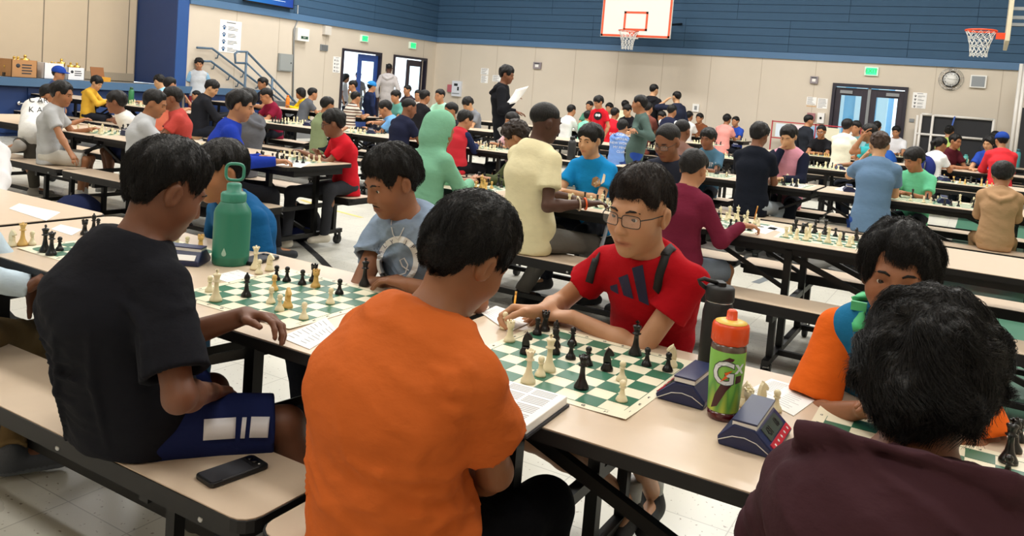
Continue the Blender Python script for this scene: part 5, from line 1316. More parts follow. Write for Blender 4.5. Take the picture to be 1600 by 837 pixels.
# ---- nearest table
def nearest():
    N = dict(lod=2)
    # black-tee boy
    CR1 = [((62, 560), (58, 610), (66, 670)), ((86, 530), (90, 610), (104, 690)), ((140, 520), (146, 600), (168, 700)), ((222, 500), (228, 545), (226, 590)), ((190, 470), (214, 492), (222, 520)), ((240, 660), (262, 690), (290, 705))]
    o = person('boy in black tee seen from behind at left, hand on score sheet', hd(258, 297, 1.37), 8, hip=ony(205, 655, 1.34), hyaw=16, hp=24, s=0.98, hs=1.02, girth=1.08, creases=CR1, skin_c='#6d4632', shirt='#15161c', pants='#1b2450', plen='short', loose=0.024,
               armL=dict(to=tuple(onz(374, 495, 0.80)+V3(0, 0.02, 0)), hint=(-0.2, -0.3, -1), al=(0.97, 0.12, 0.10), bk=(-0.1, 0.35, 1), curl=[34, 38, 42, 48], spread=7, thumb=(8, 10)), armR=dict(to=tuple(onz(330, 612, 0.60)), el=tuple(ony(283, 640, 1.22))), slouch=0.075, fold=0.011, face=True, hair=dict(t=0.013, front=0.060, side=-0.014, nape=-0.052, amp=0.005, ear=0.014, top=0.012, len=0.032, lift=0.006), nstr=11000,
               legs={'R': dict(knee=tuple(onz(447, 662, 0.49)), ankle=tuple(onz(450, 662, 0.49)+V3(0.10, 0.10, -0.40))), 'L': dict(knee=tuple(onz(330, 610, 0.49)))}, cufflen=0.80, **N)
    Sw = mat('satin_white', '#d9d9de', rough=0.45)
    # orange tee
    CR2 = [((676, 577), (704, 590), (728, 603)), ((684, 600), (710, 611), (731, 621)), ((697, 640), (716, 643), (732, 646)), ((581, 732), (598, 740), (650, 742), (708, 741)), ((463, 767), (508, 800), (556, 833)), ((669, 832), (690, 812), (709, 795)), ((610, 755), (660, 768), (700, 766)), ((720, 560), (733, 580), (738, 612))]
    o2 = person('boy in orange tee seen from behind, nearest the middle', hd(729, 400, 1.40), 14, hip=ony(606, 860, 1.30), hyaw=16, hp=30, hr=6, s=1.0, hs=0.97, creases=CR2, girth=1.08, skin_c='#8a5d40', shirt='#bb5c26', pants='#101116', plen='long', loose=0.022, slouch=0.08, fold=0.011,
                armR=dict(to=tuple(ony(722, 760, 1.62)), el=tuple(ony(790, 800, 1.50)), al=(-0.5, 0.25, 0.8), bk=(0.2, -0.9, 0.3), curl=80, thumb=(30, 30)), armL=dict(to=tuple(ony(640, 640, 1.65)), hint=(-0.5, 0, -1)), hair=dict(t=0.016, front=0.060, side=-0.018, nape=-0.068, amp=0.007, ear=0.012, top=0.012, len=0.034, lift=0.010, wave=0.8), nstr=13000,
                legs={'R': dict(knee=tuple(ony(850, 790, 1.72))), 'L': dict(knee=tuple(ony(600, 790, 1.8)))}, cufflen=0.52, face=False, **N)
    # red boy
    o3 = person('boy in red tee and glasses writing with a pencil', hd(1000, 331, 2.20), 188, hip=V3(-0.85, 2.46, 0.54), hyaw=190, hp=9, hr=-2, s=0.87, hs=1.03, girth=0.90, skin_c='#b98a69', shirt='#ad111d', pants='#22242c', plen='short', loose=0.022, slouch=0.05, fold=0.011, shoes='#0c0c0e', sock='#b9bab8',
                armR=dict(to=tuple(onz(843, 487, 0.79)), hint=(-0.6, 0.2, -0.6), al=(-0.88, -0.45, -0.05), bk=(-0.35, 0.40, 0.85), curl=[62, 70, 74, 78], spread=4, thumb=(12, 30)), armL=dict(to=tuple(onz(886, 513, 0.742)+V3(0, 0.025, 0.032)), el=tuple(onz(1012, 541, 0.742)+V3(0.01, 0.02, 0.045)), al=(-0.93, -0.32, -0.06), curl=[16, 20, 22, 26], spread=10, thumb=(25, 10)),
                legs={'R': dict(knee=tuple(ony(830, 680, 2.08)), ankle=tuple(onz(985, 782, 0.15)), toe=(0.1, -1, -0.1)), 'L': dict(knee=tuple(ony(960, 640, 2.1)), ankle=tuple(onz(1020, 770, 0.13)), toe=(0.2, -1, 0))},
                hair=dict(t=0.010, front=0.066, side=-0.004, nape=-0.05, amp=0.007, ear=0.016, top=0.010, len=0.026, lift=0.010, curl=0.10), nstr=10000, hair_c='#1d1512', gaze=(4, 6), vox=0.0038, cufflen=0.47, **N)
    glasses(o3)
    # grey tee young man
    o4 = person('teenager in blue-grey tee with a thin moustache looking down', hd(613, 284, 2.18), 196, hip=V3(-1.72, 2.40, 0.55), hyaw=200, hp=22, hr=0, s=0.97, hs=0.96, skin_c='#8b5d42', shirt='#8496ad', loose=0.024, slouch=0.06, fold=0.011,
                armR=dict(to=tuple(onz(660, 432, 0.78)), el=tuple(ony(570, 430, 2.20)), curl=30), armL=dict(to=tuple(onz(640, 445, 0.78)), el=tuple(ony(715, 425, 2.20))), hair=dict(t=0.017, front=0.060, side=-0.016, nape=-0.056, amp=0.007, ear=0.012, top=0.008, len=0.020, lift=0.011), nstr=10000, gaze=(0, 4), vox=0.0042, cufflen=0.50, **N)
    # teal shirt boy
    o5 = person('boy in dark teal tee behind the green bottle', hd(344, 268, 2.20), 190, hip=V3(-2.64, 2.42, 0.53), hyaw=198, hp=12, s=0.84, hs=0.98, skin_c='#a5714f', shirt='#15568a', pants='#2a4a63', armR=dict(mode='lap'), armL=dict(mode='lap'),
                hair=dict(t=0.016, front=0.058, side=-0.012, nape=-0.055, amp=0.005, ear=0.014, len=0.030, lift=0.004), nstr=6000, gaze=(0, 4), **N)
    # boy with green rucksack
    o6 = person('boy in orange tee and teal vest with green rucksack straps', hd(1405, 431, 2.12), 184, hip=V3(-0.13, 2.42, 0.53), hyaw=180, hp=5, s=0.84, hs=0.98, skin_c='#8f5f43', shirt='#e0651f', loose=0.022, pants='#23284a', armR=dict(to=tuple(onz(1345, 650, 0.78)+V3(0, 0.05, 0)), hint=(-0.6, 0.1, -1)), armL=dict(to=tuple(onz(1440, 660, 0.78)), hint=(0.7, 0, -1)),
                hair=dict(t=0.018, front=0.064, side=-0.030, nape=-0.066, amp=0.010, ear=0.010, top=0.0, len=0.045, lift=0.012, tol=0.008), nstr=11000, gaze=(0, 6), vox=0.0042, cufflen=0.80, **N)
    # maroon hoodie
    o7 = person('person with wavy black hair in dark maroon hoodie, nearest at right', hd(1455, 590, 1.36), 8, hip=ony(1420, 1000, 1.27), hyaw=12, hp=20, s=0.89, hs=0.95, girth=1.12, skin_c='#7a4d36', shirt='#3a2228', sleeve='long', hood='down', hood_drop=0.12, loose=0.026, slouch=0.06, fold=0.010, armR=dict(to=tuple(onz(1600, 760, 0.78)), hint=(0.6, 0, -1)), armL=dict(to=tuple(onz(1330, 740, 0.78)), hint=(-0.6, 0, -1)),
                hair=dict(t=0.022, front=0.05, side=-0.05, ear=-0.045, nape=-0.085, long=0.02, amp=0.012, freq=34, curly=1, len=0.06, lift=0.010, curl=0.0, wave=1.1, tol=0.014, r0=0.0004), nstr=18000, face=False, **N)
    # the one at the left edge
    o8 = person('person at the left edge in pale denim shirt and khaki trousers', ony(-60, 190, 1.42), 20, hip=ony(-75, 520, 1.36), s=0.9, hs=1.0, skin_c='#6d4632', shirt='#b9cbd8', sleeve='long', pants='#6d5a3c', shoes='#3b4049', armR=dict(to=tuple(ony(45, 447, 1.50)), hint=(0.1, -0.6, -0.9), al=(0.75, 0.2, 0.55), bk=(-0.55, -0.5, 0.6), curl=[50, 55, 60, 60], thumb=(40, 20)), lod=2, hair=H_MED, armL=dict(mode='lap'),
                legs={'R': dict(knee=tuple(ony(62, 525, 1.75)), ankle=tuple(onz(20, 700, 0.10))), 'L': dict(knee=tuple(ony(-20, 500, 1.8)))})
    o9 = person('person in white sweatshirt cut off by the left edge', ony(-45, 178, 2.35), 170, hip=ony(-40, 355, 2.42), s=0.92, hs=0.98, skin_c=S2, shirt='#d5d4d6', sleeve='long', pants='#4b4c50', lod=1, hair=H_SHORT, armL=dict(to=tuple(ony(-15, 322, 2.2)), hint=(0.9, 0.3, -0.8)))
    return o, o2, o3, o4, o5, o6, o7, o8, o9
NEAR = nearest() if 'near' not in QUICK else None
# ------------------------------------------------------------------ things on the walls
def WY(px, py): return ony(px, py, Y1)
def wall_card(name, pts, label, cat, M=PAPER, t=0.012, parts=None, left=False):
    """A flat card or box on the back wall (or the left wall) between two photograph corners."""
    if left:
        a, b = onx(*pts[0], X0), onx(*pts[1], X0); lo = (0, min(a[1], b[1]), min(a[2], b[2])); hi = (t, max(a[1], b[1]), max(a[2], b[2]))
        c = (X0, (lo[1]+hi[1])/2, (lo[2]+hi[2])/2); w, h = hi[1]-lo[1], hi[2]-lo[2]
        th = thing(name, c, label, cat, rz=PI/2)
    else:
        a, b = WY(*pts[0]), WY(*pts[1]); w, h = abs(b[0]-a[0]), abs(a[2]-b[2]); c = ((a[0]+b[0])/2, Y1, (a[2]+b[2])/2)
        th = thing(name, c, label, cat)
    # local frame: x along the wall, -y into the room
    MB().box((0, -t/2, 0), (w, t, h)).build('plate', M, th, bevel=0.002)
    th['w'], th['h'], th['t'] = w, h, t
    return th, w, h, t
def bars(th, rects, M, name='printed_lines', t=0.012):
    q = MB()
    for x0, z0, x1, z1 in rects: q.span((x0, -t-0.001, z0), (x1, -t+0.001, z1))
    o = q.build(name, M, th); o['kind'] = 'stuff'; return o
def text_lines(th, w, h, t, rows, x0=-0.42, x1=0.42, M=INK, z1=0.4, z0=-0.4, seed=0, thick=0.35):
    r = random.Random(seed); R_ = []
    for i in range(rows):
        z = z1-(z1-z0)*i/max(1, rows-1); e = x0+(x1-x0)*r.uniform(0.55, 1.0)
        R_.append((x0*w, (z-thick*0.5*(z1-z0)/rows)*h, e*w, (z+thick*0.5*(z1-z0)/rows)*h))
    return bars(th, R_, M, t=t)
EXITG = mat('exit_green', '#2ee07c', emit=1.6); EXITL = mat('exit_letter', '#08803c', emit=0.4)
UPRIGHT = Matrix(((1, 0, 0, 0), (0, 0, -1, 0), (0, 1, 0, 0), (0, 0, 0, 1)))   # lettering plane facing -y
def on_card(th, txt, size, M, x=0, z=0, t=0.012, name='lettering', **k):
    o = put(name, text_mesh(txt, size, M, name, **k), th); o.matrix_local = Matrix.Translation((x, -t-0.0012, z)) @ UPRIGHT; return o
for pts, lf, lb in ((((1352, 104), (1372, 119)), False, 'green exit sign above the glazed double doors'), (((563, 54), (573, 66)), True, 'green exit sign above the blue side door'), (((639, 65), (648, 77)), True, 'green exit sign above the side door nearest the corner')):
    th, w, h, t = wall_card('exit_sign', pts, lb, 'exit sign', mat('exit_case', '#dff2e4', rough=0.4), 0.05, left=lf)
    MB().box((0, -t-0.002, 0), (w*0.78, 0.006, h*0.76)).build('lit_panel', EXITG, th)
    on_card(th, 'EXIT', h*0.62, EXITL, t=t+0.005, z=0)
def paw(th, x, z, r, M, t):
    q = MB(); 
    for dx, dz, k in ((0, -0.35, .50), (-.62, .18, .24), (-.24, .56, .25), (.24, .56, .25), (.62, .18, .24)):
        q.lathe([(0.0001, 0), (k*r, 0), (k*r, 0.002), (0.0001, 0.002)], 10, (0, 0, 0)); n = 40
        q.v[-n:] = [(x+dx*r+a, -t-0.001-c, z+dz*r+b) for a, b, c in q.v[-n:]]
    o = q.build('paw_print', M, th); o['kind'] = 'stuff'
PAWB = mat('paw_blue', '#2c5f8f', rough=0.7)
for pts, lf, lb, sd in ((((344, 30), (375, 84)), True, 'white poster with four blue paw prints beside stair rail', 1), (((1427, 144), (1446, 170)), False, 'white rules poster with dark bullets right of the double doors', 2), (((521, 88), (531, 114)), True, 'white list poster just left of the blue side door', 3)):
    th, w, h, t = wall_card('poster', pts, lb, 'poster', PAPER, 0.006, left=lf)
    for i in range(4):
        z = h*(0.27-0.22*i); paw(th, -w*0.30, z, w*0.10, PAWB if sd == 1 else INK, t)
    R_ = []; r = random.Random(sd)
    for i in range(4):
        for j in range(3): z = h*(0.30-0.22*i-0.045*j); R_.append((-w*0.12, z-h*0.008, -w*0.12+w*r.uniform(0.25, 0.5), z+h*0.008))
    R_.append((-w*0.2, h*0.42, w*0.22, h*0.445)); bars(th, R_, INK, t=t)
for pts, lb, sd in ((((1261, 151), (1275, 164)), 'small white notice left of the door, with orange strip beneath', 4), (((1278, 153), (1292, 170)), 'tall white notice beside the double doors', 5), (((752, 106), (763, 117)), 'upper of the two white notices pinned near the back corner', 6), (((752, 117.5), (762, 130)), 'lower of the two white notices pinned near the back corner', 7), (((770, 117), (782, 128)), 'white notice behind the standing teenager', 8)):
    th, w, h, t = wall_card('wall_notice', pts, lb, 'notice', PAPER, 0.005); text_lines(th, w, h, t, 7, seed=sd)
th, w, h, t = wall_card('notice_strip', ((1260, 165), (1275, 167)), 'thin orange strip under the white notice by the door', 'strip', mat('orange_strip', '#d8a25a'), 0.006)
th, w, h, t = wall_card('hand_dispenser', ((1279, 176), (1288, 193)), 'white hand dispenser on the wall left of double doors', 'dispenser', WHITE, 0.11); MB().box((0, -t-0.002, 0.0), (w*0.3, 0.006, h*0.22)).build('window', BLACKP, th)
th, w, h, t = wall_card('call_box', ((1262, 176), (1273, 189)), 'pinkish call box on back wall beside the dispenser', 'call box', mat('pink_box', '#a06a70', rough=0.5), 0.05)
for pts, lb in ((((1267, 119), (1278, 131)), 'grey alarm strobe on the back wall above the notices'), (((835, 97), (846, 108)), 'grey alarm strobe on the back wall right of the standing teenager')):
    th, w, h, t = wall_card('alarm_strobe', pts, lb, 'alarm', mat('strobe_grey', '#8d8488', rough=0.5), 0.06); MB().box((0, -t-0.004, -h*0.05), (w*0.45, 0.012, h*0.4)).build('lens', WHITE, th); MB().box((0, -t-0.001, h*0.3), (w*0.7, 0.004, h*0.12)).build('label_plate', INK, th)
th, w, h, t = wall_card('wall_outlet', ((1083, 162), (1092, 175)), 'white wall plate above the brown fleece child', 'wall plate', WHITE, 0.03); MB().box((0, -t-0.001, 0), (w*0.4, 0.004, h*0.5)).build('switch', GREY, th)
th, w, h, t = wall_card('light_switch', ((1421, 185), (1428, 191)), 'grey switch plate between the doors and the rack', 'switch', GREY, 0.02)
th, w, h, t = wall_card('wall_phone', ((709, 126), (721, 151)), 'white and grey wall panel unit near the back corner', 'control panel', mat('panel_white', '#d7dbe4', rough=0.4), 0.08); MB().box((-w*0.05, -t-0.002, h*0.25), (w*0.4, 0.006, h*0.16)).build('display', BLACKP, th); MB().box((w*0.22, -t-0.002, 0.0), (w*0.18, 0.006, h*0.24)).build('handset', BLACKP, th); MB().box((0, -t-0.002, -h*0.32), (w*0.8, 0.006, h*0.06)).build('strip', GREY, th)
th, w, h, t = wall_card('pull_station', ((701, 132), (707, 144)), 'pinkish-red pull box beside the white wall panel unit', 'alarm pull', mat('pull_red', '#b5606a', rough=0.5), 0.06)
th, w, h, t = wall_card('wall_speaker', ((1517, 117), (1540, 138)), 'square grey wall speaker with white rim beside the clock', 'speaker', WHITE, 0.06); MB().box((0, -t-0.002, 0), (w*0.82, 0.006, h*0.82)).build('grille', mat('grille_grey', '#8f9498', rough=0.7), th)
# wall clock with wire guard
c = WY(1486, 124); ck = thing('wall_clock', (c[0], Y1, c[2]), 'round black-rimmed wall clock behind a wire guard', 'clock'); r0 = 0.165
def yl(b, name, M, par):
    o = b.build(name, M, par); o.rotation_euler = (PI/2, 0, 0); return o
yl(MB().lathe([(0.001, 0), (r0, 0), (r0, 0.05), (r0-0.018, 0.055), (r0-0.022, 0.045), (0.001, 0.045)], 36), 'case', BLACKP, ck)
yl(MB().lathe([(0.001, 0.045), (r0-0.02, 0.045), (r0-0.02, 0.047), (0.001, 0.047)], 36), 'dial', WHITE, ck)
for n in range(1, 13):
    a = PI/2-n*PI/6; o = put('numeral', text_mesh(str(n), 0.042, INK, 'numeral'), ck); o.matrix_local = Matrix.Translation((0.112*math.cos(a), -0.0485, 0.112*math.sin(a))) @ UPRIGHT
for a, L_, wd, nm in ((math.radians(90-283), 0.075, 0.011, 'hour_hand'), (math.radians(90-90), 0.115, 0.007, 'minute_hand')):
    MB().bar((0, -0.051, 0), (L_*math.cos(a), -0.051, L_*math.sin(a)), wd, 0.003).build(nm, BLACKP, ck)
g_ = MB()
for rr, yy in ((0.205, -0.09), (0.12, -0.11), (0.235, -0.01)): g_.tube([(rr*math.cos(2*PI*k/28), yy, rr*math.sin(2*PI*k/28)) for k in range(29)], 0.004, 5, False)
for k in range(8):
    a = 2*PI*k/8+0.2; g_.tube([(0.235*math.cos(a), -0.005, 0.235*math.sin(a)), (0.205*math.cos(a), -0.09, 0.205*math.sin(a)), (0.12*math.cos(a), -0.11, 0.12*math.sin(a))], 0.004, 5)
for zz in (0.19, -0.19): g_.box((0, -0.03, zz), (0.12, 0.03, 0.025))
g_.build('wire_guard', CHROME, ck)
# left wall fittings
th, w, h, t = wall_card('emergency_light', ((460, 43), (477, 65)), 'white wall box with small dark exit sticker, under grey conduit', 'wall box', WHITE, 0.12, left=True); MB().box((w*0.1, -t-0.001, -h*0.22), (w*0.6, 0.003, h*0.22)).build('sticker', mat('sticker_dark', '#1f4a38'), th); on_card(th, 'EXIT', h*0.15, WHITE, x=w*0.1, z=-h*0.22, t=t+0.003)
th, w, h, t = wall_card('wall_sounder', ((504, 40), (513, 55)), 'small white box high on the left wall', 'wall box', mat('offwhite', '#cfcac2', rough=0.5), 0.1, left=True)
th, w, h, t = wall_card('vent_grille', ((500, 69), (511, 80)), 'grey square vent plate on the left wall', 'vent', GREY, 0.03, left=True)
for k in range(5): MB().box((0, -t-0.003, h*(-0.32+0.16*k)), (w*0.8, 0.008, h*0.05)).build('slat', mat('vent_dark', '#6b6f73', rough=0.6), th)
th, w, h, t = wall_card('electrical_panel', ((434, 83), (454, 112)), 'grey electrical cabinet on the left wall above stair rails', 'cabinet', mat('panel_grey', '#8f9493', rough=0.45), 0.06, left=True); MB().box((0, -t-0.003, 0), (w*0.86, 0.008, h*0.9)).build('door', mat('panel_grey2', '#979c9b', rough=0.45), th); MB().box((w*0.34, -t-0.009, 0), (w*0.06, 0.012, h*0.07)).build('latch', BLACKP, th)
th, w, h, t = wall_card('door_window_board', ((603, 100), (609, 112)), 'small dark framed board between the two side doors', 'board', mat('dark_board', '#4a403c'), 0.03, left=True)
cd_ = thing('conduit', (X0, 0, 0), 'thin grey conduit running down the left wall', 'pipe')
P_ = [onx(464, 8, X0), onx(463, 34, X0), onx(458, 46, X0), onx(456, 158, X0)]; MB().tube([(0.03, p[1], p[2]) for p in P_], 0.016, 8).build('pipe', GREY, cd_)
tvp = [onx(376, 1, X0), onx(453, 15, X0)]; tv = thing('television', (X0+0.10, (tvp[0][1]+tvp[1][1])/2, 2.9), 'wall-mounted television showing a blue screen', 'television'); tw = 1.42
MB().span((-0.05, -tw/2, 0), (0.02, tw/2, 0.82)).build('case', BLACKP, tv); MB().span((-0.10, -0.2, 0.2), (-0.05, 0.2, 0.6)).build('bracket', BLACK, tv)
def screen_mat():
    m = bpy.data.materials.new('tv_screen'); m.use_nodes = True; N = m.node_tree.nodes; L = m.node_tree.links; b = N['Principled BSDF']
    tc = N.new('ShaderNodeTexCoord'); sp = N.new('ShaderNodeSeparateXYZ'); L.new(tc.outputs['Object'], sp.inputs[0]); mr = N.new('ShaderNodeMapRange'); mr.inputs['From Min'].default_value = -0.7; mr.inputs['From Max'].default_value = 0.7; L.new(sp.outputs['Y'], mr.inputs['Value'])
    r = N.new('ShaderNodeValToRGB'); r.color_ramp.elements[0].color = (0.01, 0.26, 0.72, 1); r.color_ramp.elements[1].color = (0.01, 0.06, 0.42, 1); L.new(mr.outputs[0], r.inputs[0]); L.new(r.outputs[0], b.inputs['Emission Color']); b.inputs['Emission Strength'].default_value = 1.0; b.inputs['Base Color'].default_value = (0, 0, 0, 1); return m
MB().span((0.02, -tw/2+0.02, 0.025), (0.023, tw/2-0.02, 0.80)).build('screen', screen_mat(), tv)
MB().span((0.0232, -0.25, 0.13), (0.0238, 0.45, 0.136)).span((0.0232, -0.25, 0.19), (0.0238, 0.15, 0.2)).build('screen_lines', mat('screen_white', '#dfeaff', emit=1.0), tv)
# stair rails by the stage
RAILM = mat('rail_blue_grey', '#4a6379', rough=0.4)
rl = thing('stair_handrail', (X0, 11, 0), 'blue-grey wall handrails descending beside the stage', 'handrail')
for pxs in (((303, 74), (327, 75.5), (407, 136), (470, 183)), ((303, 95), (325, 95.5), (373, 131), (410, 160))):
    P_ = [onx(*p, X0) for p in pxs]; MB().tube([(0.09, p[1]-11, p[2]) for p in P_], 0.024, 8).build('rail', RAILM, rl)
    for f in (0.12, 0.6, 0.9):
        p = P_[1]+(P_[2]-P_[1])*f; MB().tube([(0.0, p[1]-11, p[2]-0.10), (0.05, p[1]-11, p[2]-0.10), (0.085, p[1]-11, p[2]-0.01)], 0.014, 6).build('bracket', RAILM, rl)
XF = X0+1.05
fr = thing('stair_guardrail', (XF, 12, 0), 'blue-grey free-standing pipe guardrail at the stage steps', 'handrail')
pp = lambda *a: [onx(*p, XF) for p in a]
MB().tube([(0, p[1]-12, p[2]) for p in pp((386, 99), (368, 98), (367, 84), (371, 80.5), (386, 81), (462, 160), (485, 180))], 0.024, 8).build('rail', RAILM, fr)
MB().tube([(0, p[1]-12, p[2]) for p in pp((386, 99), (450, 160), (470, 178))], 0.020, 8).build('lower_rail', RAILM, fr)
for a in ((385.5, 81), (425.5, 122)):
    p = onx(*a, XF); MB().tube([(0, p[1]-12, 0.0), (0, p[1]-12, p[2])], 0.024, 8).build('post', RAILM, fr)
sp_ = thing('stage_steps', (X0, 12.9, 0), 'grey steps leading down from the stage', 'steps')
for k in range(4): MB().span((0.12, k*0.3, 0), (1.0, k*0.3+0.3, 0.8-0.2*k)).build('step', mat('step_grey', '#7d7f82', rough=0.7), sp_)
# boxes and trophies on the stage edge
CARD = mat('cardboard', '#b48558', rough=0.85, vary=0.05); WBOX = mat('white_box', '#e9e9ea', rough=0.6); GOLD = mat('trophy_gold', '#d8b25c', rough=0.28, metal=0.85); MARB = mat('trophy_base', '#2b2622', rough=0.3)
def stage_box(a, b, depth, label, M, name='cardboard_box', art=0):
    y0, y1 = onx(*a, X0)[1], onx(*b, X0)[1]; h = abs(onx(*a, X0)[2]-SZ)
    t = thing(name, (X0-0.03, (y0+y1)/2, SZ), label, 'box'); w = y1-y0; k = 0.008
    q = MB().span((-depth, -w/2, 0), (0, w/2, k)).span((-k, -w/2, 0), (0, w/2, h)).span((-depth, -w/2, 0), (-depth+k, w/2, h)).span((-depth, -w/2, 0), (0, -w/2+k, h)).span((-depth, w/2-k, 0), (0, w/2, h)); q.build('carton', M, t)
    if art:
        r = random.Random(art); q = MB()
        for i in range(art): 
            z = h*(0.72-0.16*i); x = -w*0.10; q.span((0.0, x, z-h*0.035), (0.0015, x+w*r.uniform(.35, .5), z+h*0.035))
        o = q.build('printing', INK, t); o['kind'] = 'stuff'
        q = MB(); q.lathe([(0.001, 0), (h*0.12, 0), (h*0.12, 0.002), (0.001, 0.002)], 14); q.v = [(c_+0.0, -w*0.25+a_, h*0.66+b_) for a_, b_, c_ in q.v]; q.build('round_logo', INK, t)
    return t, w, h
bx1 = stage_box((20, 92.5), (60, 94), 0.55, 'large brown cardboard box of trophies at left end of stage', CARD, art=4)
bx2 = stage_box((71, 98), (102, 98), 0.35, 'taller white box with small gold figures behind the blue cap', WBOX, 'white_box')
bx3 = stage_box((108, 105), (134, 105), 0.35, 'low white box printed with small paw marks on stage edge', WBOX, 'white_box', art=3)
tb = thing('mailing_box', (X0-0.05, onx(166, 110, X0)[1], SZ), 'open brown mailing box with yellow front and raised lid', 'box'); MB().span((-0.2, -0.13, 0), (0.0, 0.13, 0.085)).build('carton', mat('yellow_box', '#d89a2e', rough=0.7), tb); MB().box((-0.22, 0, 0.16), (0.012, 0.26, 0.2), 0, 0, -0.25).build('lid', mat('box_brown', '#8a5b36', rough=0.8), tb)
def trophy(y, x, z, h, label):
    t = thing('trophy', (x, y, z), label, 'trophy', 'gold trophies along the stage')
    MB().box((0, 0, h*0.12), (h*0.34, h*0.34, h*0.24)).build('plinth', MARB, t)
    MB().lathe([(0.001, 0), (0.05*h, 0), (0.045*h, 0.18*h), (0.12*h, 0.24*h), (0.16*h, 0.38*h), (0.17*h, 0.5*h), (0.15*h, 0.5*h), (0.001, 0.32*h)], 10, (0, 0, h*0.24)).build('cup', GOLD, t)
    MB().sphere((0, 0, h*0.84), h*0.065, 8, 6).tube([(0, 0, h*0.6), (0, 0, h*0.8)], h*0.05, 6).build('figure', GOLD, t)
for i, (px, hh, bx) in enumerate(((10, .24, 1), (17, .25, 1), (22, .38, 1), (28, .38, 1), (33, .30, 1), (39, .42, 1), (44, .30, 1), (50, .26, 1), (76, .30, 2), (81, .33, 2), (86, .32, 2), (91, .32, 2), (96, .40, 2), (109, .34, 3), (119, .34, 3))):
    y = onx(px, 95, X0-0.25)[1]
    trophy(y, X0-(0.25 if bx != 3 else 0.22), SZ+0.01, hh, {1: 'small gold trophy standing in the brown cardboard box', 2: 'small gold trophy standing in the taller white box', 3: 'gold trophy standing in the low white box'}[bx])
trophy(onx(64, 97, X0-0.3)[1], X0-0.3, SZ, 0.22, 'gold trophy standing between brown box and white box')
# basketball hoops
ORG = mat('hoop_orange', '#d0502a', rough=0.45); NETM = mat('net_cord', '#dcdcd8', rough=0.8); BB = mat('backboard_white', '#dcdad3', rough=0.4)
def net(par, R0, R1, z0, L):
    q = MB(); n = 12; lv = 6
    P = lambda k, j: ((R0+(R1-R0)*(1-(1-j/lv)**2))*math.cos(2*PI*(k+0.5*(j % 2))/n), (R0+(R1-R0)*(1-(1-j/lv)**2))*math.sin(2*PI*(k+0.5*(j % 2))/n), z0-L*j/lv)
    for k in range(n):
        for j in range(lv):
            q.tube([P(k, j), P(k, j+1)], 0.0048, 4); q.tube([P(k+(j % 2), j), P(k, j+1)] if j % 2 else [P(k, j), P(k-1, j+1)], 0.0048, 4)
    o = q.build('net', NETM, par); return o
YB = 18.0
a, b = ony(940.5, 30, YB), ony(1050, 30, YB); bxc, bw = (a[0]+b[0])/2, b[0]-a[0]; bz = ony(945, 57, YB)[2]
hp_ = thing('basketball_backboard', (bxc, YB, bz), 'white backboard with orange border on the back wall', 'backboard')
MB().span((-bw/2, -0.02, 0), (bw/2, 0.03, 1.10)).build('board', BB, hp_, bevel=0.01)
q = MB(); t_ = 0.05; e = 0.012
for x0, x1, z0, z1 in ((-bw/2+e, bw/2-e, e, e+t_), (-bw/2+e, bw/2-e, 1.1-e-t_, 1.1-e), (-bw/2+e, -bw/2+e+t_, e, 1.1-e), (bw/2-e-t_, bw/2-e, e, 1.1-e), (-0.30, 0.30, 0.16, 0.21), (-0.30, 0.30, 0.56, 0.61), (-0.30, -0.25, 0.16, 0.61), (0.25, 0.30, 0.16, 0.61)): q.span((x0, -0.024, z0), (x1, -0.018, z1))
q.build('border_lines', ORG, hp_)
MB().span((-0.09, -0.08, -0.03), (0.09, 0.02, 0.0)).build('bracket', WHITE, hp_)
for s in (-0.6, 0.6): MB().bar((s, 0.02, 0.3), (s, Y1-YB-0.02, 0.5), 0.05).bar((s, 0.02, 0.95), (s, Y1-YB-0.02, 1.3), 0.05).build('support_arm', BLACK, hp_)
rm = MB().tube([(0.2286*math.cos(2*PI*k/32), -0.40+0.2286*math.sin(2*PI*k/32), 0.12) for k in range(33)], 0.011, 8, False); rm.span((-0.07, -0.18, 0.02), (0.07, -0.02, 0.13)); rm.bar((-0.05, -0.18, 0.10), (-0.12, -0.22, 0.12), 0.02).bar((0.05, -0.18, 0.10), (0.12, -0.22, 0.12), 0.02).build('rim', ORG, hp_)
nn = net(hp_, 0.225, 0.13, 0.11, 0.42); nn.location = (0, -0.40, 0)
ORG2 = mat('rim_bright_orange', '#f04a1c', rough=0.4)
h2 = thing('basketball_backboard', (0.17, 15.6, 2.86), 'backboard seen edge-on at the upper right with bright orange rim', 'backboard')
MB().span((-0.03, -0.9, -0.05), (0.03, 0.9, 1.05)).build('board', mat('board_edge', '#cfc4a8', rough=0.4), h2, bevel=0.008)
q = MB()
for z in (0.36, 0.50, 0.92): q.bar((0.03, -0.5, z), (3.95, -0.5, z), 0.05)
q.build('support_arm', GREY, h2)
for z in (0.36, 0.92): MB().bar((0.03, 0.5, z), (3.95, 0.5, z), 0.05).build('support_arm', GREY, h2)
rm = MB().tube([(-0.38+0.2286*math.cos(2*PI*k/32), 0.2286*math.sin(2*PI*k/32), 0.19) for k in range(33)], 0.014, 8, False); rm.span((-0.16, -0.06, 0.06), (-0.03, 0.06, 0.16)).bar((-0.16, -0.05, 0.17), (-0.2, -0.12, 0.19), 0.02).bar((-0.16, 0.05, 0.17), (-0.2, 0.12, 0.19), 0.02).build('rim', ORG2, h2)
nn = net(h2, 0.225, 0.13, 0.18, 0.42); nn.location = (-0.38, 0, 0)
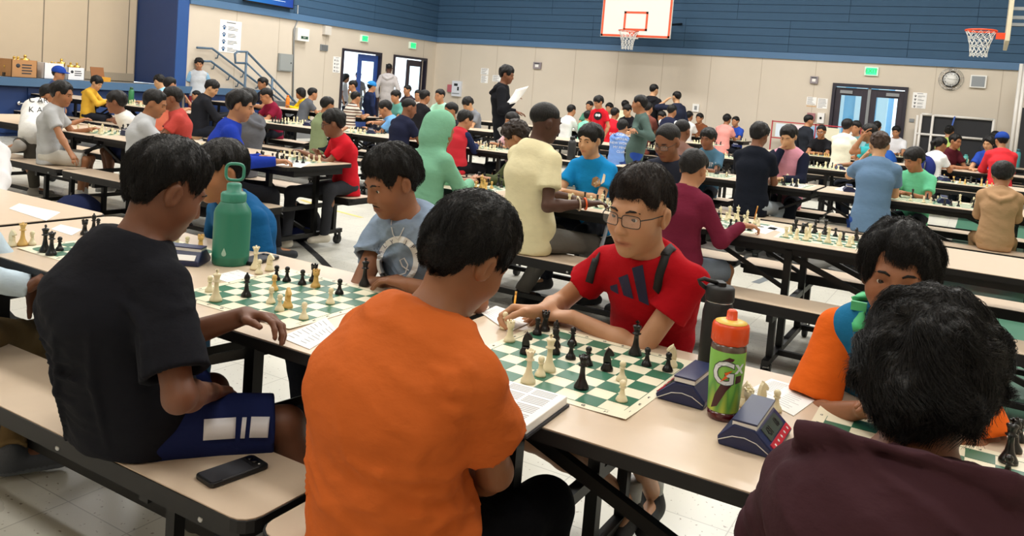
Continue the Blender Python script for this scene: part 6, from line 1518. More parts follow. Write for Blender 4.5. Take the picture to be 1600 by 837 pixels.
# white-framed rack with black panels
ra, rb = ony(1440, 178, 19.1), ony(1553, 188, 19.1)
rk = thing('tube_frame_rack', (ra[0], 19.1, 0), 'white tube-framed rack holding black panels against the back wall', 'rack'); rw = rb[0]-ra[0]; rh = ra[2]
TUBE = mat('white_tube', '#dcd8d2', rough=0.35)
for x in (-0.07, 0.0, 0.22, rw): MB().tube([(x, 0, 0.0), (x, 0, rh-(0.03 if x < 0 else 0))], 0.026, 8).build('upright', TUBE, rk)
for x0, x1, z in ((0.0, 0.2, rh), (0.24, rw, rh-0.01), (-0.07, rw, rh-0.42)): MB().tube([(x0, 0, z), (x1, 0, z)], 0.026, 8).build('cross_tube', TUBE, rk)
for x0, x1 in ((0.02, 0.20), (0.24, rw-0.02)): MB().span((x0, 0.03, 0.1), (x1, 0.08, rh-0.03)).build('black_panel', mat('panel_black', '#1f2024', rough=0.7), rk)
MB().bar((0.62, -0.03, rh), (0.55, -0.03, rh-0.42), 0.03, 0.01).build('blue_strap', mat('strap_blue', '#3c5fb0'), rk)
pf_ = thing('folded_post_frame', (0, 18.7, 0), 'tall white folded post frame at the right edge', 'frame')
for px, zz in ((1590, 2.75), (1597, 2.9)):
    p = ony(px, 150, 18.7); MB().tube([(p[0], 0, 0.02), (p[0], 0, zz)], 0.035, 8).build('post', TUBE, pf_)
p = ony(1597, 150, 18.7); MB().span((p[0]+0.03, -0.02, 0.02), (p[0]+0.5, 0.03, 1.9)).build('dark_panel', mat('panel_black', '#1f2024'), pf_)
rr_ = thing('red_display_rack', (ony(1205, 210, 19.0)[0], 19.0, 0), 'red-framed display rack with pale sheets by the double doors', 'rack'); REDM = mat('rack_red', '#b0303c', rough=0.5); wq = ony(1345, 210, 19.0)[0]-ony(1205, 210, 19.0)[0]
for x in (0, wq/2, wq): MB().bar((x, 0, 0), (x, 0, 1.24), 0.025).build('upright', REDM, rr_)
for z in (0.85, 1.22): MB().bar((0, 0, z), (wq, 0, z), 0.025).build('rail', REDM, rr_)
for k, cc in enumerate(('#d6e2ee', '#ead9e0', '#8fb8dc', '#e8e3c8', '#f0f0f2')): MB().box((wq*(0.12+0.19*k), 0.0, 1.03), (wq*0.15, 0.012, 0.30)).build('sheet', mat('rack_sheet'+cc, cc), rr_)
# ------------------------------------------------------------------ floor markings
def mark(name, poly, M):
    o = MB().prism(poly, 0.0004, 0.0022).build(name, M); o['kind'] = 'structure'; return o
mark('floor_court_green', [(-0.2, 4.3), (4.0, 4.3), (4.0, 15.5), (-0.2, 15.5)], mat('court_green', '#4f7d68', rough=0.3, vary=0.08))
def line(name, pxs, w, M):
    P = [onz(x, y, 0)[:2] for x, y in pxs]; q = MB()
    L_ = []; R_ = []
    for i, p in enumerate(P):
        d = nrm(np.append(P[min(i+1, len(P)-1)]-P[max(i-1, 0)], 0))[:2]; n = np.array([-d[1], d[0]])*w/2; L_.append(p+n); R_.append(p-n)
    q.add([(*p, 0.0016) for p in L_]+[(*p, 0.0016) for p in R_], [(i+len(P), i+1+len(P), i+1, i) for i in range(len(P)-1)])
    o = q.build(name, M); o['kind'] = 'structure'
line('floor_line_black', ((440, 352), (460, 370), (480, 386), (498, 402), (515, 420)), 0.06, mat('floor_black', '#17181a', rough=0.5))
line('floor_line_yellow', ((470, 312), (520, 328), (566, 340)), 0.05, mat('floor_yellow', '#cfc06a', rough=0.5))
line('floor_line_grey', ((1180, 442), (1215, 428)), 0.07, mat('floor_greyline', '#6d7478', rough=0.5))
# ------------------------------------------------------------------ on the nearest table
def sheet(pxs, z, label, rows=9, name='score_sheet', M=PAPER, cat='paper', seed=1, flat=0.0015, group=None):
    W = [onz(x, y, z) for x, y in pxs]; c = sum(W)/len(W)
    t = thing(name, tuple(c), label, cat, group); P = [(p-c)[:2] for p in W]
    MB().prism([tuple(p) for p in P], 0.0, flat).build('page', M, t)
    q = MB(); r = random.Random(seed); a, b, c_, d = P[0], P[1], P[2], P[3]
    for i in range(rows):
        f = 0.12+0.76*i/max(1, rows-1)
        for u0, u1 in ((0.08, 0.46), (0.54, 0.92)):
            e = u0+(u1-u0)*r.uniform(0.5, 1.0); L0 = a+(d-a)*f; L1 = b+(c_-b)*f; p0 = L0+(L1-L0)*u0; p1 = L0+(L1-L0)*e; n = (d-a)*0.012
            q.add([(*p0, flat+0.0004), (*p1, flat+0.0004), (*(p1+n), flat+0.0004), (*(p0+n), flat+0.0004)], [(0, 1, 2, 3)])
    o = q.build('handwriting', mat('pencil_grey', '#8a8d94', rough=0.9), t); o['kind'] = 'stuff'; return t
ZT = TH+0.0005
sheet(((1166, 611), (1240, 650), (1288, 615), (1205, 592)), ZT, 'white score sheet with handwriting behind the near clock', 12, seed=3)
sheet(((437, 527), (484, 546), (528, 518), (510, 497)), ZT, 'white score sheet under the fingers of the black-tee boy', 9, seed=4)
sheet(((328, 432), (355, 441), (398, 431), (372, 422)), ZT, 'small paper slip with blue writing beside the teal bottle', 4, 'paper_slip', seed=5)
sheet(((752, 489), (795, 519), (838, 500), (775, 478)), ZT+0.001, 'white score sheet under the writing hand of boy in red', 8, seed=6)
sheet(((80, 358), (112, 368), (128, 359), (95, 351)), ZT, 'white sheet behind the black king, left board', 4, seed=7)
sheet(((14, 326), (72, 345), (94, 332), (30, 318)), ZT, 'large white sheet on the far left bench table', 3, seed=8)
ZR = TH+0.0005
for pxs, lb in ((((935, 322), (968, 330), (985, 324), (950, 317)), 'white score sheet beside the orange bracelet'), (((1163, 358), (1196, 366), (1216, 357), (1182, 350)), 'white score sheet under the hand in maroon sleeve'), (((1199, 357), (1230, 365), (1236, 360), (1206, 353)), 'blank white slip right of the maroon sleeve'), (((1304, 296), (1344, 303), (1356, 297), (1318, 291)), 'white papers left of the faded blue tee boy'), (((428, 256), (470, 262), (486, 254), (448, 249)), 'white score sheet under the hand in royal blue sleeve'), (((182, 205), (196, 210), (215, 205), (200, 200)), 'white sheet behind the pale grey tee boy'), (((1228, 290), (1252, 294), (1264, 289), (1240, 286)), 'white sheet in front of the girl in pink'), (((1296, 246), (1322, 249), (1340, 246), (1314, 243)), 'bright white sheet on a far table right of the navy cardigan')):
    sheet(pxs, ZR, lb, 5, seed=len(lb))
bk_ = thing('open_book', (-0.885, 1.535, TH), 'thick open workbook hanging over the table edge beside the orange tee', 'book', rz=0.04)
MB().box((0, 0, 0.003), (0.285, 0.215, 0.006)).build('cover', mat('book_cover', '#23242c', rough=0.6), bk_); MB().box((0, 0, 0.016), (0.276, 0.205, 0.020)).build('pages', PAPER, bk_, bevel=0.002)
q = MB()
for c_ in range(2):
    for i in range(22):
        if i % 6 == 5: continue
        q.box((0.04+c_*0.062-0.01, -0.09+i*0.0085, 0.0263), (0.054, 0.003, 0.0004))
o = q.build('printed_tables', mat('print_grey', '#b6b6bc', rough=0.9), bk_); o['kind'] = 'stuff'
NVY = mat('clock_blue', '#121f4a', rough=0.4); LCD = mat('lcd', '#4c4f45', rough=0.15); REDS = mat('clock_red', '#b4182c', rough=0.45); CW = mat('clock_white', '#d9d9d8', rough=0.5); LCDI = mat('lcd_ink', '#17191a', rough=0.4)
def chess_clock(x, y, rz, label, digits=('431', '68'), small=False):
    """Local: long axis y, display slope toward +x."""
    t = thing('chess_clock', (x, y, TH), label, 'chess clock', rz=rz)
    L_ = 0.17; sec = [(-0.058, 0.0), (0.055, 0.0), (0.060, 0.012), (0.016, 0.050), (-0.030, 0.052), (-0.062, 0.018)]
    q = MB(); n = len(sec); vs = [(a, -L_/2, b) for a, b in sec]+[(a, L_/2, b) for a, b in sec]
    q.add(vs, [tuple(range(n)), tuple(range(2*n-1, n-1, -1))]+[(k, n+k, n+(k+1) % n, (k+1) % n) for k in range(n)]); q.build('body', NVY, t, bevel=0.004)
    MB().box((-0.008, 0, 0.0555), (0.050, L_*0.96, 0.010), 0, 0.03).build('lever', CW, t); MB().box((-0.008, 0, 0.0625), (0.052, L_*0.97, 0.004), 0, 0.03).build('lever_cap', NVY, t)
    sl = math.atan2(0.050-0.012, 0.060-0.016); mid = (0.038, 0.031); nx, nz = math.sin(sl), math.cos(sl)
    F_ = frame_matrix((mid[0]+nx*0.001, 0, mid[1]+nz*0.001), (0, 1, 0), (-math.cos(sl), 0, math.sin(sl)))
    d = MB().box((0, 0.008, 0), (0.118, 0.030, 0.002)).build('display', LCD, t); d.matrix_local = F_
    e = MB().box((0, -0.018, 0), (0.150, 0.016, 0.0022)).build('button_strip', REDS, t); e.matrix_local = F_
    q = MB()
    for k in range(5): q.box((-0.056+0.028*k, -0.018, 0.0018), (0.006, 0.005, 0.001), 0.3*k)
    b = q.build('button_marks', CW, t); b.matrix_local = F_; b['kind'] = 'stuff'
    if not small:
        for tx, xx in zip(digits, (-0.030, 0.030)):
            o = put('digits', text_mesh(tx, 0.026, LCDI, 'digits', sx=0.8), t); o.matrix_local = F_ @ Matrix.Translation((xx, 0.007, 0.0016))
        for s in (-1, 1):
            MB().tube([(-0.058, s*(L_/2+0.001), 0.012), (-0.030, s*(L_/2+0.001), 0.026), (-0.005, s*(L_/2+0.001), 0.029), (0.020, s*(L_/2+0.001), 0.024), (0.054, s*(L_/2+0.001), 0.004)], 0.0011, 5).build('side_line', CW, t)
    return t
chess_clock(-0.553, 1.925, PI, 'blue chess clock between the board and the sports bottle')
chess_clock(-0.355, 1.765, 0.0, 'blue chess clock with red button strip, right of the sports bottle')
cl3 = chess_clock(-2.43, 1.905, math.radians(120), 'blue chess clock with white sticker behind the black-tee boy', small=True)
MB().box((-0.0535, -0.015, 0.030), (0.002, 0.11, 0.022), 0, 0, 0.75).build('sticker', PAPER, cl3)
for n, (px, py, lb) in enumerate(((207, 197, 'navy chess clock in front of the boy in white tee'), (1476, 313, 'navy chess clock on the table right of mint green tee boy'), (1328, 294, 'navy chess clock beside the faded blue tee boy'), (1313, 259, 'navy chess clock on far table above the papers'), (1475, 279, 'navy chess clock on the table behind the mint green tee boy'), (1150, 225, 'dark chess clock on the table near salmon tee'), (482, 187, 'dark chess clock beside the olive green tee boy'), (580, 207, 'small black chess clock near the reaching hand'))):
    p = onz(px, py, TH); rows = ROWL if p[0] < -4.2 else ROWS; k = min(rows, key=lambda q: abs(rows[q]-p[1])); p = ony(px, py, rows[k]+0.02)
    chess_clock(p[0], p[1], 0.1*n, lb, small=True)
def phone(c, rz, label, z, case=True):
    t = thing('phone', (c[0], c[1], z), label, 'phone', rz=rz)
    MB().prism(rrect(-0.039, 0.039, -0.081, 0.081, 0.013, 5), 0, 0.012).build('case', mat('phone_case', '#0e0f12', rough=0.5), t, bevel=0.003)
    MB().prism(rrect(-0.034, 0.034, -0.076, 0.040, 0.008, 5), 0.012, 0.0135).build('back_panel', mat('phone_back', '#2c2e36', rough=0.55), t)
    q = MB().prism(rrect(-0.034, 0.034, 0.043, 0.076, 0.008, 5), 0.012, 0.0125); q.build('camera_recess', BLACKP, t)
    q = MB()
    for x in (-0.012, 0.010): q.lathe([(0.001, 0), (0.0095, 0), (0.0095, 0.002), (0.001, 0.002)], 16, (x-0.008, 0.060, 0.0125))
    q.build('lens', mat('lens_black', '#050506', rough=0.08), t); MB().lathe([(0.001, 0), (0.0028, 0), (0.0028, 0.001), (0.001, 0.001)], 10, (0.022, 0.060, 0.0125)).build('flash', CW, t)
    MB().bar((0.0345, -0.05, 0.0125), (0.0345, 0.05, 0.0125), 0.004, 0.002).build('edge_rib', mat('phone_rib', '#4a4c52', rough=0.5), t)
pa, pb = (onz(305, 745, BH)+onz(335, 765, BH))/2, (onz(420, 735, BH)+onz(390, 715, BH))/2; d = pb-pa
phone((pa+pb)[:2]/2, math.atan2(-d[0], d[1]), 'black phone in rugged case lying on the near bench', BH+0.0008)
phone((-2.275, 2.12), 0.15, 'black phone lying beside the teal bottle', TH+0.0008)
# bottles
def lathe_part(prof, n, name, M, par, **k): return MB().lathe(prof, n).build(name, M, par, **k)
gb = thing('water_bottle', (-2.31, 2.02, TH), 'large teal water bottle with loop lid and drop emblem', 'bottle', rz=0.0); TEAL = mat('teal_coat', '#27765f', rough=0.42, bump=0.03, bscale=500); TEALP = mat('teal_plastic', '#358570', rough=0.4)
lathe_part([(0.001, 0), (0.060, 0), (0.064, 0.004), (0.065, 0.03), (0.0655, 0.032), (0.065, 0.034), (0.065, 0.185), (0.061, 0.20), (0.045, 0.225), (0.042, 0.23), (0.001, 0.23)], 40, 'flask', TEAL, gb)
lathe_part([(0.001, 0.228), (0.044, 0.228), (0.045, 0.232), (0.045, 0.255), (0.040, 0.262), (0.026, 0.266), (0.026, 0.290), (0.022, 0.295), (0.001, 0.295)], 32, 'lid', TEALP, gb)
CAMY = math.atan2(2.31, -2.02)
lp = [(0.031*abs(math.cos(a))**0.6*(1 if math.cos(a) > 0 else -1), 0.0, 0.335+0.030*abs(math.sin(a))**0.6*(1 if math.sin(a) > 0 else -1)) for a in [2*PI*k/24 for k in range(25)]]
lo_ = MB().tube(lp, 0.0055, 8, False).build('carry_loop', TEALP, gb); lo_.rotation_euler = (0, 0, 0.75)
dr = [(0.0, 0.016)]+[(0.0085*math.sin(a)*(1), -0.004-0.0085*math.cos(a)) for a in [PI*0.62-2*PI*0.62*k/12*1.0+0 for k in range(13)]]
dm = MB().prism([(0.0, 0.017), (-0.0045, 0.007), (-0.0080, -0.001), (-0.0085, -0.006), (-0.006, -0.0115), (0, -0.0135), (0.006, -0.0115), (0.0085, -0.006), (0.0080, -0.001), (0.0045, 0.007)][::1], 0, 0.001).mesh('drop_emblem', mat('emblem_silver', '#9fc4ba', rough=0.3, metal=0.4))
do = put('drop_emblem', dm, gb); aE = math.radians(-62); do.matrix_local = Matrix.Rotation(aE, 4, 'Z') @ Matrix.Translation((0.0648, 0, 0.052)) @ frame_matrix((0, 0, 0), (0, 1, 0), (0, 0, 1))
bb_ = thing('water_bottle', (-0.555, 2.12, TH), 'tall matt black water bottle with strap lid', 'bottle'); MBK = mat('matt_black', '#131416', rough=0.55)
lathe_part([(0.001, 0), (0.038, 0), (0.0405, 0.004), (0.0405, 0.165), (0.036, 0.19), (0.034, 0.196), (0.001, 0.196)], 36, 'flask', MBK, bb_); lathe_part([(0.001, 0.195), (0.0345, 0.195), (0.0345, 0.199), (0.001, 0.199)], 32, 'steel_ring', CHROME, bb_)
lathe_part([(0.001, 0.199), (0.0375, 0.199), (0.0385, 0.205), (0.0375, 0.232), (0.033, 0.238), (0.001, 0.240)], 32, 'lid', MBK, bb_); MB().prism(rrect(-0.010, 0.010, -0.018, 0.018, 0.004), 0.238, 0.249).build('spout', MBK, bb_, rz=0.6)
MB().tube([(-0.030, 0.0, 0.222), (-0.052, -0.003, 0.238), (-0.058, -0.003, 0.246), (-0.044, -0.002, 0.252), (-0.006, 0, 0.243)], 0.006, 8).build('handle', MBK, bb_, rz=0.35)
GX = thing('sports_bottle', (-0.448, 1.835, TH), 'squeeze bottle with orange cap and green label, dark red drink inside', 'bottle', rz=math.atan2(-0.448, -1.835)+PI)
DRINK = mat('drink_red', '#4a0c12', rough=0.15, coat=0.4); GXC = mat('bottle_smoke', '#5d4f46', rough=0.2, coat=0.3)
prof = [(0.001, 0), (0.031, 0), (0.0335, 0.004), (0.0345, 0.02), (0.036, 0.06), (0.0385, 0.10), (0.0395, 0.14), (0.0395, 0.165), (0.0375, 0.178), (0.001, 0.178)]
lathe_part(prof[:4]+[(0.001, 0.02)], 36, 'drink', DRINK, GX); lathe_part([(0.001, 0.0201)]+[(r, z) for r, z in prof[3:]], 36, 'squeeze_body', GXC, GX)
lathe_part([(0.001, 0.176), (0.0385, 0.176), (0.0415, 0.180), (0.0415, 0.215), (0.039, 0.222), (0.020, 0.228), (0.0125, 0.230), (0.0115, 0.248), (0.008, 0.252), (0.001, 0.252)], 12, 'cap', mat('cap_orange', '#e04c14', rough=0.35), GX)
lathe_part([(0.019, 0.2285), (0.036, 0.2232), (0.036, 0.2242), (0.019, 0.2298)], 32, 'cap_top_ring', mat('cap_yellow', '#e8c255', rough=0.4), GX)
def label_mat():
    m = bpy.data.materials.new('green_label'); m.use_nodes = True; N = m.node_tree.nodes; L = m.node_tree.links; b = N['Principled BSDF']; b.inputs['Roughness'].default_value = 0.35
    tc = N.new('ShaderNodeTexCoord'); sp = N.new('ShaderNodeSeparateXYZ'); L.new(tc.outputs['Object'], sp.inputs[0]); w = N.new('ShaderNodeTexWave'); w.inputs['Scale'].default_value = 12; w.inputs['Distortion'].default_value = 2.0; L.new(tc.outputs['Object'], w.inputs['Vector'])
    ad = N.new('ShaderNodeMath'); ad.operation = 'MULTIPLY_ADD'; L.new(sp.outputs['Z'], ad.inputs[0]); ad.inputs[1].default_value = 5.0; mu = N.new('ShaderNodeMath'); mu.operation = 'MULTIPLY'; L.new(w.outputs['Fac'], mu.inputs[0]); mu.inputs[1].default_value = 0.28; L.new(mu.outputs[0], ad.inputs[2])
    r = N.new('ShaderNodeValToRGB'); e = r.color_ramp.elements; e[0].position = 0.12; e[0].color = (*lin('#b9c94a'), 1); e[1].position = 0.95; e[1].color = (*lin('#86c65a'), 1); k = e.new(0.45); k.color = (*lin('#5a9a44'), 1); k = e.new(0.6); k.color = (*lin('#7dbb4e'), 1); L.new(ad.outputs[0], r.inputs[0]); L.new(r.outputs[0], b.inputs['Base Color']); return m
def wrap(me, rad=lambda z: 0.0397, z0=0.0):
    """Bend a flat print round the bottle: x becomes arc length, y becomes height; it faces local -y."""
    for v in me.vertices:
        x, y, z = v.co; zz = y+z0; R_ = float(np.interp(zz, [p[1] for p in prof[1:]], [p[0] for p in prof[1:]]))+0.0006+max(0, z); a = x/R_
        v.co = (R_*math.sin(a), -R_*math.cos(a), zz)
    return me
def strip(poly, n=1): return poly
gm = MB(); NU, NV = 30, 16
for j in range(NV+1):
    for i in range(NU+1):
        gm.v.append((-0.058+0.116*i/NU, 0.022+0.140*j/NV, 0.0))
for j in range(NV):
    for i in range(NU): gm.f.append((j*(NU+1)+i, j*(NU+1)+i+1, (j+1)*(NU+1)+i+1, (j+1)*(NU+1)+i)); gm.sm.append(True)
put('label', wrap(gm.mesh('label', label_mat())), GX)
def decal(poly, M, name, z=0.0006):
    me = MB().prism(poly, 0, z).mesh(name, M); subdiv(me, 3); return put(name, wrap(me), GX)
MAR = mat('label_maroon', '#431a20', rough=0.4)
decal([(-0.030, 0.028), (-0.014, 0.036), (0.004, 0.075), (0.014, 0.088), (-0.010, 0.088), (-0.022, 0.062)], MAR, 'maroon_patch', 0.0004)
decal([(0.022, 0.092), (0.038, 0.096), (0.039, 0.112), (0.023, 0.110)], MAR, 'maroon_patch', 0.0004); decal([(-0.012, 0.142), (0.012, 0.143), (0.016, 0.149), (0.004, 0.152)], MAR, 'maroon_patch', 0.0004)
for sz, M, zz, bo in ((0.074, mat('g_outline', '#3d464c'), 0.0007, 0.040), (0.074, mat('g_white', '#dfe6ec', rough=0.4), 0.0011, 0.012)):
    me = text_mesh('G', sz, M, 'emblem', depth=0.0002, bold=bo); subdiv(me, 1)
    for v in me.vertices: v.co.x = v.co.x*1.0-0.006; v.co.y += 0.112; v.co.z += zz
    put('emblem', wrap(me), GX)
me = text_mesh('x', 0.044, mat('g_white', '#dfe6ec'), 'emblem', depth=0.0002, bold=0.02); subdiv(me, 1)
for v in me.vertices: v.co.x += 0.031; v.co.y += 0.130; v.co.z += 0.0008
put('emblem', wrap(me), GX)
for poly, cc, zz in (([(-0.012, 0.094), (0.004, 0.106), (0.000, 0.110), (0.014, 0.124), (-0.004, 0.116), (-0.001, 0.111)], '#e0641e', 0.0022),):
    me = MB().prism(poly, zz-0.0008, zz).mesh('bolt', mat('bolt_orange', cc)); subdiv(me, 1); put('bolt', wrap(me), GX)
def simple_bottle(px, py, r, h, col, lid, label, row=None, name='water_bottle', z=TH):
    p = onz(px, py, z); rows = ROWL if p[0] < -4.2 else ROWS; k = row or min(rows, key=lambda q: abs(rows[q]-p[1])); Y = min(max(p[1], rows[k]-0.33), rows[k]+0.33); p = ony(px, py, Y)
    t = thing(name, (p[0], p[1], z), label, 'bottle'); M = mat('bottle_'+col, col, rough=0.35)
    lathe_part([(0.001, 0), (r*0.95, 0), (r, 0.006), (r, h*0.74), (r*0.62, h*0.86), (0.001, h*0.86)], 18, 'flask', M, t); lathe_part([(0.001, h*0.855), (r*0.64, h*0.855), (r*0.64, h*0.97), (r*0.4, h), (0.001, h)], 18, 'lid', mat('lid_'+lid, lid, rough=0.4), t)
for a in ((204.5, 162, 0.042, 0.27, '#2f7a4a', '#1d4a30', 'dark green water bottle on the table before the stage'), (449, 168, 0.04, 0.25, '#e0801f', '#d8741a', 'orange water bottle in front of the bright yellow girl'), (1590, 246, 0.05, 0.36, '#3f8f95', '#2a5a66', 'tall teal water bottle at the far right table'), (1512, 222, 0.045, 0.16, '#5fb5b0', '#58a9a6', 'short turquoise cup by the dark maroon boy'), (892, 250, 0.045, 0.26, '#25282b', '#141516', 'black patterned flask behind the bright blue tee boy'), (958, 214, 0.035, 0.2, '#9aa4ae', '#c9ced2', 'grey bottle beside the periwinkle hoodie')): simple_bottle(*a)
def pencil(p0, p1, col, label):
    p0, p1 = np.array(p0), np.array(p1); t = thing('pencil', tuple(p0), label, 'pencil'); d = p1-p0; u = nrm(d); L_ = np.linalg.norm(d)
    MB().tube([tuple(u*0.014), tuple(u*(L_-0.012))], 0.0036, 6).build('shaft', mat('pencil_'+col, col, rough=0.45), t); MB().tube([(0, 0, 0), tuple(u*0.014)], [0.0004, 0.0036], 6).build('tip', mat('pencil_wood', '#c9a273'), t); MB().tube([tuple(u*(L_-0.012)), tuple(u*L_)], 0.0037, 6).build('eraser', mat('eraser', '#d9a24a' if col != '#e9e6dc' else '#e9e6dc'), t)
pencil(onz(801, 499, TH+0.004), ony(806.5, 455, onz(801, 499, TH)[1]+0.02), '#e8a317', 'yellow pencil in the hand of the boy in red')
pencil(ony(1178, 345, 4.88), ony(1184, 322, 4.84), '#d98a2a', 'orange pencil in the hand of the boy in maroon')
pencil(ony(443, 250, 4.62), ony(439, 236, 4.58), '#e9e6dc', 'white pencil in the hand in royal blue sleeve')
# ------------------------------------------------------------------ bags
def blob_bag(loc, rz, size, col, col2, label, name='backpack', straps=True):
    t = thing(name, loc, label, 'bag', rz=rz); B = Solid(); sx, sy, sz = size
    B.ell((0, 0, sz*0.5), (sx*0.5, sy*0.5, sz*0.52), None, 0).ell((sx*0.12, 0, sz*0.4), (sx*0.42, sy*0.46, sz*0.42), None, 0.05).half((0, 0, 0.004), (0, 0, -1), 0.02)
    def fo(P, d): return d-0.012*vnoise(P*9, 3)
    B.fn(fo); V, Q = mesh_solid(B, 0.018); put('pack_body', np_mesh('pack_body', V, Q, cloth(col)), t)
    B2 = Solid(); B2.ell((sx*0.30, 0, sz*0.36), (sx*0.26, sy*0.36, sz*0.30), None, 0).half((0, 0, 0.004), (0, 0, -1), 0.02); V, Q = mesh_solid(B2, 0.016); put('front_pocket', np_mesh('front_pocket', V, Q, cloth(col2)), t)
    if straps:
        for s in (-1, 1): MB().tube([(-sx*0.45, s*sy*0.2, sz*0.75), (-sx*0.62, s*sy*0.3, sz*0.4), (-sx*0.6, s*sy*0.38, 0.02), (-sx*0.3, s*sy*0.55, 0.012)], 0.014, 6).build('strap', BLACKP, t)
    MB().tube([(-0.03, -0.04, sz*0.95), (-0.05, 0, sz*1.06), (-0.03, 0.04, sz*0.95)], 0.008, 6).build('top_loop', BLACKP, t)
    return t
p = onz(118, 352, 0); blob_bag((p[0], p[1], 0), 0.4, (0.34, 0.5, 0.26), '#1f2748', '#7a1f33', 'navy rucksack with red trim on the floor by the left bench')
p = onz(462, 372, 0); blob_bag((p[0], p[1], 0), -0.6, (0.42, 0.42, 0.30), '#121318', '#1c2450', 'black rucksack with blue pocket on floor by white sneaker')
p = ony(1391, 226, 17.3); blob_bag((p[0], p[1], BH), 0, (0.26, 0.3, 0.42), '#2a57a8', '#234a92', 'blue bag standing beside the boy in white tee, near doors')
p = onz(1300, 424, 0); blob_bag((p[0]-0.2, p[1]+0.1, 0), 1.2, (0.3, 0.4, 0.2), '#cfd2d6', '#dfe1e4', 'white plastic bag on the floor under the second-row table', 'carrier_bag', False)
sd = thing('paper_sheet', tuple(ony(803, 152, 9.62)), 'curved white sheet held by the tall standing teenager', 'paper'); a, b = ony(796, 163, 9.62), ony(816, 137, 9.75); d = (b-a)
q = MB(); n = 6
for i in range(n+1):
    c_ = a+d*i/n-np.array(sd.location)+V3(0, 0.03*math.sin(PI*i/n), 0); q.v += [tuple(c_-V3(0.07, 0.05, 0.03)), tuple(c_+V3(0.07, 0.05, 0.03))]
for i in range(n): q.f.append((2*i, 2*i+1, 2*i+3, 2*i+2)); q.sm.append(True)
o = q.build('page', PAPER, sd); o.modifiers.new('thickness', 'SOLIDIFY').thickness = 0.002

p = onz(886, 183, TH); p = ony(886, 183, ROWL[5]+0.1); lt_ = thing('laptop', (p[0], p[1], TH), 'open black laptop beside the white long-sleeved child, far row', 'laptop', rz=0.5)
MB().box((0, 0, 0.009), (0.34, 0.24, 0.018)).build('base', BLACKP, lt_); MB().box((0, 0.15, 0.12), (0.34, 0.012, 0.22), 0, -0.35).build('screen_lid', BLACKP, lt_)
# ------------------------------------------------------------------ prints, straps and small worn things
def cam_hit(o, px, py, S=None, y0=None):
    """Where the sight line of a photograph pixel meets the cloth: how a mark's place on a garment was read."""
    d = ray(px, py); dist = np.linalg.norm(o['hip']-np.array([0, 0, EYE]))*0.62
    P = np.array([[0, 0, EYE]])+nrm(d)*dist; return surf(S or o['C'], P, nrm(d), 60, 0.6)[0]
def ribbon(o, pts, w, th, M, name, S=None, off=0.003):
    """A flat band lying on the cloth through the given points."""
    S = S or o['C']; P = np.array(pts, float); n = 5; Q = []
    for i in range(len(P)-1):
        for k in range(n): Q.append(P[i]+(P[i+1]-P[i])*k/n)
    Q.append(P[-1]); Q = np.array(Q); e = 0.004
    def nor(X): return np.stack([S.ev((X+np.eye(3)[k]*e).astype(f32), 0.3)-S.ev((X-np.eye(3)[k]*e).astype(f32), 0.3) for k in range(3)], 1)
    for _ in range(6):
        N = nor(Q); N /= np.linalg.norm(N, axis=1)[:, None]+1e-9; Q = Q-N*(S.ev(Q.astype(f32), 0.3)-off)[:, None]*0.8
    for _ in range(2): Q[1:-1] = (Q[:-2]+Q[1:-1]*2+Q[2:])/4
    b = MB(); m = len(Q)
    for i in range(m):
        t = nrm(Q[min(i+1, m-1)]-Q[max(i-1, 0)]); a = nrm(np.cross(t, N[i]))
        for s, h in ((-1, 0), (1, 0), (1, 1), (-1, 1)): b.v.append(tuple(Q[i]+a*s*w/2+N[i]*(h*th)-o['base']))
    for i in range(m-1):
        for k in range(4): b.f.append((i*4+k, i*4+(k+1) % 4, i*4+4+(k+1) % 4, i*4+4+k)); b.sm.append(True)
    b.f += [(3, 2, 1, 0), tuple(range(4*m-4, 4*m))]; b.sm += [False, False]
    return b.build(name, M, o['root'])
def print_at(o, me, px, py, name, xdir=None, up=(0, 0, 1), off=0.003, d=None):
    c = cam_hit(o, px, py); d = nrm(ray(px, py)) if d is None else d; x = nrm(np.cross(d, V3(*up))) if xdir is None else xdir
    mt = frame_matrix(tuple(c-d*0.12), tuple(x), up); V = np.array([tuple(mt @ v.co) for v in me.vertices]); V0 = V; V = surf(o['C'], V, d, 40, 0.7); bad = np.linalg.norm(V-V0, axis=1) > 0.26; V[bad] = V0[bad]+d*0.13; V = V-d*off
    if np.linalg.norm(c-o['hip']) > 1.2: print('PRINT MISS', o['root']['label'])
    for i, v in enumerate(me.vertices): v.co = V[i]-o['base']
    return put(name, me, o['root'])
def arc_text(txt, R_, size, a0, a1, M):
    bmx = bmesh.new()
    for i, ch in enumerate(txt):
        a = a0+(a1-a0)*i/max(1, len(txt)-1); me = text_mesh(ch, size, M, depth=0.0003); me.transform(Matrix.Translation((R_*math.sin(a), R_*math.cos(a), 0)) @ Matrix.Rotation(-a, 4, 'Z')); bmx.from_mesh(me); bpy.data.meshes.remove(me)
    me = bpy.data.meshes.new('lettering'); bmx.to_mesh(me); bmx.free(); me.materials.append(M); return me
PRW = mat('print_white', '#e2e3e4', rough=0.8); PRN = mat('print_navy', '#1d2146', rough=0.75); PRB = mat('print_black', '#141416', rough=0.8)
